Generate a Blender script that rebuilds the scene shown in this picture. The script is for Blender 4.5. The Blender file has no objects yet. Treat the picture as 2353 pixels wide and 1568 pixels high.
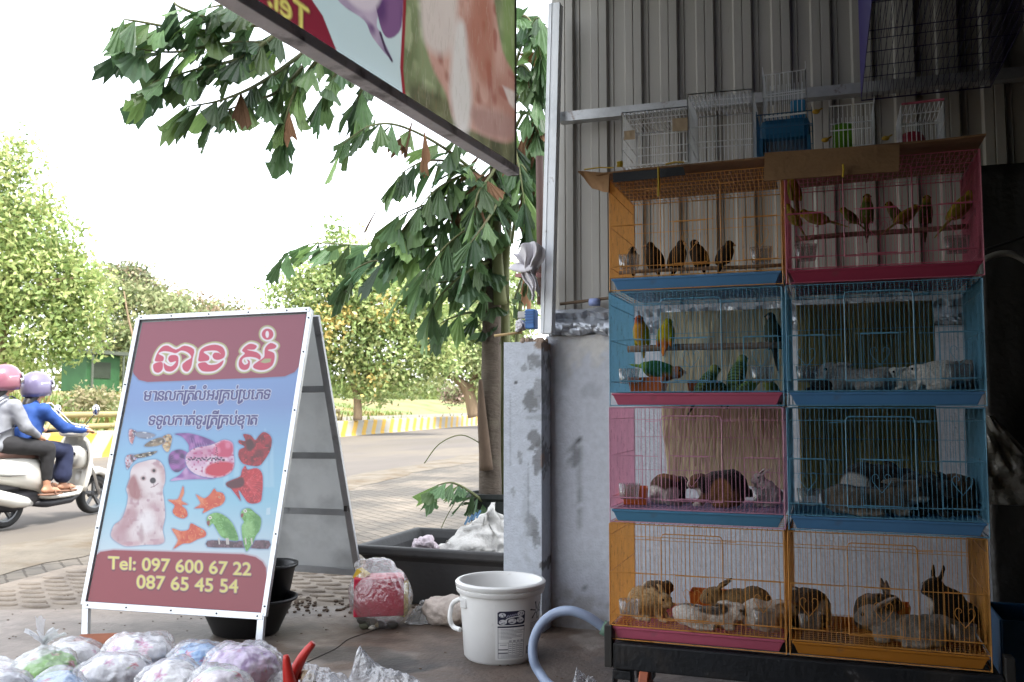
import bpy, math, random
import numpy as np
from mathutils import Vector, Matrix
SC = bpy.context.scene; COL = SC.collection
R = math.radians
# ---------------------------------------------------------------- camera, world, sun, exposure
F = 2060.0; YAW = R(19.4); PIT = R(4.1); HC = 1.12          # V space: the photograph at 2353 x 1568
cam = bpy.data.cameras.new('camera'); CAM = bpy.data.objects.new('camera', cam); COL.objects.link(CAM)
CAM.location = (0, 0, HC); CAM.rotation_euler = (R(90) + PIT, 0, YAW)
cam.sensor_width = 36; cam.lens = F / 2353 * 36; cam.clip_start = .05; cam.clip_end = 2000
cam.dof.use_dof = True; cam.dof.focus_distance = 3.9; cam.dof.aperture_fstop = 6.3
SC.camera = CAM
SUN_EL, SUN_AZ = R(60), R(124)                                # azimuth from +Y towards +X
world = bpy.data.worlds.new('World'); SC.world = world; world.use_nodes = True
nt = world.node_tree; bg = nt.nodes['Background']
sky = nt.nodes.new('ShaderNodeTexSky'); sky.sky_type = 'NISHITA'; sky.sun_disc = False
sky.sun_elevation = SUN_EL; sky.sun_rotation = SUN_AZ; sky.air_density = 1.0; sky.dust_density = 1.5; sky.ozone_density = .6
hs = nt.nodes.new('ShaderNodeHueSaturation'); hs.inputs['Saturation'].default_value = .25; nt.links.new(sky.outputs[0], hs.inputs['Color']); nt.links.new(hs.outputs[0], bg.inputs[0]); bg.inputs[1].default_value = .15
sl = bpy.data.lights.new('sun', 'SUN'); sl.energy = 1.5; sl.angle = R(10); sl.color = (1, .97, .92)
so = bpy.data.objects.new('sun', sl); COL.objects.link(so)
sd = Vector((math.sin(SUN_AZ) * math.cos(SUN_EL), math.cos(SUN_AZ) * math.cos(SUN_EL), math.sin(SUN_EL)))
so.rotation_euler = sd.to_track_quat('Z', 'Y').to_euler(); so.location = sd * 30
SC.view_settings.view_transform = 'Standard'; SC.view_settings.look = 'None'; SC.view_settings.gamma = 1
SC.view_settings.exposure = 2.5
SC.cycles.max_bounces = 8; SC.cycles.diffuse_bounces = 5; SC.cycles.transparent_max_bounces = 24
SC.cycles.use_denoising = True; SC.cycles.caustics_reflective = False; SC.cycles.caustics_refractive = False
SC.cycles.sample_clamp_indirect = 6
# ---------------------------------------------------------------- where a pixel of the photograph lies in the place
fwd = np.array([-math.sin(YAW) * math.cos(PIT), math.cos(YAW) * math.cos(PIT), math.sin(PIT)])
rgt = np.array([math.cos(YAW), math.sin(YAW), 0]); upv = np.cross(rgt, fwd); C0 = np.array([0, 0, HC])
def ray(x, y): return fwd + rgt * (x - 1176.5) / F - upv * (y - 784) / F
def G(x, y, z=0.0): d = ray(x, y); return C0 + d * (z - HC) / d[2]
def PX(x, y, X): d = ray(x, y); return C0 + d * X / d[0]
def PY(x, y, Y): d = ray(x, y); return C0 + d * Y / d[1]
def PD(x, y, D): return C0 + ray(x, y) * D
def depth(p): return float((np.array(p) - C0) @ fwd)
# ---------------------------------------------------------------- colour and materials
def lin(c):
    if isinstance(c, str):
        c = [int(c[i:i + 2], 16) / 255 for i in (1, 3, 5)]
        c = [x / 12.92 if x <= .04045 else ((x + .055) / 1.055) ** 2.4 for x in c]
    return np.array(c, float)
def node(t, kind, **kw):
    n = t.nodes.new(kind)
    for k, v in kw.items(): setattr(n, k, v)
    return n
def mat(name, col, rough=.6, var=.12, scale=6., bump=0., bscale=40., metal=0., spec=.5, trans=0., spots=None, coat=0., stretch=None):
    """Principled with two octaves of colour noise; spots = (colour, scale, threshold, softness, amount) adds stains."""
    m = bpy.data.materials.new(name); m.use_nodes = True; t = m.node_tree; p = t.nodes['Principled BSDF']
    col = lin(col); tc = node(t, 'ShaderNodeTexCoord'); src = tc.outputs['Object']
    if stretch:
        mp = node(t, 'ShaderNodeMapping'); mp.inputs['Scale'].default_value = stretch; t.links.new(src, mp.inputs[0]); src = mp.outputs[0]
    nz = node(t, 'ShaderNodeTexNoise'); nz.inputs['Scale'].default_value = scale; nz.inputs['Detail'].default_value = 6
    nz.inputs['Roughness'].default_value = .65
    t.links.new(src, nz.inputs['Vector'])
    rp = node(t, 'ShaderNodeValToRGB'); rp.color_ramp.elements[0].position = .3; rp.color_ramp.elements[1].position = .7
    rp.color_ramp.elements[0].color = (*np.clip(col * (1 - var), 0, 1), 1); rp.color_ramp.elements[1].color = (*np.clip(col * (1 + var), 0, 1), 1)
    t.links.new(nz.outputs[0], rp.inputs[0]); out = rp.outputs[0]
    for sp in (spots or []):
        sc, ss, th, so_, am = sp
        n2 = node(t, 'ShaderNodeTexNoise'); n2.inputs['Scale'].default_value = ss; n2.inputs['Detail'].default_value = 7; n2.inputs['Roughness'].default_value = .6
        t.links.new(src, n2.inputs['Vector'])
        mr = node(t, 'ShaderNodeMapRange'); mr.inputs[1].default_value = th - so_; mr.inputs[2].default_value = th + so_; mr.inputs[3].default_value = 0; mr.inputs[4].default_value = am
        t.links.new(n2.outputs[0], mr.inputs[0])
        mx = node(t, 'ShaderNodeMix', data_type='RGBA'); t.links.new(mr.outputs[0], mx.inputs[0]); t.links.new(out, mx.inputs[6]); mx.inputs[7].default_value = (*lin(sc), 1)
        out = mx.outputs[2]
    t.links.new(out, p.inputs['Base Color'])
    p.inputs['Roughness'].default_value = rough; p.inputs['Metallic'].default_value = metal; p.inputs['Specular IOR Level'].default_value = spec
    if coat: p.inputs['Coat Weight'].default_value = coat
    if bump: add_bump(t, p, src, bump, bscale)
    if trans: add_trans(t, p, out, trans)
    return m
def add_bump(t, p, src, bump, bscale):
    n3 = node(t, 'ShaderNodeTexNoise'); n3.inputs['Scale'].default_value = bscale; n3.inputs['Detail'].default_value = 5
    t.links.new(src, n3.inputs['Vector'])
    b = node(t, 'ShaderNodeBump'); b.inputs['Strength'].default_value = bump; b.inputs['Distance'].default_value = .02
    t.links.new(n3.outputs[0], b.inputs['Height']); t.links.new(b.outputs[0], p.inputs['Normal'])
def add_trans(t, p, out, amt):
    tr = node(t, 'ShaderNodeBsdfTranslucent'); t.links.new(out, tr.inputs[0])
    mx = node(t, 'ShaderNodeMixShader'); mx.inputs[0].default_value = amt
    o = t.nodes['Material Output']; t.links.new(p.outputs[0], mx.inputs[1]); t.links.new(tr.outputs[0], mx.inputs[2]); t.links.new(mx.outputs[0], o.inputs[0])
def vmat(name, rough=.6, bump=0., bscale=60., spec=.4, trans=0., grain=.0, gscale=80., sheen=0.):
    """Base colour from the mesh's own colour attribute."""
    m = bpy.data.materials.new(name); m.use_nodes = True; t = m.node_tree; p = t.nodes['Principled BSDF']
    a = node(t, 'ShaderNodeVertexColor', layer_name='Col'); out = a.outputs[0]
    tc = node(t, 'ShaderNodeTexCoord'); src = tc.outputs['Object']
    if grain:
        nz = node(t, 'ShaderNodeTexNoise'); nz.inputs['Scale'].default_value = gscale; nz.inputs['Detail'].default_value = 4; t.links.new(src, nz.inputs['Vector'])
        mr = node(t, 'ShaderNodeMapRange'); mr.inputs[1].default_value = .3; mr.inputs[2].default_value = .7; mr.inputs[3].default_value = 1 - grain; mr.inputs[4].default_value = 1 + grain
        t.links.new(nz.outputs[0], mr.inputs[0])
        vm = node(t, 'ShaderNodeVectorMath', operation='SCALE'); t.links.new(out, vm.inputs[0]); t.links.new(mr.outputs[0], vm.inputs[3]); out = vm.outputs[0]
    t.links.new(out, p.inputs['Base Color']); p.inputs['Roughness'].default_value = rough; p.inputs['Specular IOR Level'].default_value = spec
    if sheen: p.inputs['Sheen Weight'].default_value = sheen
    if bump: add_bump(t, p, src, bump, bscale)
    if trans: add_trans(t, p, out, trans)
    return m
def film(name, tint='#f4f6fa', clear=.7, rough=.18, bump=.6, bscale=22., milk=.35):
    """Thin crumpled plastic: part clear, part glossy, part milky."""
    m = bpy.data.materials.new(name); m.use_nodes = True; t = m.node_tree; t.nodes.remove(t.nodes['Principled BSDF'])
    o = t.nodes['Material Output']; tc = node(t, 'ShaderNodeTexCoord')
    n3 = node(t, 'ShaderNodeTexNoise'); n3.inputs['Scale'].default_value = bscale; n3.inputs['Detail'].default_value = 5; n3.inputs['Distortion'].default_value = 1.2
    t.links.new(tc.outputs['Object'], n3.inputs['Vector'])
    b = node(t, 'ShaderNodeBump'); b.inputs['Strength'].default_value = bump; b.inputs['Distance'].default_value = .03; t.links.new(n3.outputs[0], b.inputs['Height'])
    tr = node(t, 'ShaderNodeBsdfTransparent'); gl = node(t, 'ShaderNodeBsdfGlossy'); gl.inputs['Roughness'].default_value = rough
    df = node(t, 'ShaderNodeBsdfDiffuse'); tl = node(t, 'ShaderNodeBsdfTranslucent')
    for n in (df, tl): n.inputs[0].default_value = (*lin(tint), 1)
    tr.inputs[0].default_value = (*(lin(tint) ** .3), 1)
    for n in (gl, df): t.links.new(b.outputs[0], n.inputs['Normal'])
    m0 = node(t, 'ShaderNodeMixShader'); m0.inputs[0].default_value = .5; t.links.new(df.outputs[0], m0.inputs[1]); t.links.new(tl.outputs[0], m0.inputs[2])
    m1 = node(t, 'ShaderNodeMixShader'); m1.inputs[0].default_value = milk; t.links.new(gl.outputs[0], m1.inputs[1]); t.links.new(m0.outputs[0], m1.inputs[2])
    m2 = node(t, 'ShaderNodeMixShader')
    lw = node(t, 'ShaderNodeLayerWeight'); lw.inputs[0].default_value = .35; t.links.new(b.outputs[0], lw.inputs['Normal'])
    mr = node(t, 'ShaderNodeMapRange'); mr.inputs[1].default_value = 0; mr.inputs[2].default_value = .8; mr.inputs[3].default_value = clear; mr.inputs[4].default_value = clear * .35
    t.links.new(lw.outputs['Facing'], mr.inputs[0]); t.links.new(mr.outputs[0], m2.inputs[0])
    t.links.new(m1.outputs[0], m2.inputs[1]); t.links.new(tr.outputs[0], m2.inputs[2]); t.links.new(m2.outputs[0], o.inputs[0])
    return m
# ---------------------------------------------------------------- objects
WL = {}
def tag(o, label=None, cat=None, group=None, kind=None):
    if label: o['label'] = label
    if cat: o['category'] = cat
    if group: o['group'] = group
    if kind: o['kind'] = kind
    return o
def thing(name, label, cat, loc=(0, 0, 0), group=None):
    o = bpy.data.objects.new(name, None); COL.objects.link(o); o.location = loc; o.empty_display_size = .05
    WL[o.name] = np.array(loc, float); return tag(o, label, cat, group)
def link_mesh(name, me, parent=None, loc=None):
    o = bpy.data.objects.new(name, me); COL.objects.link(o)
    if parent is not None:
        o.parent = parent; WL[o.name] = WL[parent.name]
    else:
        if loc is not None: o.location = loc
        WL[o.name] = np.array(loc if loc is not None else (0, 0, 0), float)
    return o
def copy_tree(o, parent=None, over=None):
    c = o.copy(); COL.objects.link(c); c.parent = parent; WL[c.name] = WL[o.name]
    for ch in list(o.children): copy_tree(ch, c)
    return c
def rotm(r): return np.array(r.to_matrix()) if hasattr(r, 'to_matrix') else np.array(r)
class MB:
    def __init__(s): s.v = []; s.f = []; s.m = []; s.c = []
    def add(s, vs, fs, m=0, col=None):
        n = len(s.v); s.v += [tuple(map(float, p)) for p in vs]
        for f in fs: s.f.append(tuple(i + n for i in f)); s.m.append(m)
        if col is not None:
            s.c += [None] * (n - len(s.c)); s.c += [tuple(col)] * len(vs)
        return s
    def box(s, c, d, m=0, rot=None):
        c = np.array(c, float); h = np.array(d, float) / 2
        vs = [np.array([x, y, z]) * h for x in (-1, 1) for y in (-1, 1) for z in (-1, 1)]
        if rot is not None: M = rotm(rot); vs = [M @ p for p in vs]
        return s.add([p + c for p in vs], [(0, 1, 3, 2), (4, 6, 7, 5), (0, 4, 5, 1), (2, 3, 7, 6), (0, 2, 6, 4), (1, 5, 7, 3)], m)
    def bar(s, a, b, w, h, m=0, up=(0, 0, 1)):
        a = np.array(a, float); b = np.array(b, float); d = b - a; L = np.linalg.norm(d); d /= L
        x = np.cross(d, np.array(up, float)); x /= np.linalg.norm(x); z = np.cross(x, d)
        return s.box((a + b) / 2, (w, L, h), m, np.stack([x, d, z], 1))
    def tube(s, pts, r, n=6, m=0, cap=True, flat=1.0):
        pts = [np.array(p, float) for p in pts]; k = len(pts)
        rs = [r] * k if np.isscalar(r) else list(r)
        vs = []; ref = None
        for i, p in enumerate(pts):
            d = pts[min(i + 1, k - 1)] - pts[max(i - 1, 0)]; d = d / (np.linalg.norm(d) + 1e-12)
            if ref is None: ref = np.array([0, 0, 1.]) if abs(d[2]) < .9 else np.array([1., 0, 0])
            x = np.cross(d, ref); x /= (np.linalg.norm(x) + 1e-12); y = np.cross(x, d); ref = y
            for j in range(n):
                a = 2 * math.pi * (j + .5) / n; vs.append(p + rs[i] * (x * math.cos(a) + y * math.sin(a) * flat))
        fs = [(i * n + j, i * n + (j + 1) % n, (i + 1) * n + (j + 1) % n, (i + 1) * n + j) for i in range(k - 1) for j in range(n)]
        if cap: fs += [tuple(range(n))[::-1], tuple((k - 1) * n + j for j in range(n))]
        return s.add(vs, fs, m)
    def lathe(s, prof, n=32, c=(0, 0, 0), m=0, sx=1., sy=1., close=False, rot=None):
        vs = []; k = len(prof)
        for r, z in prof:
            for j in range(n): a = 2 * math.pi * j / n; vs.append(np.array([r * math.cos(a) * sx, r * math.sin(a) * sy, z]))
        if rot is not None: M = rotm(rot); vs = [M @ p for p in vs]
        vs = [p + np.array(c, float) for p in vs]
        fs = [(i * n + j, i * n + (j + 1) % n, (i + 1) * n + (j + 1) % n, (i + 1) * n + j) for i in range(k - 1) for j in range(n)]
        if close: fs += [tuple(range(n))[::-1], tuple((k - 1) * n + j for j in range(n))]
        return s.add(vs, fs, m)
    def ell(s, c, r, rot=None, nu=16, nv=10, m=0):
        vs = []; M = None if rot is None else rotm(rot)
        for i in range(nv + 1):
            t = math.pi * i / nv
            for j in range(nu):
                a = 2 * math.pi * j / nu; p = np.array([math.sin(t) * math.cos(a) * r[0], math.sin(t) * math.sin(a) * r[1], -math.cos(t) * r[2]])
                vs.append((M @ p if M is not None else p) + np.array(c, float))
        fs = [(i * nu + j, i * nu + (j + 1) % nu, (i + 1) * nu + (j + 1) % nu, (i + 1) * nu + j) for i in range(nv) for j in range(nu)]
        return s.add(vs, fs, m)
    def cap(s, a, ra, b, rb, n=12):
        a = np.array(a, float); b = np.array(b, float); d = b - a; L = np.linalg.norm(d); d = d / (L + 1e-9)
        ts = [math.pi / 2 * k / 3 for k in range(4)]
        pts = [a - d * ra * math.cos(t) * .999 for t in ts] + [b + d * rb * math.sin(t) * .999 for t in ts]
        rs = [ra * math.sin(t) + 1e-4 for t in ts] + [rb * math.cos(t) + 1e-4 for t in ts]
        return s.tube(pts, rs, n)
    def prism(s, poly, o, ux, uy, th, m=0):
        o = np.array(o, float); ux = np.array(ux, float); uy = np.array(uy, float); nz = np.cross(ux, uy); nz /= np.linalg.norm(nz); k = len(poly)
        a = [o + ux * x + uy * y for x, y in poly]; b = [p + nz * th for p in a]
        fs = [tuple(range(k))[::-1], tuple(range(k, 2 * k))] + [(i, (i + 1) % k, k + (i + 1) % k, k + i) for i in range(k)]
        return s.add(a + b, fs, m)
    def sheet(s, P, m=0):
        """P: array (rows, cols, 3)"""
        r, c = P.shape[:2]
        return s.add(P.reshape(-1, 3), [(i * c + j, i * c + j + 1, (i + 1) * c + j + 1, (i + 1) * c + j) for i in range(r - 1) for j in range(c - 1)], m)
    def build(s, name, mats, parent=None, smooth=False, bevel=0, solid=0, sub=0, origin=None):
        if not s.c:
            used = sorted({i for f in s.f for i in f})
            if len(used) < len(s.v): mp = {a: b for b, a in enumerate(used)}; s.v = [s.v[i] for i in used]; s.f = [tuple(mp[i] for i in f) for f in s.f]
        me = bpy.data.meshes.new(name); V = np.array(s.v, float)
        if parent is not None: off = WL[parent.name]; loc = None
        else:
            mn, mx = V.min(0), V.max(0)
            off = np.array(origin, float) if origin is not None else np.array([(mn[0] + mx[0]) / 2, (mn[1] + mx[1]) / 2, mn[2]]); loc = off
        me.from_pydata((V - off).tolist(), [], s.f)
        for mm in (mats if isinstance(mats, (list, tuple)) else [mats]): me.materials.append(mm)
        if any(s.m): me.polygons.foreach_set('material_index', s.m)
        if smooth: me.polygons.foreach_set('use_smooth', [True] * len(me.polygons))
        if s.c:
            cs = s.c + [(1, 1, 1)] * (len(s.v) - len(s.c)); ca = me.color_attributes.new('Col', 'FLOAT_COLOR', 'POINT')
            ca.data.foreach_set('color', np.array([(*(c or (1, 1, 1)), 1) for c in cs], np.float32).ravel())
        me.validate(); me.update()
        o = link_mesh(name, me, parent, loc)
        if solid: md = o.modifiers.new('solid', 'SOLIDIFY'); md.thickness = solid; md.offset = 0
        if bevel: md = o.modifiers.new('bevel', 'BEVEL'); md.width = bevel; md.segments = 2; md.limit_method = 'ANGLE'; md.angle_limit = R(40)
        if sub: md = o.modifiers.new('sub', 'SUBSURF'); md.levels = sub; md.render_levels = sub
        return o
def remesh(mb, vox, smooth=6, fac=.5):
    """One continuous surface out of overlapping pieces; returns a mesh in the same coordinates."""
    me = bpy.data.meshes.new('tmp'); me.from_pydata(mb.v, [], mb.f); o = bpy.data.objects.new('tmp', me); COL.objects.link(o)
    md = o.modifiers.new('r', 'REMESH'); md.mode = 'VOXEL'; md.voxel_size = vox
    if smooth: ms = o.modifiers.new('s', 'SMOOTH'); ms.factor = fac; ms.iterations = smooth
    dg = bpy.context.evaluated_depsgraph_get(); ev = o.evaluated_get(dg); out = bpy.data.meshes.new_from_object(ev)
    bpy.data.objects.remove(o); bpy.data.meshes.remove(me)
    out.polygons.foreach_set('use_smooth', [True] * len(out.polygons)); return out
def coords(me):
    a = np.zeros(len(me.vertices) * 3, np.float32); me.vertices.foreach_get('co', a); return a.reshape(-1, 3).astype(float)
def set_col(me, c):
    ca = me.color_attributes.new('Col', 'FLOAT_COLOR', 'POINT')
    ca.data.foreach_set('color', np.concatenate([np.clip(c, 0, 1), np.ones((len(c), 1))], 1).astype(np.float32).ravel())
_LAT = np.random.default_rng(99).uniform(-1, 1, 65536)
def wob(p, s, seed=0):
    """smooth lattice noise in about -1..1 for arrays (..., 3)"""
    p = np.asarray(p, float) * (s * .42) + seed * 7.31; i = np.floor(p).astype(np.int64); f = p - i; f = f * f * (3 - 2 * f); out = 0
    for dx in (0, 1):
        for dy in (0, 1):
            for dz in (0, 1):
                h = ((i[..., 0] + dx) * 73856093) ^ ((i[..., 1] + dy) * 19349663) ^ ((i[..., 2] + dz) * 83492791); w = (f[..., 0] if dx else 1 - f[..., 0]) * (f[..., 1] if dy else 1 - f[..., 1]) * (f[..., 2] if dz else 1 - f[..., 2])
                out = out + w * _LAT[(h ^ (h >> 13)) & 65535]
    return np.clip(out * 1.45, -1, 1)
def crs(pts, k=6, closed=False):
    """Catmull-Rom resampling"""
    p = np.array(pts, float); n = len(p); out = []
    for i in range(n if closed else n - 1):
        a, b, c, d = [p[(i + j) % n] if closed else p[min(max(i + j, 0), n - 1)] for j in (-1, 0, 1, 2)]
        for t in np.arange(k) / k: out.append(.5 * (2 * b + (c - a) * t + (2 * a - 5 * b + 4 * c - d) * t * t + (3 * b - a - 3 * c + d) * t ** 3))
    if not closed: out.append(p[-1])
    return np.array(out)
rnd = random.Random(7)
# ================================================================ ground, road, paving, floor
def flat(name, poly, z, m, kind='structure', label=None, cat=None):
    mb = MB(); mb.add([(x, y, z) for x, y in poly], [tuple(range(len(poly)))]); o = mb.build(name, m); return tag(o, label, cat, kind=kind)
def line_x(p, q, y): return p[0] + (q[0] - p[0]) * (y - p[1]) / (q[1] - p[1])
m_dirt = mat('dirt', '#7a6a54', .95, .2, 1.5, spots=[('#5c6a38', .35, .5, .08, .7), ('#94805f', 1.2, .56, .06, .6)])
flat('ground', [(-700, -300), (500, -300), (500, 900), (-700, 900)], -.06, m_dirt, label='dusty ground under and around the street', cat='ground')
m_road = mat('asphalt', '#57514b', .9, .10, .9, bump=.15, bscale=60, spots=[('#6d6455', .5, .56, .10, .75), ('#45413d', .25, .6, .06, .6)], stretch=(1, .35, 1))
E0, E1 = (-5.35, 3.0), (-7.0, 14.0); K0, K1 = (-14.96, 15.6), (-18.74, 46.5)
ne = lambda y: line_x(E0, E1, max(y, 2.0)) if y < 14 else -7.0 - (y - 14) * .03
fe = lambda y: line_x(K0, K1, y)
flat('road', [(ne(-60), -60)] + [(ne(y), y) for y in (3, 8, 14, 30, 60, 120)] + [(fe(120) - .4, 120), (fe(-60) - .4, -60)], -.012, m_road, label='wide dusty grey asphalt road running past the shop', cat='road')
# sandy strip along the near edge of the road, ragged on both sides
mb = MB(); ys = np.linspace(-6, 60, 240); P = np.zeros((240, 5, 3))
for i, y in enumerate(ys):
    a = ne(y) + .38 + .18 * wob([[y, 0, 0]], 1.7, 2)[0] + .12 * wob([[y, 0, 0]], 6, 5)[0]; b = ne(y) - .4 + .2 * wob([[y, 1, 0]], 1.1, 3)[0] + .1 * wob([[y, 0, 0]], 5, 1)[0]
    for j, t in enumerate((0, .25, .5, .75, 1)): P[i, j] = (a + (b - a) * t, y, -.004 + .03 * math.sin(math.pi * t) * (.5 + .5 * wob([[y, t, 0]], 3, 4)[0]))
mb.sheet(P)
m_sand = mat('road_dust', '#625b50', .97, .22, 3, bump=.4, bscale=30, spots=[('#51432f', 1.4, .55, .07, .8)])
tag(mb.build('sandy_verge', m_sand, smooth=True), 'strip of drifted sand and dust along the near road edge', 'sand', kind='structure')
# interlocking paving
def paving_mat():
    m = mat('paving', '#4c4842', .9, .14, 1.1, spots=[('#8a7f70', .8, .55, .1, .6), ('#4e463e', 1.7, .62, .05, .6)]); t = m.node_tree; p = t.nodes['Principled BSDF']
    src = p.inputs['Base Color'].links[0].from_socket
    tc = node(t, 'ShaderNodeTexCoord'); mp = node(t, 'ShaderNodeMapping'); mp.inputs['Rotation'].default_value = (0, 0, R(38)); mp.inputs['Scale'].default_value = (1, 1, 1)
    t.links.new(tc.outputs['Object'], mp.inputs[0])
    nz = node(t, 'ShaderNodeTexNoise'); nz.inputs['Scale'].default_value = 9; t.links.new(mp.outputs[0], nz.inputs[0])
    mxv = node(t, 'ShaderNodeMix', data_type='RGBA'); mxv.inputs[0].default_value = .03; t.links.new(mp.outputs[0], mxv.inputs[6]); t.links.new(nz.outputs[1], mxv.inputs[7])
    br = node(t, 'ShaderNodeTexBrick'); br.inputs['Scale'].default_value = 1; br.inputs['Brick Width'].default_value = .24; br.inputs['Row Height'].default_value = .12
    br.inputs['Mortar Size'].default_value = .009; br.inputs['Mortar Smooth'].default_value = .4; br.inputs['Color1'].default_value = (1, 1, 1, 1); br.inputs['Color2'].default_value = (.84, .84, .84, 1); br.inputs['Mortar'].default_value = (.45, .42, .38, 1)
    t.links.new(mxv.outputs[2], br.inputs['Vector'])
    mu = node(t, 'ShaderNodeMix', data_type='RGBA', blend_type='MULTIPLY'); mu.inputs[0].default_value = 1; t.links.new(src, mu.inputs[6]); t.links.new(br.outputs[0], mu.inputs[7]); t.links.new(mu.outputs[2], p.inputs['Base Color'])
    b = node(t, 'ShaderNodeBump'); b.inputs['Strength'].default_value = .6; b.inputs['Distance'].default_value = .02; b.invert = True; t.links.new(br.outputs['Fac'], b.inputs['Height']); t.links.new(b.outputs[0], p.inputs['Normal'])
    return m
S0, S1 = G(0, 1402)[:2], G(790, 1392)[:2]
sy = lambda x: S0[1] + (S1[1] - S0[1]) * (x - S0[0]) / (S1[0] - S0[0])
flat('pavement', [(ne(-20) + .3, -20), (-4.4, -20), (-4.4, sy(-4.4)), (-1.3, sy(-1.3)), (2.5, 5.0), (2.5, 60), (ne(60) + .3, 60)] + [(ne(y) + .3, y) for y in (30, 14, 8, 3)], -.008, paving_mat(), label='weathered interlocking brick pavement beside the road', cat='pavement')
mb = MB(); m_lens = mat('paving_lens', '#80766a', .92, .2, 4, bump=.35, bscale=50, spots=[('#514840', 2.2, .56, .08, .7)])
ang = R(6); ca_, sa_ = math.cos(ang), math.sin(ang)
for i in range(-24, 24):
    for j in range(0, 17):
        u = (i + .5 * (j % 2)) * .205; w = j * .105
        x = -3.6 + u * ca_ - w * sa_; y = 4.0 + w * ca_ + u * sa_ + .0
        if x > -2.3 or y < sy(x) + .09 or y > sy(x) + 1.55 or x < ne(y) + .75: continue
        prof = [(1.0, -.007), (.95, .004), (.7, .008), (.3, .010), (.02, .0105)]
        k = rnd.uniform(.9, 1.05); mb.lathe([(r * .088 * k, z * rnd.uniform(.8, 1.1)) for r, z in prof], 14, (x, y, 0), sx=1, sy=.43, rot=Matrix.Rotation(ang + rnd.uniform(-.05, .05), 3, 'Z'))
mb.sheet(np.array([[(ne(4 + k * .2) + .7, max(sy(-4.5), 0) - .3 + k * .2 + .0, -.004), (-2.25, sy(-2.25) + .02 + k * .2, -.004)] for k in range(9)]))
tag(mb.build('grid_paving', m_lens, smooth=True), 'patch of paving with rows of raised lens shaped blocks', 'paving', kind='structure')
# concrete shop floor, stains where water has stood, plus one tone that dims the bright left
gx, gy = np.meshgrid(np.concatenate([np.linspace(-4.4, .9, 380), np.linspace(.95, 4.2, 40)]), np.concatenate([np.linspace(-4.2, 2.4, 50), np.linspace(2.42, 4.75, 200)])); Yb = np.minimum(gy, sy(gx) + .012 * wob(np.stack([gx, gy * 0, gy * 0], -1), 9, 3)); Yb = np.where(gx > -1.2, np.minimum(gy, 4.6), Yb)
P = np.stack([gx, Yb, .0 + 0 * gx], -1); mb = MB(); mb.sheet(P); o = mb.build('shop_floor', vmat('concrete_floor', .62, .35, 45, .5, grain=.16, gscale=9), origin=(0, 0, 0)); p = P.reshape(-1, 3)
n1 = wob(p, 3, 1) * .4 + wob(p, 9, 2) * .3 + wob(p, 26, 3) * .2 + wob(p, 70, 4) * .25
col = lin('#7f766e')[None] * (1 + .30 * n1[:, None])
def blotch(c, cx, cy, rx, ry, colr, am, seed, ang=0.0):
    dx, dy = p[:, 0] - cx, p[:, 1] - cy; ca, sa = math.cos(ang), math.sin(ang); d = np.sqrt(((dx * ca + dy * sa) / rx) ** 2 + ((dy * ca - dx * sa) / ry) ** 2) + .40 * wob(p, 7, seed) + .3 * wob(p, 19, seed + 1) + .2 * wob(p, 45, seed + 2)
    k = np.clip((1.1 - d) / .35, 0, 1)[:, None] * am; return c * (1 - k) + lin(colr)[None] * k
for px, py, rx, ry, cc, am, sd_, an in [(930, 1470, .75, .5, '#574639', .85, 3, .2), (1010, 1440, .35, .3, '#46382e', .8, 5, 0), (940, 1530, .22, .12, '#1f1d1c', .9, 7, .4), (860, 1510, .3, .12, '#3f3d39', .7, 9, 0), (1300, 1520, .6, .4, '#5d4d43', .75, 11, 0), (1500, 1590, 1.0, .5, '#5d534c', .7, 13, 0), (2000, 1600, 1.2, .8, '#4d4846', .7, 17, 0), (680, 1440, .4, .2, '#77695c', .5, 19, 0), (330, 1450, .9, .25, '#665e56', .6, 21, .15), (1120, 1500, .28, .2, '#453930', .7, 23, 0)]:  # broad left patch is no stain: its darker colour offsets the light there
    c = G(px, py); col = blotch(col, c[0], c[1], rx, ry, cc, am, sd_, an)
d = p[:, 1] - sy(p[:, 0]); k = (np.clip((d + .35 + .2 * wob(p, 4, 8)) / .3, 0, 1) * .55)[:, None]; col = col * (1 - k) + lin('#87796a')[None] * k
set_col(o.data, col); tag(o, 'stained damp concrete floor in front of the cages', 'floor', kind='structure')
mb = MB(); crk = [(640, 1560), (700, 1525), (770, 1492), (800, 1470), (850, 1452), (890, 1438)]
mb.tube([G(x, y, .0006) for x, y in crs(crk, 5)], .003, 4); tag(mb.build('floor_crack', mat('crack', '#2c2622', .9)), 'thin crack running across the concrete floor', 'crack', kind='structure')
# debris along the slab edge
mb = MB(); 
for i in range(260):
    x = rnd.uniform(-3.0, -1.75); y = sy(x) + rnd.gauss(.02, .13); r = rnd.uniform(.004, .016); mb.ell((x, y, r * .3), (r, r * rnd.uniform(.6, 1.2), r * .55), Matrix.Rotation(rnd.uniform(0, 3), 3, 'Z'), 6, 4)
for i in range(120):
    x = rnd.uniform(-4.3, -.9); y = rnd.uniform(3.0, 4.3); r = rnd.uniform(.002, .006); mb.ell((x, y, r * .3), (r * 1.5, r, r * .5), None, 6, 4)
tag(mb.build('debris', mat('soil_crumbs', '#5a4c40', .95, .3, 20)), 'crumbs of soil and grit scattered along the slab edge', 'debris', kind='stuff')
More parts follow.
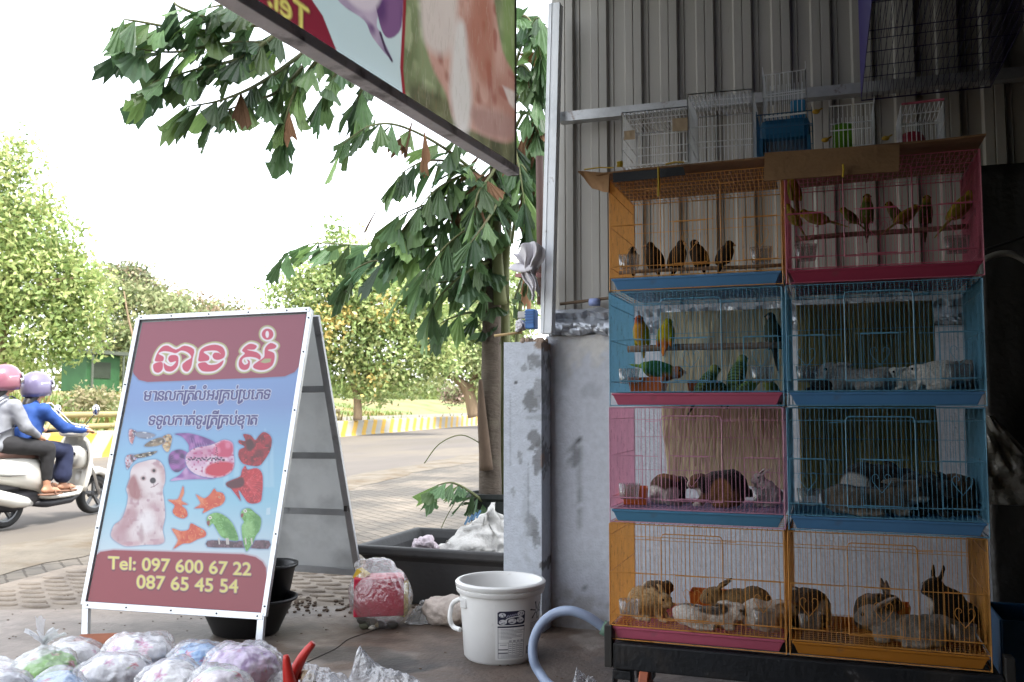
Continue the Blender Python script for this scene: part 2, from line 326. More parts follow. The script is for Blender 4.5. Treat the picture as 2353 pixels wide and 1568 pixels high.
# ================================================================ striped barrier, verge and far bank
def stripe_mat():
    m = mat('barrier_paint', '#8c887e', .7, .06, 2, bump=.15, bscale=20); t = m.node_tree; p = t.nodes['Principled BSDF']; src = p.inputs['Base Color'].links[0].from_socket
    tc = node(t, 'ShaderNodeTexCoord'); sp = node(t, 'ShaderNodeSeparateXYZ'); t.links.new(tc.outputs['Object'], sp.inputs[0])
    ma = node(t, 'ShaderNodeMath', operation='MULTIPLY_ADD'); t.links.new(sp.outputs[2], ma.inputs[0]); ma.inputs[1].default_value = -1.15; t.links.new(sp.outputs[0], ma.inputs[2])
    fr = node(t, 'ShaderNodeMath', operation='FRACT'); dv = node(t, 'ShaderNodeMath', operation='DIVIDE'); t.links.new(ma.outputs[0], dv.inputs[0]); dv.inputs[1].default_value = 1.0; t.links.new(dv.outputs[0], fr.inputs[0])
    lt = node(t, 'ShaderNodeMath', operation='LESS_THAN'); t.links.new(fr.outputs[0], lt.inputs[0]); lt.inputs[1].default_value = .42
    mx = node(t, 'ShaderNodeMix', data_type='RGBA'); t.links.new(lt.outputs[0], mx.inputs[0]); t.links.new(src, mx.inputs[6]); mx.inputs[7].default_value = (*lin('#a8842a'), 1); t.links.new(mx.outputs[2], p.inputs['Base Color'])
    return m
kd = Vector((K1[0] - K0[0], K1[1] - K0[1], 0)); kang = math.atan2(kd.y, kd.x)
mb = MB(); prof = [(-.0, -.03), (.06, .06), (.16, .5), (.2, .55), (.44, .55), (.5, .5), (.55, -.03)]; L0, L1 = -45, 80
vs = [(x, y, z) for x in (L0, L1) for y, z in prof]; n = len(prof); mb.add(vs, [(i, i + 1, n + i + 1, n + i) for i in range(n - 1)] + [tuple(range(n))[::-1], tuple(range(n, 2 * n))])
bar = mb.build('road_barrier', stripe_mat(), bevel=.02, origin=(0, 0, 0)); bar.location = (K0[0], K0[1], 0); bar.rotation_euler = (0, 0, kang)
tag(bar, 'long low concrete barrier painted in slanted yellow and white stripes', 'barrier')
m_verge = mat('verge', '#5a6a34', .95, .25, .5, spots=[('#86694a', .16, .50, .05, .85), ('#3f5028', .7, .58, .08, .8), ('#6f7d42', 1.5, .55, .08, .6)])
ss = np.concatenate([np.linspace(0, 30, 50), np.linspace(32, 300, 30)]); tt = np.linspace(-70, 420, 140); kn = Vector((-kd.y, kd.x, 0)).normalized(); kdn = kd.normalized()
P = np.zeros((len(tt), len(ss), 3))
def vh(s, t):
    left = 1 / (1 + math.exp((t - 12) / 2.0)); a = np.interp(s, [0, .6, 2, 7, 10, 14, 25, 300], [.1, .3, .45, .9, 1.5, 1.7, 1.9, 3]); b = np.interp(s, [0, .6, 2, 9, 15, 20, 26, 300], [.05, .15, .15, .1, .2, 1.1, 1.9, 4]); return a * left + b * (1 - left)
for i, t in enumerate(tt):
    for j, s in enumerate(ss):
        q = Vector((K0[0], K0[1], 0)) + kdn * t + kn * (s + .4); P[i, j] = (q.x, q.y, vh(s, t) + .12 * wob([[q.x, q.y, 0]], .6, 3)[0] * min(1, s / 3))
mb = MB(); mb.sheet(P); tag(mb.build('verge_bank', m_verge, smooth=True), 'grassy bank and bare earth beyond the striped barrier', 'bank', kind='structure')
def far(t, s, z=None): q = Vector((K0[0], K0[1], 0)) + kdn * t + kn * (s + .4); return np.array([q.x, q.y, vh(s, t) if z is None else z])
# flat grey canal edge path
P = np.zeros((40, 2, 3))
for i, t in enumerate(np.linspace(12, 160, 40)): P[i, 0] = far(t, 2.2, .24 + .02 * wob([[t, 0, 0]], .5, 1)[0]); P[i, 1] = far(t, 11.5, .32)
mb = MB(); mb.sheet(P); tag(mb.build('canal_path', mat('path_gravel', '#676256', .95, .12, 1, spots=[('#7a7466', .4, .55, .1, .6)])), 'flat grey strip between barrier and green bank', 'path', kind='structure')
# grass tufts on the bank
def quads(name, cen, ax, ay, cols, m, parent=None, label=None):
    """cen, ax, ay (N,3): one four-sided leaf per row with a pointed tip"""
    N = len(cen); V = np.stack([cen - ax * .15, cen + ay * .45 - ax * .5, cen + ay, cen + ay * .5 + ax * .5], 1).reshape(-1, 3); off = WL[parent.name] if parent is not None else np.array([V[:, 0].mean(), V[:, 1].mean(), V[:, 2].min()])
    me = bpy.data.meshes.new(name); me.vertices.add(N * 4); me.vertices.foreach_set('co', (V - off).astype(np.float32).ravel()); me.loops.add(N * 4); me.loops.foreach_set('vertex_index', np.arange(N * 4, dtype=np.int32))
    me.polygons.add(N); me.polygons.foreach_set('loop_start', np.arange(0, N * 4, 4, dtype=np.int32)); me.polygons.foreach_set('loop_total', np.full(N, 4, dtype=np.int32)); me.update(); me.materials.append(m)
    set_col(me, np.repeat(cols, 4, 0)); return link_mesh(name, me, parent, None if parent is not None else off)
rg = np.random.default_rng(5); m_leaf = vmat('leaf', .55, spec=.3, trans=.35); m_grass = vmat('grass_blade', .8, spec=.2, trans=.3)
N = 16000; tq = rg.uniform(-16, 60, N); sq = rg.uniform(.3, 26, N) ** 1.0
cen = np.array([far(a, b) for a, b in zip(tq, sq)]); keep = wob(cen, .5, 4) + rg.normal(0, .3, N) > -.15; keep &= ~((tq > 12) & (sq < 12.5) & (sq > 1.5)); cen = cen[keep]; n = len(cen)
ax = rg.normal(0, 1, (n, 3)) * [.07, .07, 0]; ay = rg.normal(0, .12, (n, 3)) + np.array([0, 0, 1]) * rg.uniform(.15, .5, (n, 1)); cc = lin('#8fa352')[None] * rg.uniform(.25, .6, (n, 1)); cc[rg.random(n) < .3] = lin('#b59c62') * .45
tag(quads('grass', cen, ax, ay, cc, m_grass), 'rough grass and dry weeds growing on the far bank', 'grass', kind='stuff')
# ================================================================ trees
m_bark = mat('bark', '#8a765f', .9, .25, 6, bump=.6, bscale=25, stretch=(1, 1, .3))
def crown(parent, blobs, d, n, leaf, cols, seed, name='crown', clump=26, zdepth=.8, spread=1.0, m=None, droop=.3):
    g = np.random.default_rng(seed); cen = []; w = np.array([b[2] * b[3] for b in blobs], float); w /= w.sum()
    for b, k in zip(blobs, w):
        c = PD(b[0], b[1], d); r = np.array([b[2], b[3]]) / 2060 * d; nc = max(3, int(n * k / clump)); u = g.normal(0, 1, (nc, 3)); u /= np.linalg.norm(u, axis=1)[:, None]; u *= g.uniform(.35, 1.0, (nc, 1)) ** .5
        cl = c + u[:, :1] * rgt * r[0] + u[:, 1:2] * fwd * (r.mean() * zdepth) + u[:, 2:] * np.array([0, 0, 1]) * r[1]
        cen.append(np.repeat(cl, clump, 0) + g.normal(0, leaf * 2.1 * spread, (nc * clump, 3)) * [1, 1, .75])
    cen = np.concatenate(cen); N = len(cen); cid = np.arange(N) // clump; ax = g.normal(0, 1, (N, 3)); ax /= np.linalg.norm(ax, axis=1)[:, None]; ay = g.normal(0, 1, (N, 3)) + [0, 0, -droop]; ay -= ax * (ax * ay).sum(1)[:, None]; ay /= np.linalg.norm(ay, axis=1)[:, None]
    sz = leaf * g.uniform(.6, 1.3, (N, 1)); pal = np.array([lin(c) for c in cols]) * .85; pal = pal * .72 + pal.mean(1)[:, None] * .28 + [.02, .02, .015]; cc = pal[g.integers(0, len(cols), cid.max() + 1)][cid] * g.uniform(.75, 1.2, (N, 1))  # palette greyed and lifted, so distance haze sits in the leaf colour
    return quads(name, cen, ax * sz * .75, ay * sz * 1.5, cc, m or m_leaf, parent)
def branch(mb, pxs, d, r0, r1):
    pts = crs([PD(x, y, d + dz) for x, y, dz in pxs], 5); mb.tube(pts, list(np.linspace(r0, r1, len(pts))), 7)
def tree(name, label, base_px, d, blobs, n, leaf, cols, seed, limbs, group='trees across the road', **kw):
    b = PD(*base_px, d); root = thing(name, label, 'tree', b, group); mb = MB()
    for l in limbs: branch(mb, l[0], d, l[1], l[2])
    mb.build('trunk', m_bark, root, smooth=True); crown(root, blobs, d, n, leaf, cols, seed, **kw); return root
Gy = ['#a9bf55', '#bccb63', '#8fae48', '#7c9a3e', '#c6cc70', '#98b452']
tree('roadside_tree', 'tall bright yellow green tree filling the left edge behind the scooter', (-10, 950), 23,
     [(28, 330, 34, 30), (0, 390, 70, 50), (30, 470, 90, 50), (90, 530, 90, 60), (60, 640, 140, 100), (150, 640, 80, 70), (190, 690, 60, 60), (60, 760, 150, 80), (-60, 600, 120, 220), (160, 770, 80, 50)], 24000, .105, Gy, 11,
     [([(-10, 960, 0), (-5, 800, 0), (20, 650, 0), (40, 480, .2)], .3, .05), ([(0, 760, 0), (90, 660, -.4), (170, 640, -.3)], .12, .03), ([(10, 700, 0), (-60, 560, .3)], .1, .03)], spread=1.2)
tree('feathery_tree', 'olive green feathery tree with bare twigs left of the sign', (330, 930), 36,
     [(330, 750, 100, 90), (250, 700, 50, 60), (400, 760, 60, 70), (240, 800, 70, 50), (420, 830, 90, 50), (330, 850, 110, 40), (300, 680, 60, 30)], 11000, .15, ['#8c9a55', '#9fa763', '#7d8f4c', '#a8a56a', '#6f8244'], 12,
     [([(330, 935, 0), (325, 830, 0), (300, 740, 0), (275, 690, 0)], .2, .04), ([(325, 840, 0), (380, 770, 0), (400, 700, 0)], .1, .03), ([(310, 790, -2), (295, 730, -2), (285, 670, -2)], .05, .02)])
tree('umbrella_tree', 'small flat topped umbrella tree above the olive foliage', (292, 800), 48,
     [(285, 628, 42, 14), (262, 634, 22, 10), (318, 642, 22, 14), (345, 668, 30, 12)], 2600, .17, ['#7e8f55', '#94986a', '#a58f6a', '#6c8048'], 13, [([(292, 900, 0), (292, 700, 0), (288, 635, 0)], .2, .06), ([(290, 690, 0), (320, 645, 0)], .1, .04)])
for i, (bx, bl, lab) in enumerate([(420, [(420, 690, 60, 26), (380, 700, 40, 20), (450, 705, 50, 24), (420, 730, 80, 30)], 'rusty green flame tree beside the umbrella tree'), (500, [(505, 712, 60, 22), (470, 720, 40, 20), (540, 722, 40, 18), (500, 745, 70, 24)], 'rusty green flame tree rising above the sign top'), (575, [(575, 728, 50, 17), (610, 735, 40, 14), (560, 750, 60, 20)], 'low distant flame tree at the right of the sign top')]):
    tree('flame_tree', lab, (bx, 900), 62 + 5 * i, bl + [(bx, 790, 80, 50), (bx, 850, 90, 50)], 4200, .24, ['#8b8a55', '#a08060', '#7f9150', '#99a060', '#a58b66'], 20 + i, [([(bx, 920, 0), (bx + 5, 820, 0), (bx, 720, 0)], .3, .06)], group='rusty flame trees in the distance')
blm = [(775, 535, 18, 22), (790, 590, 50, 50), (680, 650, 46, 36), (640, 690, 26, 24), (780, 660, 100, 70), (880, 700, 110, 80), (760, 750, 110, 80), (900, 800, 110, 80), (790, 850, 70, 40), (880, 880, 70, 40), (985, 790, 70, 80), (980, 690, 70, 50), (700, 800, 60, 80), (860, 630, 60, 40)]
tm = tree('flowering_tree', 'spreading light green tree with yellow blossom behind the sign', (822, 958), 34, blm, 30000, .135, ['#a8bf57', '#8fae4c', '#bccb68', '#7b9a42', '#9cb860', '#c9cf78'], 14,
     [([(822, 965, 0), (820, 905, 0), (800, 850, 0), (790, 760, 0), (800, 660, 0)], .18, .05), ([(822, 915, 0), (838, 870, 0), (880, 830, 0), (930, 800, 0)], .14, .03), ([(836, 880, 0), (842, 820, 0), (860, 720, 0)], .12, .03), ([(795, 800, 0), (720, 740, 0)], .08, .03)], spread=1.1)
crown(tm, [(770, 730, 40, 30), (885, 690, 20, 20), (880, 730, 20, 15), (850, 870, 14, 14), (745, 790, 20, 20), (990, 770, 12, 30)], 33.0, 700, .13, ['#dcb93a', '#e3c650'], 15, name='blossom', clump=14)
tree('leaning_tree', 'pale leaved tree with a dark leaning trunk near the palm', (1088, 952), 44,
     [(1090, 720, 60, 70), (1140, 790, 60, 90), (1060, 830, 50, 40), (1180, 690, 50, 100), (1040, 780, 40, 60), (1120, 880, 40, 30), (1010, 850, 40, 30)], 9500, .2, ['#b3c46c', '#9cb45c', '#c7cf88', '#88a24e'], 16,
     [([(1090, 958, 0), (1075, 900, 0), (1050, 872, 0), (1020, 858, 0)], .34, .12), ([(1078, 905, 0), (1100, 840, 0), (1110, 760, 0)], .25, .06)])
tree('bank_shrub', 'shrub with reddish leaves low on the far bank', (1040, 915), 56, [(1040, 905, 22, 14), (1060, 900, 18, 12)], 900, .16, ['#8a7a5a', '#9c7a6a', '#7d8a50'], 17, [([(1040, 918, 0), (1045, 900, 0)], .05, .02)], group='shrubs on the bank')
tree('bank_shrub', 'pale dry bush on the earth bank behind the rider in blue', (215, 930), 26, [(212, 922, 26, 18), (240, 926, 22, 13), (190, 915, 16, 14)], 1100, .1, ['#a9a466', '#b8a878', '#8f9a58'], 18, [([(215, 940, 0), (215, 920, 0)], .04, .02)], group='shrubs on the bank')
# distant mass of foliage that reads as one
g = np.random.default_rng(3); cen = []; cols_ = []
for k in range(420):
    t = g.uniform(-10, 330); s = g.uniform(34, 80); c = far(t, s); hgt = g.uniform(2.5, 5.5); m_ = 70; q = c + g.normal(0, 1, (m_, 3)) * [1.6, 1.6, 1.1] + [0, 0, hgt * .5]; cen.append(q); cols_.append(np.repeat((lin(['#7f8f50', '#93a35c', '#6d8046', '#a0a468'][k % 4]) * g.uniform(.45, .65))[None], m_, 0))
cen = np.concatenate(cen); n = len(cen); ax = g.normal(0, .35, (n, 3)); ay = g.normal(0, .5, (n, 3))
tag(quads('distant_wood', cen, ax, ay, np.concatenate(cols_), m_leaf), 'hazy mass of green trees far behind the bank', 'trees', kind='stuff')
# green kiosk and rail across the road
kc = PD(208, 895, 31); kr = thing('green_kiosk', 'small green kiosk with a dark flat roof among the trees', 'kiosk', kc)
mk = mat('green_paint', '#28532e', .6, .2, 3); mkd = mat('kiosk_roof', '#4a5046', .8, .15)
MB().box(kc + [0, 0, .55], (1.1, 1.5, 1.25)).build('wall', mk, kr, bevel=.02); MB().box(kc + [0, 0, 1.25], (1.6, 2.0, .12)).build('roof', mkd, kr)
MB().box(kc + [.56, -.1, .65], (.03, .8, .55)).build('window', mat('kiosk_dark', '#2a3328', .5), kr)
for dy in (-.7, .7): MB().tube([kc + [.75, dy, -.2], kc + [.75, dy, 1.2]], .04, 6).build('post', mkd, kr)
rl = thing('guard_rail', 'beige double rail running behind the striped barrier', 'rail', far(-14, .9)); mrl = mat('rail_paint', '#9a8a60', .6, .15, 2)
for zz in (.62, .9): MB().tube([far(-24, 1.0, zz), far(16, 1.0, zz)], .075, 8).build('beam', mrl, rl, smooth=True)
for t in range(-24, 17, 4): MB().tube([far(t, 1.0, -.05), far(t, 1.0, .98)], .05, 6).build('post', mrl, rl, smooth=True)
# ================================================================ the shop: side wall, pillar, post, shell
WY = 4.45
m_plaster = vmat('painted_plaster', .8, .3, 90, .35, grain=.08, gscale=30)
def painted_box(name, lo, hi, fn, parent, step=.02):
    """front (-Y), left (-X), right (+X) and top faces of a box as fine grids coloured by fn(points)"""
    mb = MB(); x0, y0, z0 = lo; x1, y1, z1 = hi
    lx = np.linspace(x0, x1, max(2, int((x1 - x0) / step))); ly = np.linspace(y0, y1, max(2, int((y1 - y0) / step))); lz = np.linspace(z0, z1, max(2, int((z1 - z0) / step)))
    a, b = np.meshgrid(lx, lz); mb.sheet(np.stack([a, 0 * a + y0, b], -1))
    a, b = np.meshgrid(ly, lz); mb.sheet(np.stack([0 * a + x1, a, b], -1)); mb.sheet(np.stack([0 * a[:, ::-1] + x0, a[:, ::-1], b], -1))
    a, b = np.meshgrid(lx, ly); mb.sheet(np.stack([a, b, 0 * a + z1], -1)); a, b = np.meshgrid(lx[::-1], lz); mb.sheet(np.stack([a, 0 * a + y1, b], -1))
    o = mb.build(name, m_plaster, parent); q = np.array(mb.v); set_col(o.data, fn(q)); return o
def patches(q, base, lst, seed=0):
    n1 = wob(q, 3, seed) * .5 + wob(q, 9, seed + 1) * .5; c = lin(base)[None] * (1 + .06 * n1[:, None])
    for x, z, rx, rz, colr, am in lst:
        d = np.sqrt(((q[:, 0] - x) / rx) ** 2 + ((q[:, 2] - z) / rz) ** 2) + .40 * wob(q, 24, seed + 2) + .35 * wob(q, 70, seed + 3) + .3 * wob(q, 190, seed + 4); k = np.clip((1.05 - d) / .28, 0, 1)[:, None] * am; c = c * (1 - k) + lin(colr)[None] * k
    return c
shop_wall = thing('shop_wall', 'shop side wall of grey plaster below and corrugated metal above', 'wall', (0.9, WY, 0))
def wx(px, py): q = PY(px, py, WY); return q[0], q[2]
def low(q):
    L = [(*wx(1320, 1040), .045, .06, '#6f7174', .75), (*wx(1330, 1110), .02, .16, '#8a8d92', .5), (*wx(1330, 800), .12, .1, '#c9c8c6', .7), (*wx(1370, 790), .08, .05, '#d4d2ce', .7), (*wx(1290, 860), .03, .2, '#8d9096', .4), (*wx(1305, 1400), .25, .08, '#8c8781', .5), (*wx(1360, 1300), .1, .1, '#a9adb3', .4), (*wx(1305, 1010), .005, .006, '#33312f', .9), (*wx(1331, 1010), .005, .006, '#33312f', .9), (*wx(1345, 1352), .006, .006, '#2b2928', .9), (*wx(1342, 1302), .005, .005, '#2b2928', .9), (*wx(1330, 1180), .007, .12, '#8b8e92', .6), (*wx(1360, 900), .05, .03, '#9a9ea6', .5), (*wx(1340, 1440), .4, .05, '#7d7771', .6)]
    return patches(q, '#bfc3cc', L, 4)
painted_box('lower_wall', (-1.38, WY, 0), (3.4, WY + .15, 1.48), low, shop_wall, .025)
# corrugated sheet
mb = MB(); prof = []; x = -1.36
while x < 3.4: prof += [(x, 0), (x + .028, 0), (x + .038, -.024), (x + .075, -.024), (x + .079, -.019), (x + .083, -.024), (x + .120, -.024), (x + .130, 0), (x + .150, 0), (x + .153, -.006), (x + .156, 0)]; x += .184
vs = [(a, WY + .06 + b, z) for z in (1.5, 2.5, 4.2) for a, b in prof]; n = len(prof); mb.add(vs, [(r * n + i, r * n + i + 1, (r + 1) * n + i + 1, (r + 1) * n + i) for r in range(2) for i in range(n - 1)])
mb.build('corrugated_sheet', mat('zinc_sheet', '#a5a29c', .5, .08, 3, metal=.0, spots=[('#5b544c', 14, .72, .03, .8), ('#7d7a74', 1.1, .6, .1, .5)], stretch=(1, 1, .35)), shop_wall)
m_galv = mat('galvanised', '#b4b6b8', .45, .15, 12, metal=.6, spots=[('#6a5140', 10, .66, .03, .7)])
mb = MB(); a, b = PY(1285, 271, WY - .05), PY(2400, 163, WY - .05); b = a + (b - a) * np.array([1, 0, 1]) * 2.0; mb.bar(a, b, .03, .05); mb.bar(a + [0, .02, -.022], b + [0, .02, -.022], .06, .004); mb.build('wall_rail', m_galv, shop_wall)
# crumpled foil wrap along the ledge
gx, ga = np.meshgrid(np.linspace(-1.36, 1.2, 240), np.linspace(0, 1, 22)); prof_y = np.interp(ga, [0, .1, .3, .36, .5, .6, .8, .9, 1], [.1, .0, -.03, -.01, -.025, -.05, -.055, -.03, .05]); prof_z = np.interp(ga, [0, .1, .3, .36, .5, .6, .8, .9, 1], [.145, .14, .12, .09, .075, .06, .02, .004, .0])
q3 = np.stack([gx, ga * .2, ga * .2], -1); nn = .012 * (1 - 2 * np.abs(wob(q3, 30, 1))) + .008 * wob(q3, 80, 2) + .005 * wob(q3, 170, 3); P = np.stack([gx, WY + prof_y + nn, 1.475 + prof_z + nn * .6], -1); mb = MB(); mb.sheet(P)
mb.build('ledge_wrap', mat('foil_wrap', '#aeb3bb', .32, .15, 8, metal=.45, bump=.5, bscale=26, spots=[('#7688a8', 4, .64, .04, .5)]), shop_wall)
mb = MB(); mb.tube([PY(1287, 699, WY - .03), PY(1330, 694, WY - .03), PY(1400, 685, WY - .03)], .008, 6); tag(mb.build('stick', mat('dry_stick', '#6e5d4c', .9)), 'thin brown stick lying along the foil wrapped ledge', 'stick')
mb = MB(); c = PY(1366, 697, WY - .04); mb.lathe([(.0, 0), (.03, 0), (.031, .02), (.027, .034), (0, .036)], 16, c - [0, 0, .012]); tag(mb.build('bottle_cap', mat('cap_blue', '#8f9fd0', .4), smooth=True), 'small pale blue plastic lid on the foil ledge', 'lid')
# pillar
def pil(q):
    y0 = 4.29
    def at(px, py): r = PY(px, py, y0); return r[0], r[2]
    L = [(*at(1225, 830), .04, .05, '#77797a', .8), (*at(1205, 845), .02, .03, '#85878a', .7), (*at(1215, 920), .035, .07, '#6a6c6d', .8), (*at(1235, 905), .03, .06, '#7c7d7e', .6), (*at(1228, 1010), .028, .06, '#6c6d6e', .8), (*at(1240, 1050), .03, .07, '#707173', .8), (*at(1195, 1050), .014, .03, '#808284', .7), (*at(1225, 1212), .035, .06, '#7f8183', .8), (*at(1232, 1240), .025, .05, '#747678', .7), (*at(1238, 795), .05, .022, '#8d7a6a', .9), (*at(1250, 1060), .012, .05, '#9c7a66', .5), (*at(1210, 1190), .02, .2, '#a3a8af', .4), (*at(1205, 1420), .12, .10, '#8f8a84', .7), (*at(1180, 1130), .01, .05, '#8a8d90', .6), (*at(1185, 880), .008, .012, '#5c5d5e', .9), (*at(1245, 1300), .012, .02, '#54504c', .8), (*at(1195, 1345), .006, .008, '#2c2a28', .9), (*at(1230, 960), .05, .012, '#8c9094', .5), (*at(1215, 1130), .004, .12, '#8a8f95', .6), (*at(1172, 1000), .006, .2, '#9aa0a6', .6)]
    return patches(q, '#bcc2cb', L, 9)
pil_o = painted_box('pillar', (-1.555, 4.29, 0), (-1.355, 4.47, 1.44), pil, None, .008); tag(pil_o, 'square grey plastered pillar with dark mould patches', 'pillar')
mb = MB()
for i in range(60): 
    x = rnd.uniform(-1.47, -1.36); mb.ell((x, rnd.uniform(4.3, 4.42), 1.44 + rnd.uniform(-.004, .012)), [rnd.uniform(.008, .022) for _ in range(3)], None, 7, 5)
mb.build('broken_mortar', mat('mortar_crumble', '#9a8878', .95, .25, 30, bump=.6), pil_o)
# steel post
pt = PY(1277, 12, 4.33); pb = PY(1258, 768, 4.33); mb = MB(); mb.bar(pb, pt, .062, .062, up=(0, 1, 0)); mb.bar(pb + [-.012, -.033, 0], pt + [-.012, -.033, 0], .004, .004, up=(0, 1, 0)); 
post = mb.build('steel_post', mat('post_paint', '#e2e6ea', .5, .1, 6, metal=.0, spots=[('#6b5546', 9, .63, .03, .85), ('#8f979c', 4, .58, .06, .5)], stretch=(1, 1, .5)), bevel=.004); tag(post, 'chipped whitish steel post standing on top of the pillar', 'post')
mb = MB(); bp0, bp1 = PY(1243, 700, 4.55), PY(1240, 360, 4.55); mb.tube([bp0, bp1], .022, 10); tag(mb.build('brown_pipe', mat('rust_brown', '#5d463f', .7, .2, 8), smooth=True), 'rusty brown pipe standing behind the steel post', 'pipe')
# unseen shell that keeps the shop dark: roof, back and right walls; the rest is added to block light
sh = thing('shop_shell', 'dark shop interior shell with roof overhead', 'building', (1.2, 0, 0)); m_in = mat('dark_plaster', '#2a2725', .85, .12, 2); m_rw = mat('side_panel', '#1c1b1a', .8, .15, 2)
MB().box((1.35, -.1, 3.55), (5.5, 9.3, .12)).build('roof', m_in, sh); MB().box((1.3, 0, 5.6), (5.4, 8.9, 3.9)).build('added_shade_storey', m_in, sh)  # box above the roof is added, sized to shade the board and pavement
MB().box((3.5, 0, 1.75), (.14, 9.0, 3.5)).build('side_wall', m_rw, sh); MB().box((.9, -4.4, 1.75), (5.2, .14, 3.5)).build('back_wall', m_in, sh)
MB().box((-1.66, -1.6, 1.75), (.14, 5.6, 3.5)).build('added_shade_wall', m_in, sh)  # unseen wall added to cut the light reaching the cages
# ================================================================ the stack of wire cages
CW, CD, CP = .578, .42, .398
X0, Y0c, ZT = -.7186, 3.059, 1.9137
def cage_origin(k, c): return np.array([X0 - .01285 * (k - 2) * CP + c * (CW + .0115), Y0c + .02417 * (k - 2) * CP, ZT - (k + 1) * CP])
WR, WF = .00105, .0019
def wires(mb, a, b, n, d, r=WR):
    a = np.array(a, float); b = np.array(b, float)
    for i in range(n): p = a + (b - a) * (i / (n - 1)); mb.tube([p, p + np.array(d)], r, 4, cap=False)
def heart(mb, cx, cz, y, s=.026):
    for sg in (-1, 1):
        pts = [(0, -1.7), (sg * .55, -1.0), (sg * 1.0, -.35), (sg * 1.02, .25), (sg * .72, .52), (sg * .42, .38), (sg * .36, .1), (sg * .5, -.02)]
        mb.tube([(cx + a * s, y, cz + b * s) for a, b in crs(pts, 4)], .0011, 4, cap=False)
cage_parts = {}
zb, zt = .048, CP - .006            # wire body above the tray
def zz(f): return CP * (1 - f)      # fraction measured down from the top, as in the photo
mb = MB(); n = 43; dl, dr = .31 * CW, .66 * CW
for i in range(n):
    x = .004 + (CW - .008) * i / (n - 1); j = rnd.uniform(-.0012, .0012)
    if dl < x < dr: mb.tube([(x, 0, zz(.09)), (x, 0, zt)], WR, 4, cap=False); mb.tube([(x, 0, zb), (x, 0, zz(.80))], WR, 4, cap=False)
    else: mb.tube([(x, 0, zb), (x + j, rnd.uniform(-.001, .001), .2), (x, 0, zt)], WR, 4, cap=False)
for z, y in ((zt, 0), (zb, 0), (.002, .002)): mb.tube([(0, y, z), (CW, y, z)], WF, 5)
mb.tube([(0, -.002, zz(.116)), (CW, -.002, zz(.116))], WR * 1.25, 4)
mb.tube([(0, -.002, zz(.79)), (CW, -.002, zz(.79))], WR * 1.25, 4)
for a, b in ((.0, .29), (.68, 1.)): mb.tube([(a * CW, -.002, zz(.43)), (b * CW, -.002, zz(.43))], WR * 1.25, 4)
for x in (0, CW): mb.tube([(x, 0, 0), (x, 0, zt)], WF, 5)
cage_parts['front_panel'] = mb
def side(x):
    mb = MB(); wires(mb, (x, .004, zb), (x, CD - .004, zb), 46, (0, 0, zt - zb), .0013)
    for f in (.0, .116, .43, .79): mb.tube([(x, 0, zz(f) - .006 * (f == 0)), (x, CD, zz(f) - .006 * (f == 0))], WR * 1.3, 4)
    mb.tube([(x, 0, zb), (x, CD, zb)], WF, 5); mb.tube([(x, 0, .002), (x, CD, .002)], WF, 5); mb.tube([(x, CD, 0), (x, CD, zt)], WF, 5); return mb
cage_parts['side_panel'] = side(0); cage_parts['side_panel '] = side(CW)
mb = MB(); wires(mb, (.004, CD, zb), (CW - .004, CD, zb), 31, (0, 0, zt - zb), .0008)
for f in (.01, .3, .62): mb.tube([(0, CD, zz(f)), (CW, CD, zz(f))], WR * 1.2, 4)
cage_parts['back_panel'] = mb
mb = MB(); wires(mb, (.004, 0, zt), (CW - .004, 0, zt), 36, (0, CD, 0), .0009)
for y in np.linspace(0, CD, 9): mb.tube([(0, y, zt), (CW, y, zt)], WR * 1.1, 4)
cage_parts['roof_panel'] = mb
mb = MB(); wires(mb, (.006, 0, zb), (CW - .006, 0, zb), 46, (0, CD, 0)); wires(mb, (0, .01, zb), (0, CD - .01, zb), 16, (CW, 0, 0)); cage_parts['floor_grid'] = mb
mb = MB(); top, bot = zz(.085), zz(.80)
mb.tube([(dl, -.004, bot), (dl, -.004, top - .012), (dl + .004, -.004, top - .003), (dl + .012, -.004, top), (dr - .012, -.004, top), (dr - .004, -.004, top - .003), (dr, -.004, top - .012), (dr, -.004, bot), (dl, -.004, bot)], WF, 5)
for i in range(14): x = dl + (dr - dl) * (i + 1) / 15; mb.tube([(x, -.004, bot), (x, -.004, top)], WR, 4, cap=False)
mb.tube([(dl - .05, -.004, zz(.135)), (dl + .002, -.005, zz(.125))], WR * 1.4, 4); mb.tube([(dr - .006, -.005, zz(.125)), (dr + .045, -.004, zz(.125))], WR * 1.4, 4)
mb.tube([(dl + .03, -.006, zz(.42)), (dr - .02, -.006, zz(.42))], WR * 1.3, 4); cage_parts['door'] = mb
def hatch(cx):
    mb = MB(); w = .055
    for z in (zz(.425), zz(.785)): mb.tube([(cx - w, -.0055, z), (cx + w, -.0055, z)], WF * .9, 5)
    for x in (-w, w): mb.tube([(cx + x, -.005, zz(.43)), (cx + x, -.005, zz(.79))], WR * 1.2, 4)
    heart(mb, cx, zz(.60) + .012, -.0075); return mb
cage_parts['hatch'] = hatch(.105 * CW); cage_parts['hatch '] = hatch(.485 * CW); cage_parts['hatch  '] = hatch(.88 * CW)
tmpm = mat('wire_tmp', '#888888'); cage_me = {}
for nm, mb in cage_parts.items():
    me = bpy.data.meshes.new(nm.strip()); me.from_pydata(mb.v, [], mb.f); me.materials.append(tmpm); me.update(); cage_me[nm] = me
def wire_mat(name, c, c2): return mat(name, c, .42, .12, 18, spots=[(c2, 30, .62, .05, .6)])
m_wo = wire_mat('orange_wire', '#d99a4c', '#8a5a2c'); m_wb = wire_mat('blue_wire', '#6aa6c4', '#39647c'); m_wp = wire_mat('pink_wire', '#d49ab2', '#9a6078'); m_wr = wire_mat('rose_wire', '#c8687e', '#7a3a4a')
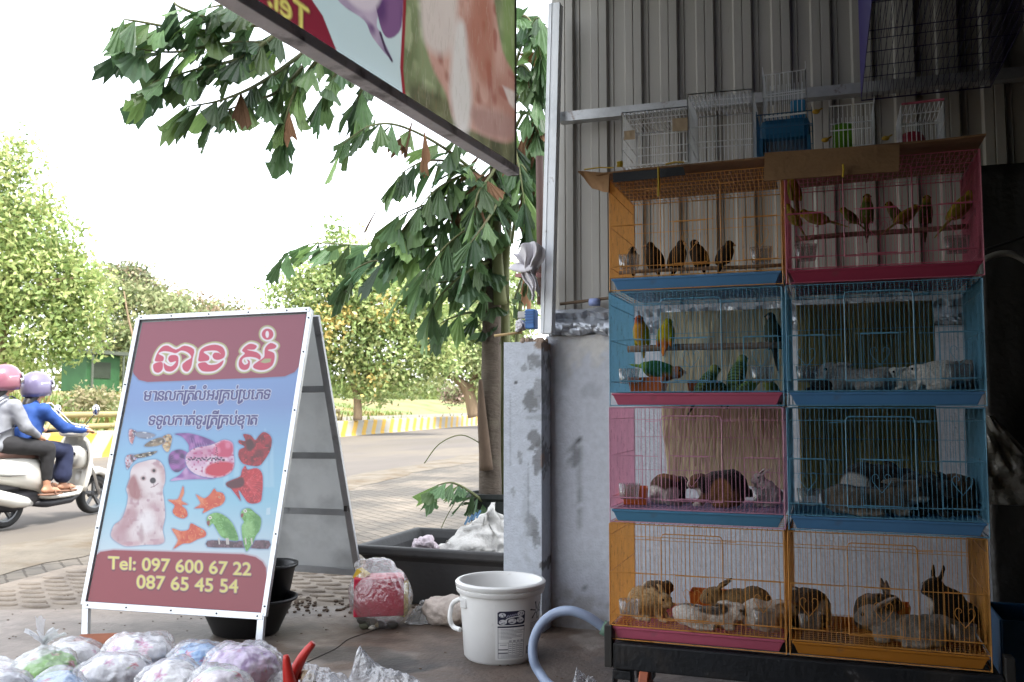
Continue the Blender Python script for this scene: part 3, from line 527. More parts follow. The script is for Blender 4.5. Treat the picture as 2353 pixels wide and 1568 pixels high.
def plastic(name, c): return mat(name, c, .38, .08, 5, spots=[('#6a6058', 11, .68, .06, .35)])
m_tb = plastic('tray_blue', '#5a8fc0'); m_tp = plastic('tray_pink', '#c9647f'); m_tr = plastic('tray_crimson', '#a23a54'); m_tl = plastic('tray_slate_blue', '#5590b4'); m_to = plastic('tray_orange', '#c9832e')
def tray_mb():
    mb = MB(); zs = [(.004, .024), (.034, .011), (.038, .005), (.044, .005), (.044, .012), (.008, .028)]; vs = []
    for z, i in zs: vs += [(i, i * .6 - .004, z), (CW - i, i * .6 - .004, z), (CW - i, CD - i, z), (i, CD - i, z)]
    fs = [(r * 4 + k, r * 4 + (k + 1) % 4, (r + 1) * 4 + (k + 1) % 4, (r + 1) * 4 + k) for r in range(len(zs) - 1) for k in range(4)] + [(3, 2, 1, 0), tuple(4 * (len(zs) - 1) + k for k in range(4))]
    return mb.add(vs, fs)
t0 = tray_mb(); tray_me = bpy.data.meshes.new('tray'); tray_me.from_pydata(t0.v, [], t0.f); tray_me.materials.append(tmpm); tray_me.update()
spec = {(0, 0): (m_wo, m_tb, 'orange wire cage of dark birds on the top row over a blue tray'), (0, 1): (m_wr, m_tr, 'rose red wire cage of yellow birds on the top row over a crimson tray'),
        (1, 0): (m_wb, m_tp, 'blue wire cage with lovebirds over a pink tray'), (1, 1): (m_wb, m_tb, 'blue wire cage with fluffy white rabbits in the second row'),
        (2, 0): (m_wp, m_tl, 'pale pink wire cage with patched brown and black rabbits'), (2, 1): (m_wb, m_tb, 'blue wire cage with dark rabbits and a tan rabbit, third row'),
        (3, 0): (m_wo, m_tp, 'orange wire cage of young rabbits over a pink tray on the rack'), (3, 1): (m_wo, m_to, 'orange wire cage with an orange tray, bottom row by the dark end')}
for (k, c), (mw, mt, lab) in spec.items():
    o = cage_origin(k, c); rt = thing('wire_cage', lab, 'cage', o, 'stacked wire cages')
    for nm, me in cage_me.items():
        q = link_mesh(nm.strip(), me, rt); q.material_slots[0].link = 'OBJECT'; q.material_slots[0].material = mw
    q = link_mesh('tray', tray_me, rt); q.material_slots[0].link = 'OBJECT'; q.material_slots[0].material = mt
    md = q.modifiers.new('bevel', 'BEVEL'); md.width = .003; md.segments = 2
# feeding cups
m_cup = film('clear_cup', '#eef0ee', .82, .12, .15, 30, .35); cup = MB(); w, h, dd = .036, .052, .05
zs = [(0, .8), (.004, .86), (h, 1.0), (h, .955), (.006, .8)]; vs = []
for z, s in zs:
    for a in range(16):
        t = 2 * math.pi * (a + .5) / 16; x = math.copysign(abs(math.cos(t)) ** .45, math.cos(t)) * w * s; y = math.copysign(abs(math.sin(t)) ** .45, math.sin(t)) * dd * .5 * s; vs.append((x, y, z))
cup.add(vs, [(r * 16 + k, r * 16 + (k + 1) % 16, (r + 1) * 16 + (k + 1) % 16, (r + 1) * 16 + k) for r in range(4) for k in range(16)] + [tuple(range(16))[::-1], tuple(range(64, 80))])
cup_me = bpy.data.meshes.new('feeding_cup'); cup_me.from_pydata(cup.v, [], cup.f); cup_me.materials.append(m_cup); cup_me.polygons.foreach_set('use_smooth', [True] * len(cup_me.polygons)); cup_me.update()
cn = {(0, 0): 'cage of dark birds', (0, 1): 'cage of yellow birds', (1, 0): 'lovebird cage', (1, 1): 'cage of fluffy white rabbits', (2, 0): 'pale pink cage', (2, 1): 'blue cage of dark rabbits', (3, 0): 'orange cage over the pink tray', (3, 1): 'orange cage over the orange tray'}
for (k, c), nm in cn.items():
    for f, side_ in ((.105, 'left'), (.88, 'right')):
        if (k, c) == (2, 1) and side_ == 'right': continue
        o = link_mesh('feeding_cup', cup_me, None, cage_origin(k, c) + [f * CW, .032, .078]); tag(o, f'clear plastic feeding cup behind the {side_} heart of the {nm}', 'cup', 'clear feeding cups in the cages')
# perches, boxes and backing sheets
m_per = mat('perch_wood', '#8a7462', .85, .25, 14, bump=.4, stretch=(1, 6, 6))
def perch(a, b, r, lab):
    mb = MB(); P = [np.array(a) + (np.array(b) - a) * t for t in np.linspace(0, 1, 9)]; mb.tube([p + [0, 0, .002 * math.sin(7 * i)] for i, p in enumerate(P)], r, 9); tag(mb.build('perch', m_per, smooth=True), lab, 'perch', 'wooden perches')
o = cage_origin(0, 0); perch(o + [.0, .14, .085], o + [CW, .14, .085], .007, 'thin low perch under the dark birds')
o = cage_origin(0, 1); perch(o + [.02, .22, .185], o + [CW - .01, .22, .195], .009, 'thin perch across the cage of yellow birds')
o = cage_origin(1, 0); perch(o + [.03, .16, .205], o + [CW - .005, .16, .212], .012, 'thick round perch under the yellow lovebirds')
m_ob = plastic('orange_box', '#cf6a2b')
def obox(c, w, d, h, lab, rz=0.0):
    mb = MB(); t = .004; vs = []
    for z, s in ((0, .9), (h, 1), (h, 1 - 2 * t / w), (t, .88)): vs += [(-w / 2 * s, -d / 2 * s, z), (w / 2 * s, -d / 2 * s, z), (w / 2 * s, d / 2 * s, z), (-w / 2 * s, d / 2 * s, z)]
    mb.add(vs, [(r * 4 + k, r * 4 + (k + 1) % 4, (r + 1) * 4 + (k + 1) % 4, (r + 1) * 4 + k) for r in range(3) for k in range(4)] + [(3, 2, 1, 0), (12, 13, 14, 15)]); mb.v = [tuple(np.array(Matrix.Rotation(rz, 3, 'Z') @ Vector(v)) + c) for v in mb.v]
    tag(mb.build('orange_box', m_ob, bevel=.003), lab, 'box', 'orange plastic boxes in the cages')
def inc(k, c, px, py, dy, z=None):
    """a point inside a cage seen at that pixel, dy behind the cage front; z clamps it to the wire floor"""
    o = cage_origin(k, c); p = PY(px, py, o[1] + dy); p[2] = o[2] + .05 if z is None else z; return p
obox(inc(1, 0, 1490, 900, .1), .125, .10, .05, 'orange box with the green lovebird feeding over it'); obox(inc(1, 0, 1618, 900, .22), .11, .08, .04, 'orange box behind the green budgerigars')
obox(inc(2, 0, 1460, 1150, .14), .09, .10, .06, 'orange box behind the left cup of the pale pink cage', .2); obox(inc(3, 0, 1638, 1400, .33), .16, .09, .07, 'orange box at the back of the cage with a pink tray'); obox(inc(3, 1, 2030, 1420, .32), .17, .09, .07, 'orange box behind the grey rabbits in the lowest right cage')
def rough_sheet(name, pts, y, m, lab, cat, amp=.006, seed=1, nx=50, nz=70, wave=.01):
    """hanging sheet between two ragged vertical outlines: pts = (x left, x right, z bottom, z top)"""
    xl, xr, z0, z1 = pts; a, b = np.meshgrid(np.linspace(0, 1, nx), np.linspace(0, 1, nz)); q = np.stack([a * 3, b * 3, 0 * a], -1); e = wave * wob(np.stack([b * 9, b * 0 + seed, b * 3], -1), 1, seed)
    X = xl + e + a * (xr - xl); Z = z0 + .02 * wob(np.stack([a * 9, a * 0, a * 2 + seed], -1), 1, seed + 1) * (1 - b) + b * (z1 - z0); Yv = y + amp * (wob(q, 2.3, seed) + .5 * wob(q, 7, seed + 1) + .3 * wob(q, 19, seed + 2))
    mb = MB(); mb.sheet(np.stack([X, Yv, Z], -1)); return tag(mb.build(name, m, smooth=True, solid=.002), lab, cat, 'backing sheets behind the cages')
m_board = mat('fibre_board', '#cdbf98', .6, .22, 3, bump=.5, bscale=45, spots=[('#a08f64', 2.2, .56, .07, .6), ('#ddd6b8', 5, .6, .06, .5)], stretch=(1.6, 1, .4))
o1, o2 = cage_origin(1, 0), cage_origin(2, 0)
rough_sheet('backing_sheet', (o1[0] + .1, o1[0] + CW - .005, o2[2] + .09, o1[2] + CP - .03), o1[1] + CD + .05, m_board, 'creased tan backing sheet behind the lovebird cage', 'sheet', seed=2, wave=.018)
o1 = cage_origin(1, 1); rough_sheet('backing_sheet', (o1[0] + .02, o1[0] + CW - .09, o2[2] + .06, o1[2] + CP - .02), o1[1] + CD + .05, mat('olive_board', '#a39558', .65, .2, 3, bump=.4, bscale=40, spots=[('#76683c', 2.5, .56, .07, .6)], stretch=(1.6, 1, .4)), 'olive brown backing sheet behind the fluffy white rabbits', 'sheet', seed=6)
# ---------------------------------------------------------------- wheeled rack
rk = thing('wheeled_rack', 'black steel rack on casters carrying the cage stack', 'rack', (-.13, 3.28, 0))
m_blk = mat('black_steel', '#1e2126', .5, .25, 7, spots=[('#8a8c90', 16, .67, .03, .6), ('#3b3632', 4, .56, .05, .6)], bump=.2, bscale=50)
xl, xr, yf, yb = -.715, .475, 3.085, 3.49
for a, b, nm in (((xl, yf), (xr, yf), 'front_beam'), ((xl, yb), (xr, yb), 'rear_beam'), ((xl + .03, yf), (xl + .03, yb), 'side_beam'), ((xr - .03, yf), (xr - .03, yb), 'side_beam')): MB().bar((*a, .268), (*b, .268), .05, .088).build(nm, m_blk, rk, bevel=.006)
for x in (xl - .014, xr + .016): MB().box((x, yf - .0, .30), (.026, .06, .14)).build('end_plate', mat('plate', '#3a3836', .55, .2, 9), rk, bevel=.002)
m_cw = mat('caster_wheel', '#a55a3c', .6, .2, 9)
for x in (xl + .03, xr - .04):
    for y in (yf + .01, yb):
        b = MB().box((x, y, .205), (.065, .06, .03)); b.box((x - .03, y, .14), (.008, .05, .12)); b.box((x + .03, y, .14), (.008, .05, .12)); br = b.build('caster', m_blk, rk, bevel=.003)
        w = MB().lathe([(.0, -.02), (.05, -.02), (.058, -.014), (.058, .014), (.05, .02), (0, .02)], 24, (x, y, .06), rot=Matrix.Rotation(R(90), 3, 'Y')); w.build('wheel', m_cw, br, smooth=False)
# ---------------------------------------------------------------- cardboard, straps and small cages on top
m_card = mat('cardboard', '#8f6d4c', .9, .15, 5, bump=.2, bscale=60, spots=[('#5f4732', 2, .6, .07, .6)]); m_print = mat('printed_card', '#35373c', .8, .15, 5); m_yel = mat('yellow_strap', '#c4a62c', .5, .2, 10)
def patch(name, corners, th, m, lab, cat, group=None, nx=14, nz=6, amp=.004, seed=1, parent=None):
    """bent sheet over four corner points (a, b along; d, c opposite)"""
    a, b, c, d = [np.array(q, float) for q in corners]; u, v = np.meshgrid(np.linspace(0, 1, nx), np.linspace(0, 1, nz)); u = u[..., None]; v = v[..., None]
    P = (a * (1 - u) + b * u) * (1 - v) + (d * (1 - u) + c * u) * v; nrm = np.cross(b - a, d - a); nrm /= np.linalg.norm(nrm); P = P + nrm * (amp * wob(np.concatenate([u * 4, v * 2, u * 0], -1), 2, seed))[..., None]
    mb = MB(); mb.sheet(P); o = mb.build(name, m, parent, solid=th); return tag(o, lab, cat, group) if lab else o
yy = 3.03; zc = 1.925
card = patch('cardboard', [(-.745, 2.99, 1.925), (-.16, 3.0, 1.935), (-.16, 3.46, 1.935), (-.73, 3.46, 1.925)], .006, m_card, 'flattened cardboard sheet lying over the cage of dark birds', 'cardboard', 'cardboard pieces on the cages', seed=3)
patch('cardboard', [PY(1328, 395, 3.0), PY(1402, 396, 3.0), PY(1400, 442, 3.0), PY(1362, 432, 3.05)], .006, m_card, 'torn cardboard flap jutting out left of the top cage', 'cardboard', 'cardboard pieces on the cages', seed=5, amp=.006)
patch('cardboard', [PY(1408, 398, 2.99), PY(1570, 384, 2.99), PY(1575, 402, 2.985), PY(1410, 420, 2.985)], .004, m_print, 'dark printed cardboard strip along the edge above dark birds', 'cardboard', 'cardboard pieces on the cages', seed=7)
patch('cardboard', [PY(1757, 352, 2.97), PY(2067, 332, 2.97), PY(2066, 394, 2.95), PY(1755, 417, 2.95)], .005, m_card, 'brown cardboard flap hanging over the cage of yellow birds', 'cardboard', 'cardboard pieces on the cages', seed=8)
patch('cardboard', [(-.12, 2.99, 1.93), (.47, 2.99, 1.938), (.47, 3.46, 1.938), (-.12, 3.46, 1.93)], .006, m_card, 'flattened cardboard sheet lying over the cage of yellow birds', 'cardboard', 'cardboard pieces on the cages', seed=11)
for i, (q, lab) in enumerate([((1513, 386, 1513, 452, .011), 'yellow strap hanging down in front of the dark birds'), ((1937, 380, 1937, 408, .008), 'short yellow strap on the hanging cardboard flap'), ((1343, 390, 1410, 386, .006), 'yellow strap end lying on the torn cardboard flap'), ((1530, 378, 1572, 373, .007), 'yellow strap lying along the cardboard edge'), ((1424, 384, 1424, 372, .012), 'yellow strap stub standing up beside the first white cage')]):
    a, b = PY(q[0], q[1], 2.962 if i != 1 else 2.94), PY(q[2], q[3], 2.958 if i != 1 else 2.935); mb = MB(); mb.tube([a, (a + b) / 2 + [0.002, -.004, .003], b], q[4], 6, flat=.35); tag(mb.build('yellow_strap', m_yel), lab, 'strap', 'yellow straps on the cages')
m_ww = mat('white_wire', '#eceef2', .5, .08, 10); m_bw = mat('blue_wire_small', '#3a6f9a', .5, .1, 10); m_pw = mat('purple_wire', '#251c4c', .5, .15, 10)
def wire_box(name, lab, a, b, h, dep, m, sp=.0135, r=.0015, spike=0., cross=(.5,), group='small cages on top of the stack', roof=True, tilt=0.0, sidesolid=None):
    """box cage: a, b front bottom corners, h height, dep depth backwards"""
    a = np.array(a, float); b = np.array(b, float); root = thing(name, lab, 'cage', (a + b) / 2, group); u = b - a; W = np.linalg.norm(u); u /= W; v = np.array([-u[1], u[0], 0]); v /= np.linalg.norm(v); z = np.array([0, 0, 1.])
    def P(x, y, q): return a + u * x + v * y + z * q
    def panel(nm, f, L, H, extra=0):
        mb = MB(); n = max(2, int(L / sp))
        for i in range(n + 1): s = L * i / n; mb.tube([f(s, 0), f(s, H + extra)], r, 4, cap=False)
        for c in (0., *cross, 1.): mb.tube([f(0, c * H), f(L, c * H)], r * 1.5, 4)
        return mb.build(nm, m, root)
    panel('front_panel', lambda s, q: P(s, 0, q), W, h); panel('back_panel', lambda s, q: P(s, dep, q), W, h, spike); panel('side_panel', lambda s, q: P(0, s, q), dep, h, spike); panel('side_panel', lambda s, q: P(W, s, q), dep, h, spike)
    if roof: panel('roof_panel', lambda s, q: P(s, q, h), W, dep)
    panel('floor_grid', lambda s, q: P(s, q, .003), W, dep)
    return root, P, W
Yt = 3.08
wire_box('small_wire_cage', 'low white wire cage at the left end with two paper tags', PY(1430, 384, Yt), PY(1581, 372, Yt), .195, .26, m_ww, cross=(.32, .55))
for q, lab in (((1434, 299, 1459, 322), 'small beige paper tag on the left edge of the white cage'), ((1545, 270, 1580, 302), 'larger beige paper tag between the two white cages')):
    patch('paper_tag', [PY(q[0], q[1] + 3, Yt - .006), PY(q[2], q[1], Yt - .012), PY(q[2], q[3] - 2, Yt - .012), PY(q[0], q[3], Yt - .006)], .001, mat('tag_paper', '#b9a48c', .8), lab, 'tag', 'paper tags on the white cages', amp=.002)
wire_box('small_wire_cage', 'tall plain white wire cage, second from the left on top', PY(1582, 377, Yt), PY(1731, 368, Yt), .245, .26, m_ww, cross=(.3, .52))
rt, P, W = wire_box('small_wire_cage', 'blue wire carrier cage with a blue plastic house inside', PY(1740, 366, Yt), PY(1868, 356, Yt), .15, .24, m_bw, cross=(.7,), spike=.012)
mb = MB(); 
for x0, x1, y0, y1, z0, z1 in ((.008, W - .008, .03, .22, .07, .145),): mb.box(P((x0 + x1) / 2, (y0 + y1) / 2, (z0 + z1) / 2), (x1 - x0, y1 - y0, z1 - z0))
mb.build('plastic_house', plastic('house_blue', '#2f78a8'), rt, bevel=.02); [MB().box(P(x_, .12, .04), (.012, .2, .07)).build('house_leg', bpy.data.materials['house_blue'], rt) for x_ in (.012, W - .012)]
rt, P, W = wire_box('small_wire_cage', 'small white wire cage standing on the blue carrier', PY(1754, 275, Yt) + [0, 0, .004], PY(1853, 263, Yt) + [0, 0, .004], .148, .2, m_ww, cross=(.48,), spike=.03, roof=False); MB().box(P(W - .03, .17, .05), (.05, .04, .1)).build('drinker', plastic('drinker_blue', '#2f86b8'), rt, bevel=.006)
rt, P, W = wire_box('small_wire_cage', 'white wire cage with a lime green wheel inside', PY(1908, 348, Yt), PY(2012, 340, Yt), .15, .2, m_ww, cross=(.45,), spike=.02, roof=False); MB().lathe([(.0, -.03), (.05, -.03), (.055, 0), (.05, .03), (0, .03)], 20, P(.04, .09, .062), rot=Matrix.Rotation(R(90), 3, 'Y')).build('running_wheel', plastic('lime', '#6aa62c'), rt)
rt, P, W = wire_box('small_wire_cage', 'white wire cage with a red roof bar, last on the right', PY(2074, 340, Yt), PY(2173, 330, Yt), .14, .22, m_ww, cross=(.5,), roof=True); MB().tube([P(0, -.002, .142), P(W, -.002, .142)], .004, 6).build('roof_bar', m_wr, rt); MB().lathe([(.0, 0), (.04, 0), (.045, .04), (.03, .07), (0, .08)], 16, P(-.01 + .05, .12, .005)).build('red_house', plastic('house_red', '#a3283c'), rt, smooth=True)
a = PY(1979, 232, 4.25); b = PY(2277, 221, 4.25); b[2] = a[2]; fy = G(2027, 0, a[2])[1]; dpt = 4.25 - fy; a[1] = b[1] = fy; rt, P, W = wire_box('hanging_cage', 'large dark purple wire cage hanging at the top right corner', a, b, .62, dpt, m_pw, sp=.022, r=.0013, cross=(.25, .45, .72), group=None)
MB().box(P(.0, dpt / 2, .31), (.003, dpt * .97, .62)).build('side_sheet', mat('purple_sheet', '#2f2468', .6), rt)
for t in (.28, .45): 
    mb = MB()
    for i in range(22): x = W * i / 21; mb.tube([P(x, 0, t), P(x, dpt, t)], .0014, 4, cap=False)
    mb.build('shelf_grid', m_pw, rt)
for x in (.1, W - .1): MB().tube([P(x, .25, .62), P(x, .25, 1.4)], .002, 5).build('hanging_wire', m_pw, rt)
m_tie = mat('yellow_tie', '#b8922c', .6)
for px, py, lab in ((1988, 257, 'yellow tie beside the white cage on the blue carrier'), (1896, 322, 'yellow tie at the foot of the green wheel cage'), (2035, 318, 'yellow tie at the foot of the red roofed cage')):
    q = PY(px if px != 1988 else 1875, py, Yt - .01); mb = MB(); mb.ell(q, (.012, .006, .008)); mb.tube([q, q + [.02, .01, .012]], .003, 5); tag(mb.build('wire_tie', m_tie, smooth=True), lab, 'tie', 'yellow ties on the small cages')
# right-hand dark end
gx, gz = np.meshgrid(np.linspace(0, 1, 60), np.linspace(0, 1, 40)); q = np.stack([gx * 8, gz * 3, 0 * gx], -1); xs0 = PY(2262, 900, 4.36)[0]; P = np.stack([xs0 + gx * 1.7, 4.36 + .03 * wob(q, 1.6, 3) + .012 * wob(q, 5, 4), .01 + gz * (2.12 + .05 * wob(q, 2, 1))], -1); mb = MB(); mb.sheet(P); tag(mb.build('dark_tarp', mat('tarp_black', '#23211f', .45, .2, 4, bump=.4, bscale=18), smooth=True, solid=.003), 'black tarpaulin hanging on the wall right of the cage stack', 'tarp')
P0 = PY(2250, 960, 3.9); mb = MB(); gx, gz = np.meshgrid(np.linspace(0, 1, 40), np.linspace(0, 1, 50)); q = np.stack([gx * 3, gz * 3, 0 * gx], -1)
X = P0[0] + gx * (.05 + .28 * (1 - gz)); Z = .74 + gz * .34; mb.sheet(np.stack([X, 3.9 + .02 * wob(q, 2, 1) + .012 * wob(q, 7, 2), Z], -1)); tag(mb.build('plastic_sheet', mat('dark_film', '#8d8b84', .3, .2, 6, bump=.7, bscale=30, spec=.8), smooth=True, solid=.002), 'crumpled dark shiny plastic sheet beside the blue cage of dark rabbits', 'sheet')
mb = MB(); mb.tube(crs([PY(2262, 596, 4.2), PY(2300, 583, 4.2), PY(2340, 590, 4.2), PY(2420, 640, 4.2)], 5), .014, 8); tag(mb.build('grey_conduit', mat('conduit', '#6d6a64', .6), smooth=True), 'bent grey conduit on the dark wall right of the cages', 'conduit')
mb = MB(); mb.tube(crs([PY(2262, 575, 4.1), PY(2320, 556, 4.1), PY(2420, 520, 4.1)], 5), .006, 6); tag(mb.build('black_cable', mat('cable', '#141414', .6), smooth=True), 'black cable running up beside the rose red cage', 'cable')
bb = PY(2340, 1540, 3.6); rt = thing('blue_crate', 'dark blue open crate on the floor at the far right', 'crate', [bb[0], bb[1], 0]); mb = MB(); m_bc = mat('crate_blue', '#1f4f74', .5)
for dx, dy, sx, sy_ in ((0, -.15, .5, .012), (0, .15, .5, .012), (-.25, 0, .012, .3), (.25, 0, .012, .3)): mb.box((bb[0] + .18 + dx, bb[1] + dy, .2), (sx, sy_, .4))
mb.box((bb[0] + .18, bb[1], .01), (.48, .29, .012)); mb.build('wall', m_bc, rt, bevel=.004)
# ================================================================ animals in the cages
m_fur = vmat('fur', .9, .5, 220, .15, grain=.22, gscale=170, sheen=.25); m_fea = vmat('feather', .75, .3, 160, .2, grain=.14, gscale=120)
m_eye = mat('eye', '#0c0908', .12, 0); m_beak = mat('beak', '#b58a6a', .4, .1, 30); m_claw = mat('claw', '#8d7a6d', .6)
def rabbit(lab, pos, head, L, pose, colfn, ears='up', turn=0., group='rabbits in the cages', seed=0, cat='rabbit'):
    """x forward, y left, z up in body lengths; head = heading in degrees from +X; turn = head turned left"""
    mb = MB(); T = Matrix.Rotation(R(turn), 4, 'Z')
    if pose == 'loaf': body = [((0, 0, .22), (.34, .21, .22)), ((-.2, 0, .24), (.25, .235, .24)), ((.18, 0, .20), (.2, .17, .19))]; hc = Vector((.36, 0, .33)); 
    elif pose == 'flat': body = [((0, 0, .15), (.42, .19, .15)), ((-.26, 0, .16), (.24, .2, .16)), ((.24, 0, .15), (.2, .15, .15))]; hc = Vector((.42, 0, .26))
    elif pose == 'hunch': body = [((0, 0, .27), (.30, .22, .26)), ((-.16, 0, .28), (.25, .25, .27)), ((.14, 0, .26), (.2, .17, .2))]; hc = Vector((.30, 0, .36))
    else: body = [((-.10, 0, .24), (.31, .29, .24)), ((.0, 0, .37), (.25, .24, .24)), ((.07, 0, .47), (.19, .18, .17))]; hc = Vector((.17, 0, .62)); ek = .8
    for c, r in body: mb.ell(c, r)
    if pose != 'sit': ek = 1.0
    def hp(x, y, z): return tuple(hc + T @ Vector((x, y, z)))
    tr = T.to_euler()
    mb.ell(hp(0, 0, 0), (.155, .12, .125), tr); mb.ell(hp(.105, 0, -.045), (.085, .075, .07), tr); mb.ell(hp(.06, .05, -.05), (.07, .05, .06), tr); mb.ell(hp(.06, -.05, -.05), (.07, .05, .06), tr)
    mb.cap(tuple(hc * .98), .1, (hc.x * .55, 0, hc.z * .72), .15)
    for s in (-1, 1):
        if ears == 'up': a, m_, b = hp(-.05, s * .055, .09), hp(-.08, s * .075, .22 * ek), hp(-.10, s * .085, .36 * ek)
        elif ears == 'tilt': a, m_, b = hp(-.05, s * .06, .09), hp(-.15, s * .08, .17), hp(-.28, s * .09, .24)
        elif ears == 'back': a, m_, b = hp(-.06, s * .06, .09), hp(-.17, s * .09, .10), hp(-.31, s * .10, .08)
        else: a, m_, b = hp(-.03, s * .09, .08), hp(-.02, s * .15, -.02), hp(.0, s * .15, -.17)
        d = np.array(b) - np.array(a); mb.tube(crs([a, m_, b], 4), [.028, .042, .052, .056, .056, .05, .04, .03, .012], 8, flat=.45)
    if pose == 'sit':
        for s in (-1, 1): mb.cap((.12, s * .08, .42), .06, (.2, s * .07, .06), .042); mb.cap((.19, s * .07, .045), .042, (.27, s * .07, .035), .036); mb.ell((-.1, s * .17, .17), (.17, .09, .17)); mb.cap((-.06, s * .19, .045), .05, (.14, s * .19, .04), .045)
    else:
        k = .8 if pose == 'flat' else 1
        for s in (-1, 1): mb.cap((.22, s * .09, .16 * k), .06, (.28, s * .1, .05), .045); mb.cap((.28, s * .1, .045), .045, (.38, s * .1, .035), .038); mb.ell((-.16, s * .15, .18 * k), (.19, .1, .18 * k)); mb.cap((-.1, s * .2, .045), .05, (.1, s * .2, .04), .045)
    mb.ell((-.43 if pose != 'sit' else -.34, 0, .2), (.07, .07, .065))
    me = remesh(mb, .021, 4); p = coords(me); c = colfn(p, wob(p, 6, seed), np.array(hc)); set_col(me, c); p2 = p + np.zeros_like(p); nn = np.zeros(len(p) * 3, np.float32); me.vertices.foreach_get('normal', nn); p2 = (p + nn.reshape(-1, 3) * (.006 * wob(p, 38, seed) + .004 * wob(p, 90, seed + 1))[:, None]) * L
    me.vertices.foreach_set('co', p2.astype(np.float32).ravel()); me.update(); me.materials.append(m_fur); me.name = 'rabbit'
    o = link_mesh('rabbit', me, None, pos); o.rotation_euler = (0, 0, R(head)); tag(o, lab, cat, group)
    for s in (-1, 1):
        e = MB().ell((0, 0, 0), (.022 * L, .022 * L, .022 * L), None, 10, 8); q = link_mesh('eye', None, o) if False else e.build('eye', m_eye, o, smooth=True)
        q.location = Vector(hp(.065, s * .098, .03)) * L
        me2 = q.data; v = coords(me2); me2.vertices.foreach_set('co', (v + np.array(pos)).astype(np.float32).ravel()); me2.update()
    return o
def sm(x, a, b): return np.clip((x - a) / (b - a), 0, 1)[:, None]
def mixc(c, colr, k): return c * (1 - k) + lin(colr)[None] * k
def solid(base, belly=None, ear=None, tip=None):
    def f(p, n, hc):
        c = np.repeat(lin(base)[None], len(p), 0) * (1 + .12 * n[:, None])
        if tip: c = mixc(c, tip, sm(wob(p, 14, 5) + .3 * n, .1, .5) * .6)
        if belly: c = mixc(c, belly, 1 - sm(p[:, 2] + .03 * n, .05, .12))
        if ear: c = mixc(c, ear, sm(p[:, 2] - hc[2], .13, .16) * sm(np.abs(p[:, 1]) * -1, -.2, -.02))
        return c
    return f
def patchy(base, pats, belly=None):
    """pats: (colour, centre, radius)"""
    def f(p, n, hc):
        c = np.repeat(lin(base)[None], len(p), 0) * (1 + .08 * n[:, None])
        for colr, ce, r in pats: d = np.linalg.norm((p - np.array(ce)) / np.array(r), axis=1) + .22 * n; c = mixc(c, colr, 1 - sm(d, .9, 1.1))
        if belly: c = mixc(c, belly, 1 - sm(p[:, 2] + .03 * n, .05, .11))
        return c
    return f
# second row right
k, c = 1, 1
rabbit('black rabbit curled in the left corner of the cage of white rabbits', inc(k, c, 1900, 895, .2), 150, .17, 'loaf', solid('#15130f'), 'back', seed=1)
rabbit('long grey white rabbit lying behind the middle heart', inc(k, c, 1985, 900, .17), 185, .25, 'flat', solid('#b3aca4', None, None, '#8f8a86'), 'back', seed=2)
rabbit('fluffy white rabbit right of the long grey white one', inc(k, c, 2100, 900, .17), 200, .17, 'loaf', solid('#d8d3c8', None, None, '#b9b3a8'), 'back', seed=3)
rabbit('fluffy white rabbit squeezed between its twin and the right cup', inc(k, c, 2150, 900, .14), 170, .18, 'hunch', solid('#dcd7ce'), 'back', seed=4)
rabbit('pale grey rabbit behind the right cup of the white rabbits cage', inc(k, c, 2205, 895, .26), 200, .19, 'hunch', solid('#9d9690'), 'back', seed=5)
# third row left: patched rabbits
k, c = 2, 0
rabbit('patched brown black and white rabbit facing away with a white haunch', inc(k, c, 1540, 1168, .16), 60, .2, 'hunch', patchy('#5a4230', [('#16120f', (.2, -.1, .3), (.3, .22, .26)), ('#a0713f', (-.05, -.05, .5), (.2, .2, .12)), ('#e0d9cf', (-.2, -.24, .16), (.24, .16, .17)), ('#e0d9cf', (-.38, 0, .15), (.12, .3, .16))], '#cfc4b6'), 'lop', -20, seed=6)
rabbit('brown rabbit with black drooping ear and white nose facing left', inc(k, c, 1655, 1172, .15), 192, .235, 'hunch', patchy('#6b4a31', [('#1a1512', (-.1, 0, .4), (.3, .26, .22)), ('#1a1512', (-.36, 0, .26), (.16, .3, .24)), ('#1c1613', (.24, .16, .36), (.12, .1, .18)), ('#8c6440', (.02, .2, .2), (.14, .16, .2)), ('#ded6ca', (.46, 0, .30), (.08, .06, .1)), ('#ded6ca', (.32, 0, .22), (.1, .12, .08)), ('#ded6ca', (.36, .1, .03), (.1, .06, .06))], None), 'lop', 10, seed=7)
rabbit('white rabbit with a brown patch behind the right cup', inc(k, c, 1760, 1165, .2), 215, .155, 'sit', patchy('#d3ccc6', [('#5e4a40', (.1, .0, .80), (.12, .06, .1)), ('#8b8078', (-.2, 0, .3), (.2, .3, .2))]), 'tilt', 0, seed=8)
# third row right: dark rabbits
k, c = 2, 1
rabbit('grey brown ticked rabbit lying pressed against the blue wires', inc(k, c, 2000, 1200, .075), 2, .30, 'flat', patchy('#6d5f50', [('#2b241e', (0, 0, .3), (.5, .1, .1)), ('#dad4ca', (.5, -.06, .14), (.1, .12, .07))], '#a39584'), 'back', seed=9)
rabbit('dark brown rabbit with a white shoulder behind the ticked one', inc(k, c, 2020, 1190, .21), 5, .29, 'hunch', patchy('#33261d', [('#c9c3bb', (-.28, -.14, .3), (.16, .16, .12))]), 'tilt', seed=10)
rabbit('black rabbit with a shining eye beside the tan rabbit', inc(k, c, 2130, 1195, .13), -38, .24, 'hunch', solid('#1b1713', None, None, '#2d2620'), 'tilt', -10, seed=11)
rabbit('tan rabbit huddled behind the right heart of the blue cage', inc(k, c, 2205, 1195, .2), 60, .24, 'hunch', solid('#8f6a48', '#a58a6c', None, '#6f5036'), 'back', seed=12)
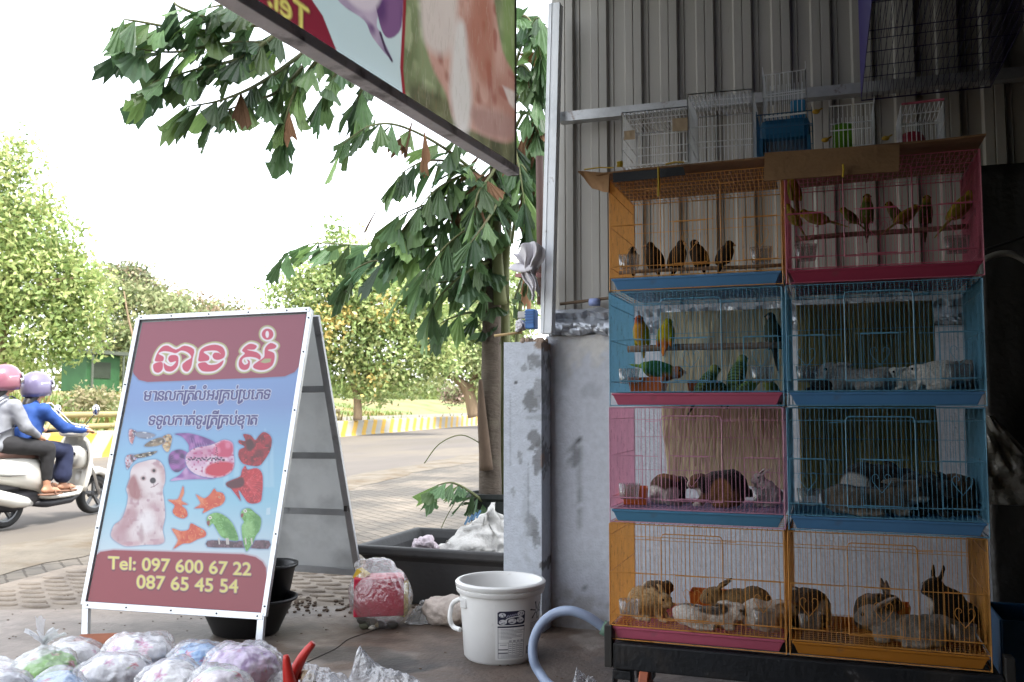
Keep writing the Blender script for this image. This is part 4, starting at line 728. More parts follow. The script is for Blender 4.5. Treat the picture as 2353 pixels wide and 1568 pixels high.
# fourth row left: young rabbits
k, c = 3, 0
rabbit('grey brown and white rabbit at the back left behind the cream one', inc(k, c, 1510, 1410, .3), 60, .19, 'hunch', patchy('#6f5c48', [('#e3ddd2', (-.2, .2, .25), (.3, .2, .3)), ('#1d1916', (.2, .0, .62), (.2, .2, .14))]), 'back', seed=13)
rabbit('cream rabbit nosing down beside the left cup', inc(k, c, 1492, 1440, .12), -18, .2, 'hunch', solid('#b79a72', '#d8c9ae', None, '#a3845e'), 'tilt', -15, seed=14)
rabbit('white rabbit with grey ears lying pressed against the front wires', inc(k, c, 1625, 1462, .065), 0, .235, 'flat', patchy('#dfdcd6', [('#4b4642', (.12, -.12, .30), (.22, .1, .08)), ('#5a5550', (.55, -.05, .27), (.06, .1, .06)), ('#6a645e', (-.1, 0, .30), (.35, .06, .05))]), 'back', 0, seed=15)
rabbit('sandy rabbit with upright ears facing left over the white one', inc(k, c, 1700, 1430, .2), 190, .25, 'loaf', solid('#8d7350', '#b9a586', '#5d4a3a', '#6f5a40'), 'tilt', -5, seed=16)
rabbit('white rabbit stretching its head up at the right wires', inc(k, c, 1765, 1448, .11), 20, .21, 'loaf', patchy('#dcd6ce', [('#b58a80', (.42, 0, .42), (.1, .08, .08))]), 'back', 0, seed=17)
# fourth row right
k, c = 3, 1
rabbit('brown rabbit with a white blaze behind the left cup', inc(k, c, 1855, 1455, .2), 120, .24, 'hunch', patchy('#3d3028', [('#cfc8be', (.3, .08, .42), (.16, .05, .1)), ('#d8d2c8', (-.36, -.1, .2), (.1, .2, .25))]), 'back', seed=18)
rabbit('grey rabbit with upright pink lined ears facing away', inc(k, c, 2020, 1475, .22), 50, .225, 'hunch', solid('#5c564e', '#9c958b', '#8f7a72', '#433e38'), 'up', -30, seed=19)
rabbit('silver grey rabbit lying along the front wires facing left', inc(k, c, 2100, 1505, .075), 182, .29, 'flat', solid('#84827e', '#b3b0aa', '#a59a94', '#5d5b58'), 'tilt', -20, seed=20)
rabbit('black and white rabbit sitting upright near the right end', inc(k, c, 2180, 1480, .22), 195, .25, 'sit', patchy('#141211', [('#ded9d2', (.26, -.03, .64), (.10, .04, .2)), ('#ded9d2', (.2, 0, .38), (.12, .12, .13)), ('#ded9d2', (.22, 0, .08), (.14, .14, .1))]), 'up', 25, seed=21)
# birds: x forward, z up, unit = head to rump
def bird(name, lab, pos, head, L, pitch, colfn, cat='bird', group=None, tail=.55, beak=.09, turn=0, hook=True, fat=1.0, seed=0, feet=True):
    mb = MB(); Rm = Matrix.Rotation(R(-pitch), 3, 'Y'); f = lambda x, y, z: tuple(Rm @ Vector((x, y, z)))
    e = Rm.to_euler(); mb.ell(f(0, 0, 0), (.36, .2 * fat, .205 * fat), e); mb.ell(f(.16, 0, .0), (.24, .19 * fat, .19 * fat), e)
    hd = np.array(f(.40, 0, .02)) + [.03, 0, .03]; mb.ell(hd, (.145, .13, .14)); mb.cap(f(.25, 0, .0), .16 * fat, tuple(hd), .12)
    mb.tube([f(-.2, 0, 0), f(-.38, 0, .0), f(-.38 - tail * .5, 0, -.01), f(-.38 - tail, 0, -.02)], [.13, .1, .075, .03], 8, flat=.45)
    for s in (-1, 1): mb.ell(f(-.08, s * .165 * fat, .03), (.33, .05, .13 * fat), e)
    me = remesh(mb, .026, 4); p = coords(me); loc = p @ np.array(Rm); set_col(me, colfn(loc, p, hd)); me.vertices.foreach_set('co', (p * L).astype(np.float32).ravel()); me.update(); me.materials.append(m_fea); me.name = name
    o = link_mesh(name, me, None, pos); o.rotation_euler = (0, 0, R(head)); tag(o, lab, cat, group)
    def kid(nm, b, mt):
        b.v = [tuple(np.array(v) * L + np.array(pos)) for v in b.v]; return b.build(nm, mt, o, smooth=True)
    tv = Matrix.Rotation(R(turn), 3, 'Z'); g = lambda x, y, z: tuple(hd + np.array(tv @ Vector((x, y, z))))
    b = MB(); b.tube([g(.11, 0, .02), g(.11 + beak * .7, 0, -.0), g(.11 + beak * (.75 if hook else 1.3), 0, -.06 if hook else -.02)], [.045, .035, .006], 8); kid('beak', b, colfn.beak if hasattr(colfn, 'beak') else m_beak)
    for s in (-1, 1): kid('eye', MB().ell(g(.07, s * .105, .03), (.026,) * 3, None, 8, 6), m_eye)
    if feet:
        b = MB()
        for s in (-1, 1): q = np.array(f(-.05, s * .07, -.15)); b.tube([q, q + [0, 0, -.1]], .018, 5); b.tube([q + [-.04, 0, -.1], q + [.06, 0, -.1]], .015, 5)
        kid('foot', b, m_claw)
    return o
def plum(base, head=None, breast=None, wing=None, tailc=None, bars=None, rump=None):
    def f(l, p, hd):
        c = np.repeat(lin(base)[None], len(l), 0) * (1 + .1 * wob(l, 7, 3)[:, None])
        if breast: c = mixc(c, breast, sm(-l[:, 2], -.02, .08) * sm(l[:, 0], -.25, .0))
        if wing: c = mixc(c, wing, sm(np.abs(l[:, 1]), .13, .16) * sm(-l[:, 0], -.2, -.1))
        if bars: c = mixc(c, bars, (np.sin(l[:, 0] * 75 + 2 * wob(l, 9, 1)) > .1).astype(float)[:, None] * sm(l[:, 2], -.03, .05) * .85)
        if tailc: c = mixc(c, tailc, sm(-l[:, 0], .32, .4))
        if rump: c = mixc(c, rump, sm(-l[:, 0], .2, .3) * (1 - sm(-l[:, 0], .6, .7)))
        if head: c = mixc(c, head, 1 - sm(np.linalg.norm(p - hd, axis=1), .13, .2))
        return c
    return f
# top left: dark birds on a low perch
k, c = 0, 0; o_ = cage_origin(k, c)
dark = plum('#2c2622', '#2a2320', '#3c332d', '#211c19', '#191512')
for i, (px, hd, turn, lab) in enumerate([(1454, -80, 0, 'dark bird stretching its neck behind the left cup'), (1503, -110, 0, 'dark bird fluffed up second from the left cup'), (1557, -60, 0, 'dark bird in the middle of the five on the low perch'), (1606, -125, 0, 'dark bird right under the middle heart'), (1667, 70, 0, 'dark bird sitting apart at the right of the low perch')]):
    p = inc(k, c, px, 600, .14, o_[2] + .128); bird('dark_bird', lab, p, hd, .108 + .007 * ((i * 2) % 5) / 2, (34, 58, 47, 62, 50)[i], dark, 'bird', 'dark birds on the low perch', (.5, .25, .35, .25, .45)[i], .1, turn=(40, -60, 20, 70, -30)[i], hook=False, fat=(1.0, 1.35, 1.2, 1.3, 1.1)[i], seed=i)
# top right: yellow birds
k, c = 0, 1; yel = plum('#a89a34', '#b8a638', '#a39a55', '#8d8630', '#8f8a4a'); grn = plum('#7f8436', '#a89c38', '#6f8a3c', '#5f6a30', '#5b6634'); grb = plum('#6f7d34', '#a3983a', '#66823c', '#555f2c', '#4c5630', '#3d3a20')
for px, py, dy, hd, L, pit, fn, lab in [(1824, 440, .06, 120, .12, 70, yel, 'yellow bird clinging high on the left wires'), (1824, 500, .08, 160, .11, 60, yel, 'yellow bird clinging on the left wires under the other'), (1878, 502, .2, 175, .13, 20, yel, 'yellow bird leaning left with its tail stretched right'), (1956, 500, .26, 180, .10, 45, grn, 'dull green bird hidden behind the upright yellow faced one'), (1992, 487, .2, -85, .125, 75, grb, 'upright yellow faced green bird right of the door edge'), (2058, 492, .26, 150, .11, 55, grn, 'dull yellow bird with its back to the perch middle'), (2080, 498, .2, 20, .12, 35, yel, 'yellow bird whose tail hangs down left below the perch'), (2128, 488, .26, -80, .12, 75, grb, 'green bird with a yellow face near the right heart'), (2205, 480, .18, 15, .15, 48, yel, 'large pale yellow bird at the right end of the perch')]:
    o_ = cage_origin(k, c); p = PY(px, py, o_[1] + dy); bird('yellow_bird', lab, p, hd, L * .85, pit, fn, 'bird', 'yellow birds in the rose red cage', .65, .07, seed=3)
# second left: lovebirds and budgerigars
k, c = 1, 0; o_ = cage_origin(k, c)
lb = plum('#c9a91f', '#b5532a', '#c98f22', '#a3a024', '#b3a02a'); lb.beak = mat('red_beak', '#8f1f1a', .4); lb2 = plum('#c2ab1c', '#b3a81e', '#c9a51e', '#8f9a20', '#c4562a', None, '#cf7a2a'); lb3 = plum('#2f6a34', '#b0622a', '#a8622a', '#2c5f38', '#245a34', None, '#7a9a3a')
P_ = inc(k, c, 1473, 772, .16, 0); bird('lovebird', 'yellow lovebird with an orange face and red beak', [P_[0], o_[1] + .16, o_[2] + .258], -100, .125, 72, lb, 'lovebird', 'lovebirds', .35, .1, fat=1.15)
P_ = inc(k, c, 1531, 780, .16, 0); bird('lovebird', 'yellow lovebird turning its back with an orange red tail', [P_[0], o_[1] + .155, o_[2] + .25], 85, .13, 58, lb2, 'lovebird', 'lovebirds', .3, .1, fat=1.15)
P_ = inc(k, c, 1512, 862, .1, 0); bird('lovebird', 'green lovebird with orange head bending over an orange box', [P_[0], o_[1] + .1, o_[2] + .125], 0, .16, -14, lb3, 'lovebird', 'lovebirds', .3, .09, fat=1.05, feet=False)
bud = plum('#5f7d46', '#8f9650', '#6f8a52', '#6b6d3c', '#4a5a3c', '#2f3424'); dk = plum('#2b3024', '#33382a', '#3a4030', '#1c2018', '#151a18', '#6f7240'); 
for px, py, dy, hd, L, pit, fn, lab in [(1776, 770, .17, -110, .14, 72, dk, 'dark barred budgerigar at the right end of the thick perch'), (1622, 884, .14, 35, .14, 55, bud, 'pale green budgerigar reaching up to the right'), (1695, 862, .18, 60, .14, 60, bud, 'tall green budgerigar stretching above the others'), (1652, 892, .2, 150, .12, 25, bud, 'olive budgerigar crouching between the two tall ones'), (1712, 895, .13, 15, .11, 35, plum('#6a8a3c', '#a3a040', '#7a9a48', '#5f6f38', '#4a5a3c', '#2f3424'), 'bright green budgerigar low beside the right heart'), (1772, 893, .12, -120, .10, 45, plum('#8f8f34', '#a89c38', '#7d8a44', '#5f6030', '#4a5a3c', '#3a3a20'), 'small yellow budgerigar in the right corner under the cup')]:
    p = PY(px, py, o_[1] + dy); bird('budgerigar', lab, p, hd, L, pit, fn, 'budgerigar', 'budgerigars in the lovebird cage', .6, .06, seed=5)
# ================================================================ printed pictures: a small painter on numpy grids
def homog(src, dst):
    A = []
    for (x, y), (u, v) in zip(src, dst): A += [[x, y, 1, 0, 0, 0, -u * x, -u * y, -u], [0, 0, 0, x, y, 1, -v * x, -v * y, -v]]
    return np.linalg.svd(np.array(A, float))[2][-1].reshape(3, 3)
def hmap(Hm, P): P = np.asarray(P, float); q = np.concatenate([P, np.ones((len(P), 1))], 1) @ Hm.T; return q[:, :2] / q[:, 2:]
class Canvas:
    """px: four corners of the print in the photograph (top left, top right, bottom right, bottom left)"""
    def __init__(s, w, h, px, bg):
        s.w, s.h = w, h; s.H = homog(px, [(0, 0), (w, 0), (w, h), (0, h)]); Hi = np.linalg.inv(s.H); s.X, s.Y = np.meshgrid(np.arange(w) + .5, np.arange(h) + .5)
        v = hmap(Hi, np.stack([s.X.ravel(), s.Y.ravel()], 1)).reshape(h, w, 2); s.VX, s.VY = v[..., 0], v[..., 1]; s.a = np.ones((h, w, 3)) * lin(bg)
        s.sc = h / np.hypot(px[3][0] - px[0][0], px[3][1] - px[0][1])
    def T(s, P): return hmap(s.H, P)
    def win(s, P, pad): x0, y0 = np.floor(P.min(0) - pad).astype(int); x1, y1 = np.ceil(P.max(0) + pad).astype(int); return slice(max(0, y0), max(0, min(s.h, y1))), slice(max(0, x0), max(0, min(s.w, x1)))
    def seg(s, P, closed, W):
        X, Y = s.X[W], s.Y[W]; d = np.full(X.shape, 1e9); ins = np.zeros(X.shape, bool); n = len(P)
        for i in range(n if closed else n - 1):
            a, b = P[i], P[(i + 1) % n]; e = b - a; t = np.clip(((X - a[0]) * e[0] + (Y - a[1]) * e[1]) / (e @ e + 1e-9), 0, 1); d = np.minimum(d, np.hypot(X - a[0] - t * e[0], Y - a[1] - t * e[1]))
            if closed and a[1] != b[1]: ins ^= ((a[1] > Y) != (b[1] > Y)) & (X < (b[0] - a[0]) * (Y - a[1]) / (b[1] - a[1]) + a[0])
        return np.where(ins, -d, d) if closed else d
    def put(s, W, k, colr):
        k = k[..., None]
        if callable(colr): c = colr(s.VX[W], s.VY[W])
        else: c = lin(colr)
        s.a[W] = s.a[W] * (1 - k) + c * k
    def fill(s, P, colr, soft=.8, grow=0., al=1., smooth=0):
        if smooth: P = crs(P, smooth, True)
        P = s.T(P); g = grow * s.sc; W = s.win(P, g + soft * s.sc + 2); s.put(W, np.clip(.5 - (s.seg(P, True, W) - g) / max(1., soft * s.sc), 0, 1) * al, colr)
    def line(s, P, r, colr, soft=.8, al=1., smooth=0):
        if smooth: P = crs(P, smooth)
        P = s.T(P); g = r * s.sc; W = s.win(P, g + soft * s.sc + 2); s.put(W, np.clip(.5 - (s.seg(P, False, W) - g) / max(1., soft * s.sc), 0, 1) * al, colr)
    def ell(s, c, rx, ry, colr, ang=0., soft=.8, al=1.): s.fill([(c[0] + rx * math.cos(t) * math.cos(ang) - ry * math.sin(t) * math.sin(ang), c[1] + rx * math.cos(t) * math.sin(ang) + ry * math.sin(t) * math.cos(ang)) for t in np.linspace(0, 6.28, 24)[:-1]], colr, soft, 0, al)
    def mask_loops(s, loops):
        """coverage of closed outlines (canvas pixels), winding rule, 4 x 4 samples"""
        K = 4; D = np.zeros((s.h * K, s.w * K + 1), np.int32)
        for t in loops:
            t = np.asarray(t) * K; u = np.roll(t, -1, 0)
            for (xa, ya), (xb, yb) in zip(t, u):
                if ya == yb: continue
                sg = 1 if yb > ya else -1; lo, hi = min(ya, yb), max(ya, yb); r0, r1 = max(0, math.ceil(lo - .5)), min(s.h * K - 1, math.ceil(hi - .5) - 1)
                if r1 < r0: continue
                rr = np.arange(r0, r1 + 1); xs = xa + (rr + .5 - ya) * (xb - xa) / (yb - ya); D[rr, np.clip(np.ceil(xs - .5), 0, s.w * K).astype(int)] += sg
        return (np.cumsum(D, 1)[:, :-1] != 0).reshape(s.h, K, s.w, K).mean((1, 3))
    def stamp(s, m, colr, al=1.): s.put((slice(None), slice(None)), np.clip(m, 0, 1) * al, colr)
def shift(m, dx, dy): return np.roll(np.roll(m, dy, 0), dx, 1)
def dil(m, r):
    out = m.copy()
    for dx in range(-int(r + 1), int(r + 2)):
        for dy in range(-int(r + 1), int(r + 2)):
            d = math.hypot(dx, dy)
            if d <= r + .5: out = np.maximum(out, shift(m, dx, dy) * min(1, max(0, r + 1 - d)))
    return out
def glyphs(txt):
    """closed outlines of a string set in the built-in lettering"""
    cu = bpy.data.curves.new('t', 'FONT'); cu.body = txt; o = bpy.data.objects.new('t', cu); COL.objects.link(o); bpy.context.view_layer.update(); out = []
    c2 = o.to_curve(bpy.context.evaluated_depsgraph_get())
    for sp in c2.splines:
        b = sp.bezier_points; n = len(b); L = []
        for i in range(n):
            p0, h0, h1, p1 = [np.array(v[:2]) for v in (b[i].co, b[i].handle_right, b[(i + 1) % n].handle_left, b[(i + 1) % n].co)]
            for t in (0, .2, .4, .6, .8): L.append((1 - t) ** 3 * p0 + 3 * (1 - t) ** 2 * t * h0 + 3 * (1 - t) * t * t * h1 + t ** 3 * p1)
        if n > 1: out.append(np.array(L))
    o.to_curve_clear(); bpy.data.objects.remove(o); bpy.data.curves.remove(cu); return out
def place_text(cv, txt, x0, y0, x1, y1, hgt, slant=0., mirror=False):
    """text between two baseline ends in photo pixels, hgt = cap height in photo pixels"""
    tr = glyphs(txt); A = np.concatenate(tr); mn, mx = A.min(0), A.max(0); out = []; H0 = .70
    for t in tr:
        u = (t[:, 0] - mn[0]) / (mx[0] - mn[0]); v = t[:, 1] / H0; u2 = 1 - u if mirror else u
        X = x0 + (x1 - x0) * u2 + slant * v * hgt; Y = y0 + (y1 - y0) * u2 - v * hgt; out.append(cv.T(np.stack([X, Y], 1)))
    return cv.mask_loops(out)
def print_panel(name, cv, Pfn, m, parent, back=False):
    """coloured grid: Pfn(s,t) maps canvas fractions to points"""
    h, w = cv.h, cv.w; gx, gy = np.meshgrid(np.linspace(0, 1, w + 1), np.linspace(0, 1, h + 1)); P = Pfn(gx[..., None], gy[..., None]); off = WL[parent.name]
    me = bpy.data.meshes.new(name); N = (w + 1) * (h + 1); me.vertices.add(N); me.vertices.foreach_set('co', (P.reshape(-1, 3) - off).astype(np.float32).ravel())
    i = np.arange(h)[:, None] * (w + 1) + np.arange(w)[None]; q = np.stack([i, i + w + 1, i + w + 2, i + 1], -1).reshape(-1); nf = w * h
    me.loops.add(nf * 4); me.loops.foreach_set('vertex_index', q.astype(np.int32)); me.polygons.add(nf); me.polygons.foreach_set('loop_start', np.arange(0, nf * 4, 4, dtype=np.int32)); me.polygons.foreach_set('loop_total', np.full(nf, 4, dtype=np.int32)); me.update()
    a = np.pad(cv.a, ((0, 1), (0, 1), (0, 0)), mode='edge'); set_col(me, a.reshape(-1, 3)); me.materials.append(m); return link_mesh(name, me, parent)
def grad(stops):
    """vertical gradient in photo pixels: [(y, colour)]"""
    ys = [a for a, _ in stops]; cs = np.array([lin(c) for _, c in stops])
    return lambda x, y: np.stack([np.interp(y, ys, cs[:, i]) for i in range(3)], -1)
# ---------------------------------------------------------------- the A-board
SG = [(328, 742), (704, 722), (606, 1408), (202, 1382)]
cv = Canvas(372, 640, SG, '#9cc3e0')
cv.put((slice(None), slice(None)), np.ones((cv.h, cv.w)), grad([(870, '#7fa0d4'), (930, '#7f9ccf'), (980, '#86add9'), (1060, '#8fc0e0'), (1150, '#96cbe3'), (1220, '#b4d5e6'), (1290, '#cfdfe9')]))
nz = np.stack([cv.VX, cv.VY, 0 * cv.VX], -1); k = np.clip(wob(nz, .012, 3) * 1.2 - .1, 0, 1) * .35 * (cv.VY > 1150); cv.put((slice(None), slice(None)), k, '#e8eef2')
for x, w_, y0 in ((520, 6, 1020), (545, 8, 1030), (585, 10, 1000), (610, 9, 985), (625, 6, 1010), (565, 6, 1040)): cv.fill([(x - w_, 1120), (x - w_ * .6, y0 + 14), (x, y0), (x + w_ * .6, y0 + 14), (x + w_, 1120)], '#b9dcec', 4, al=.35)
MAR = '#8f3a50'
def quad_round(pts, r=34):
    return pts
top = [(300, 700), (730, 690), (700, 800), (690, 840), (678, 856), (655, 866), (600, 869), (340, 879), (320, 874), (308, 860), (302, 842)]
cv.fill(top, '#6d7fa8', 5, 3, .7); cv.fill(top, '#93465a', 1.2)
bot = [(190, 1420), (205, 1310), (216, 1282), (232, 1269), (262, 1265), (420, 1270), (560, 1275), (588, 1281), (604, 1292), (612, 1306), (620, 1430)]
cv.fill(bot, '#b98a9a', 4, 3, .7); cv.fill(bot, '#94303f', 1.2)
# the large name: traced letter shapes with white and olive outlines
def TT(L): return [(320 + x * .152, 734.1 + y * .152) for x, y in L]
red = [([(285, 500), (350, 420), (440, 400), (560, 460), (690, 400), (835, 460), (815, 600), (790, 730), (735, 800), (670, 770), (655, 690), (720, 630), (790, 580), (740, 510), (640, 480), (560, 520), (470, 500), (370, 490), (300, 525), (375, 570), (360, 640), (245, 640), (250, 580)], 0),
       ([(215, 690), (300, 650), (360, 660), (360, 760), (300, 815), (230, 790)], 3), ([(375, 660), (430, 700), (500, 710), (560, 640), (480, 660), (440, 610), (470, 550), (560, 545), (600, 590), (590, 700), (540, 770), (470, 800), (400, 780), (375, 720)], 3),
       ([(905, 560), (930, 470), (1020, 410), (1150, 385), (1260, 420), (1305, 500), (1290, 580), (1210, 620), (1140, 610), (1110, 560), (1140, 510), (1210, 510), (1235, 530), (1180, 485), (1080, 480), (980, 500), (1060, 560), (1060, 620), (1000, 640), (900, 640)], 3),
       ([(890, 680), (1000, 650), (1060, 690), (1180, 680), (1280, 620), (1255, 700), (1160, 780), (1040, 800), (940, 780)], 3),
       ([(1555, 480), (1610, 410), (1690, 370), (1785, 405), (1745, 465), (1640, 465), (1780, 500), (1845, 560), (1830, 620), (1770, 590), (1680, 575), (1590, 590), (1560, 640), (1600, 690), (1650, 660), (1630, 610), (1680, 640), (1665, 740), (1600, 775), (1530, 750), (1505, 680), (1530, 590), (1600, 520)], 0),
       ([(1905, 440), (1990, 360), (2080, 400), (2050, 450), (1950, 470), (2040, 510), (2055, 590), (2020, 700), (1930, 765), (1820, 775), (1730, 740), (1735, 690), (1800, 640), (1860, 600), (1895, 560)], 0)]
for cc, g in (('#a9a97a', 7.5), ('#b8b487', 6), ('#e9e3ea', 3.8)):
    for L, sm_ in red: cv.fill(TT(L), cc, 1, g, smooth=3)
    cv.ell((320 + 1945 * .152, 734.1 + 230 * .152), 14.5 + g - 1, 14 + g - 1, cc, 1)
for L, sm_ in red: cv.fill(TT(L), '#c64a66', .8, -.3, smooth=3)
cv.fill(TT([(1835, 650), (1900, 600), (2000, 600), (1990, 650), (1900, 670)]), '#a9ab80', .8)
for L in ([(650, 560), (740, 575), (655, 615)],): cv.fill(TT(L), '#93465a', .8)
for L in ([(400, 560), (430, 570), (420, 610), (405, 620)], [(1080, 500), (1110, 500), (1090, 560)], [(1070, 660), (1150, 645), (1100, 675)]): cv.fill(TT(L), '#a9ab80', .8)
cv.ell((320 + 1945 * .152, 734.1 + 230 * .152), 13.5, 13, '#c64a66'); cv.ell((320 + 1940 * .152, 734.1 + 232 * .152), 4, 8, '#ece6ee')
# two lines of smaller writing, built letter by letter
def khmer(items, x0, y0, x1, y1, hgt):
    tris = []; x = 0.0
    for g in items:
        if g == 'RO':  # the hooked sign that stands before its letter and dips below
            def q(a, b, w): a = np.array(a, float); b = np.array(b, float); d = b - a; nn = np.array([-d[1], d[0]]) / np.linalg.norm(d) * w; tris.append(np.array([a + nn, b + nn, b - nn, a - nn]))
            q((x + .06, .60), (x + .06, -.24), .05); q((x + .06, -.24), (x + .30, -.10), .06); q((x + .29, -.14), (x + .26, .0), .05); q((x + .0, .57), (x + .2, .57), .04); x += .24
            continue
        dy = 0.0
        if isinstance(g, tuple): g, dx, dy = g; adv = False; ox = dx
        else: adv = True; ox = 0
        tr = glyphs(g); A = np.concatenate(tr); mn, mx = A.min(0), A.max(0)
        if adv: o = x - mn[0]; x += mx[0] - mn[0] + .07
        else: o = x - .07 - mx[0] + ox
        for t in tr: tris.append(t + [o, dy])
    hh = .62; out = []
    for t in tris: u = t[:, 0] / x; v = t[:, 1] / hh; out.append(cv.T(np.stack([x0 + (x1 - x0) * u + .18 * v * hgt, y0 + (y1 - y0) * u - v * hgt], 1)))
    return cv.mask_loops(out)
up_ = lambda g, dx=0.0: (g, dx, 0)
l1 = ['\u1798', '\u17b6', '\u1793', '\u179b', '\u1780', up_('\u17cb', -.1), 'RO', '\u178f', up_('\u17b8'), '\u179b', up_('\u17c6', -.05), '\u17a2', '\u179a', 'RO', '\u1782', '\u1794', up_('\u17cb', -.1), 'RO', '\u1794', '\u17c1', '\u1797', '\u1791']
l2 = ['\u1791', '\u1791', ('\u17bc', 0, 0), '\u179b', '\u1780', '\u17b6', '\u178f', up_('\u17cb', -.1), '\u1791', ('\u17bc', 0, 0), '\u179a', 'RO', '\u178f', up_('\u17b8'), 'RO', '\u1782', '\u1794', up_('\u17cb', -.1), '\u1781', ('\u17bb', 0, 0), '\u17b6', '\u178f']
for L, a in ((l1, (329, 922, 622, 918, 23)), (l2, (341, 978, 592, 977, 23))):
    m = khmer(L, *a); cv.stamp(dil(shift(m, 1, 2), 2.2), '#6d80b4', .55); cv.stamp(dil(m, 2), '#dfe4f2'); cv.stamp(dil(m, .95), '#454580')
# telephone numbers
for txt, a in (('Tel: 097 600 67 22', (249, 1308, 577, 1323, 29)), ('087 65 45 54', (315, 1352, 547, 1363, 30))):
    m = place_text(cv, txt, *a, slant=.03); m = dil(m, .7); cv.stamp(shift(dil(m, 1.6), 1, 2), '#4a1826', .8); cv.stamp(dil(m, 1.4), '#b07a9a', .8); cv.stamp(m, '#e4dc7c')
def nzc(c1, c2, s=.3, seed=1, c3=None):
    a, b = lin(c1), lin(c2)
    def f(x, y):
        k = np.clip(.5 + .75 * wob(np.stack([x, y, 0 * x], -1), s, seed), 0, 1)[..., None]; c = a * (1 - k) + b * k
        if c3: k2 = np.clip(wob(np.stack([x, y, 0 * x], -1), s * 2.6, seed + 3) * 1.4 - .3, 0, 1)[..., None]; c = c * (1 - k2) + lin(c3) * k2
        return c
    return f
def fish(P, colr, **k): cv.fill(P, '#5c7fae', 4, 2.2, .65, smooth=k.get('smooth', 4)); cv.fill(P, colr, .9, smooth=k.get('smooth', 4))
def hx(L, ox=180 * .9412, oy=740 * .9412, s=.306 * .9412): return [(ox + x * s, oy + y * s) for x, y in L]
def hy(L): return hx(L, 180 * .9412, 1020 * .9412, .37 * .9412)
# three guppies
fish(hx([(450, 1010), (520, 1040), (490, 1070), (470, 1130), (445, 1090)]), nzc('#c98a8e', '#3a2a38', .35, 2, '#e8dce0')); fish(hx([(490, 1040), (560, 1030), (655, 1055), (600, 1085), (520, 1075)]), nzc('#30303c', '#8a8fa0', .2, 3, '#cfd4dc'))
fish(hx([(700, 1080), (760, 1050), (788, 1080), (765, 1180), (735, 1185), (705, 1130)]), nzc('#5a5148', '#d8c4a0', .4, 4, '#c08a4a')); fish(hx([(565, 1140), (620, 1100), (700, 1075), (730, 1110), (680, 1140), (600, 1150)]), nzc('#33323a', '#9c8a70', .25, 5, '#cabfae'))
fish(hx([(415, 1240), (460, 1210), (520, 1230), (470, 1280), (430, 1330)]), nzc('#3a3848', '#cfc8d8', .4, 6, '#b04a50')); fish(hx([(480, 1220), (560, 1200), (668, 1185), (620, 1220), (520, 1240)]), nzc('#3a3634', '#9a8a72', .3, 7, '#d8cfc0'))
# flowerhorn cichlid
fish(hy([(670, 110), (760, 105), (860, 130), (935, 165), (950, 190), (840, 215), (770, 230), (760, 180), (720, 130)]), nzc('#6a3d86', '#a46ab0', .25, 8)); fish(hy([(760, 240), (700, 212), (640, 235), (628, 290), (650, 345), (690, 362), (740, 330), (775, 300)]), nzc('#4a2d66', '#9a5aa6', .2, 9)); fish(hy([(640, 418), (700, 380), (770, 320), (900, 380), (930, 405), (820, 408), (720, 412)]), nzc('#8a55a0', '#c49acc', .25, 10))
fish(hy([(745, 250), (800, 205), (900, 185), (950, 165), (1000, 148), (1050, 170), (1055, 230), (1062, 300), (1040, 360), (970, 395), (880, 395), (800, 370), (750, 320)]), nzc('#cfa4c4', '#e6d2e2', .2, 11, '#b0487e'))
cv.fill(hy([(870, 350), (900, 310), (980, 290), (1055, 305), (1040, 355), (970, 392), (890, 380)]), '#c9304a', 6, smooth=4); cv.fill(hy([(930, 200), (980, 155), (1040, 165), (1055, 220), (1030, 262), (960, 260), (920, 235)]), nzc('#c8486e', '#dc7a9a', .2, 3), 5, smooth=4); cv.fill(hy([(800, 215), (900, 195), (940, 230), (900, 260), (800, 260)]), '#b84a80', 12, al=.6, smooth=4)
for i in range(26): cv.ell(hy([(760 + i * 9, 275 + 8 * math.sin(i * 2.3))])[0], 2.3, 1.8, '#2c2a48')
for i in range(14): cv.ell(hy([(945 + 9 * math.sin(i * 3), 200 + i * 8)])[0], 1.3, 1.2, '#3a2a48')
cv.ell(hy([(992, 282)])[0], 3, 2.6, '#3a1420')
for i in range(9): cv.line(hy([(770 + i * 18, 135 + i * 6), (790 + i * 17, 215)]), .35, '#c9a0d0', al=.6); cv.line(hy([(640 + i * 3, 240 + i * 13), (750, 285)]), .35, '#b88ac4', al=.5)
# two fighting fish
r1 = [(1120, 112), (1170, 118), (1200, 150), (1225, 120), (1255, 97), (1290, 112), (1310, 150), (1300, 215), (1270, 270), (1230, 318), (1180, 320), (1120, 305), (1090, 260), (1095, 215), (1130, 195), (1092, 170), (1095, 150), (1135, 155)]
fish(hy(r1), nzc('#a3182a', '#6a0f1e', .3, 12, '#c42a38'), smooth=3); cv.ell(hy([(1165, 180)])[0], 10, 14, '#4a0c18', soft=5); cv.ell(hy([(1225, 240)])[0], 12, 10, '#560f1a', soft=6, al=.7)
r2 = [(1010, 432), (1050, 412), (1100, 390), (1112, 350), (1135, 318), (1150, 345), (1210, 335), (1245, 370), (1250, 440), (1245, 510), (1235, 555), (1190, 570), (1150, 560), (1120, 520), (1090, 480), (1105, 550), (1080, 520), (1040, 470), (1015, 455)]
fish(hy(r2), nzc('#c3222e', '#a0182a', .3, 13, '#d8404a'), smooth=3); cv.fill(hy([(1010, 432), (1060, 410), (1115, 395), (1130, 430), (1110, 460), (1050, 470), (1015, 455)]), '#571525', 4, smooth=3)
for i in range(12): cv.line(hy([(1140, 430), (1245 - 4 * abs(i - 5), 350 + i * 18)]), .4, '#e0606a', al=.5)
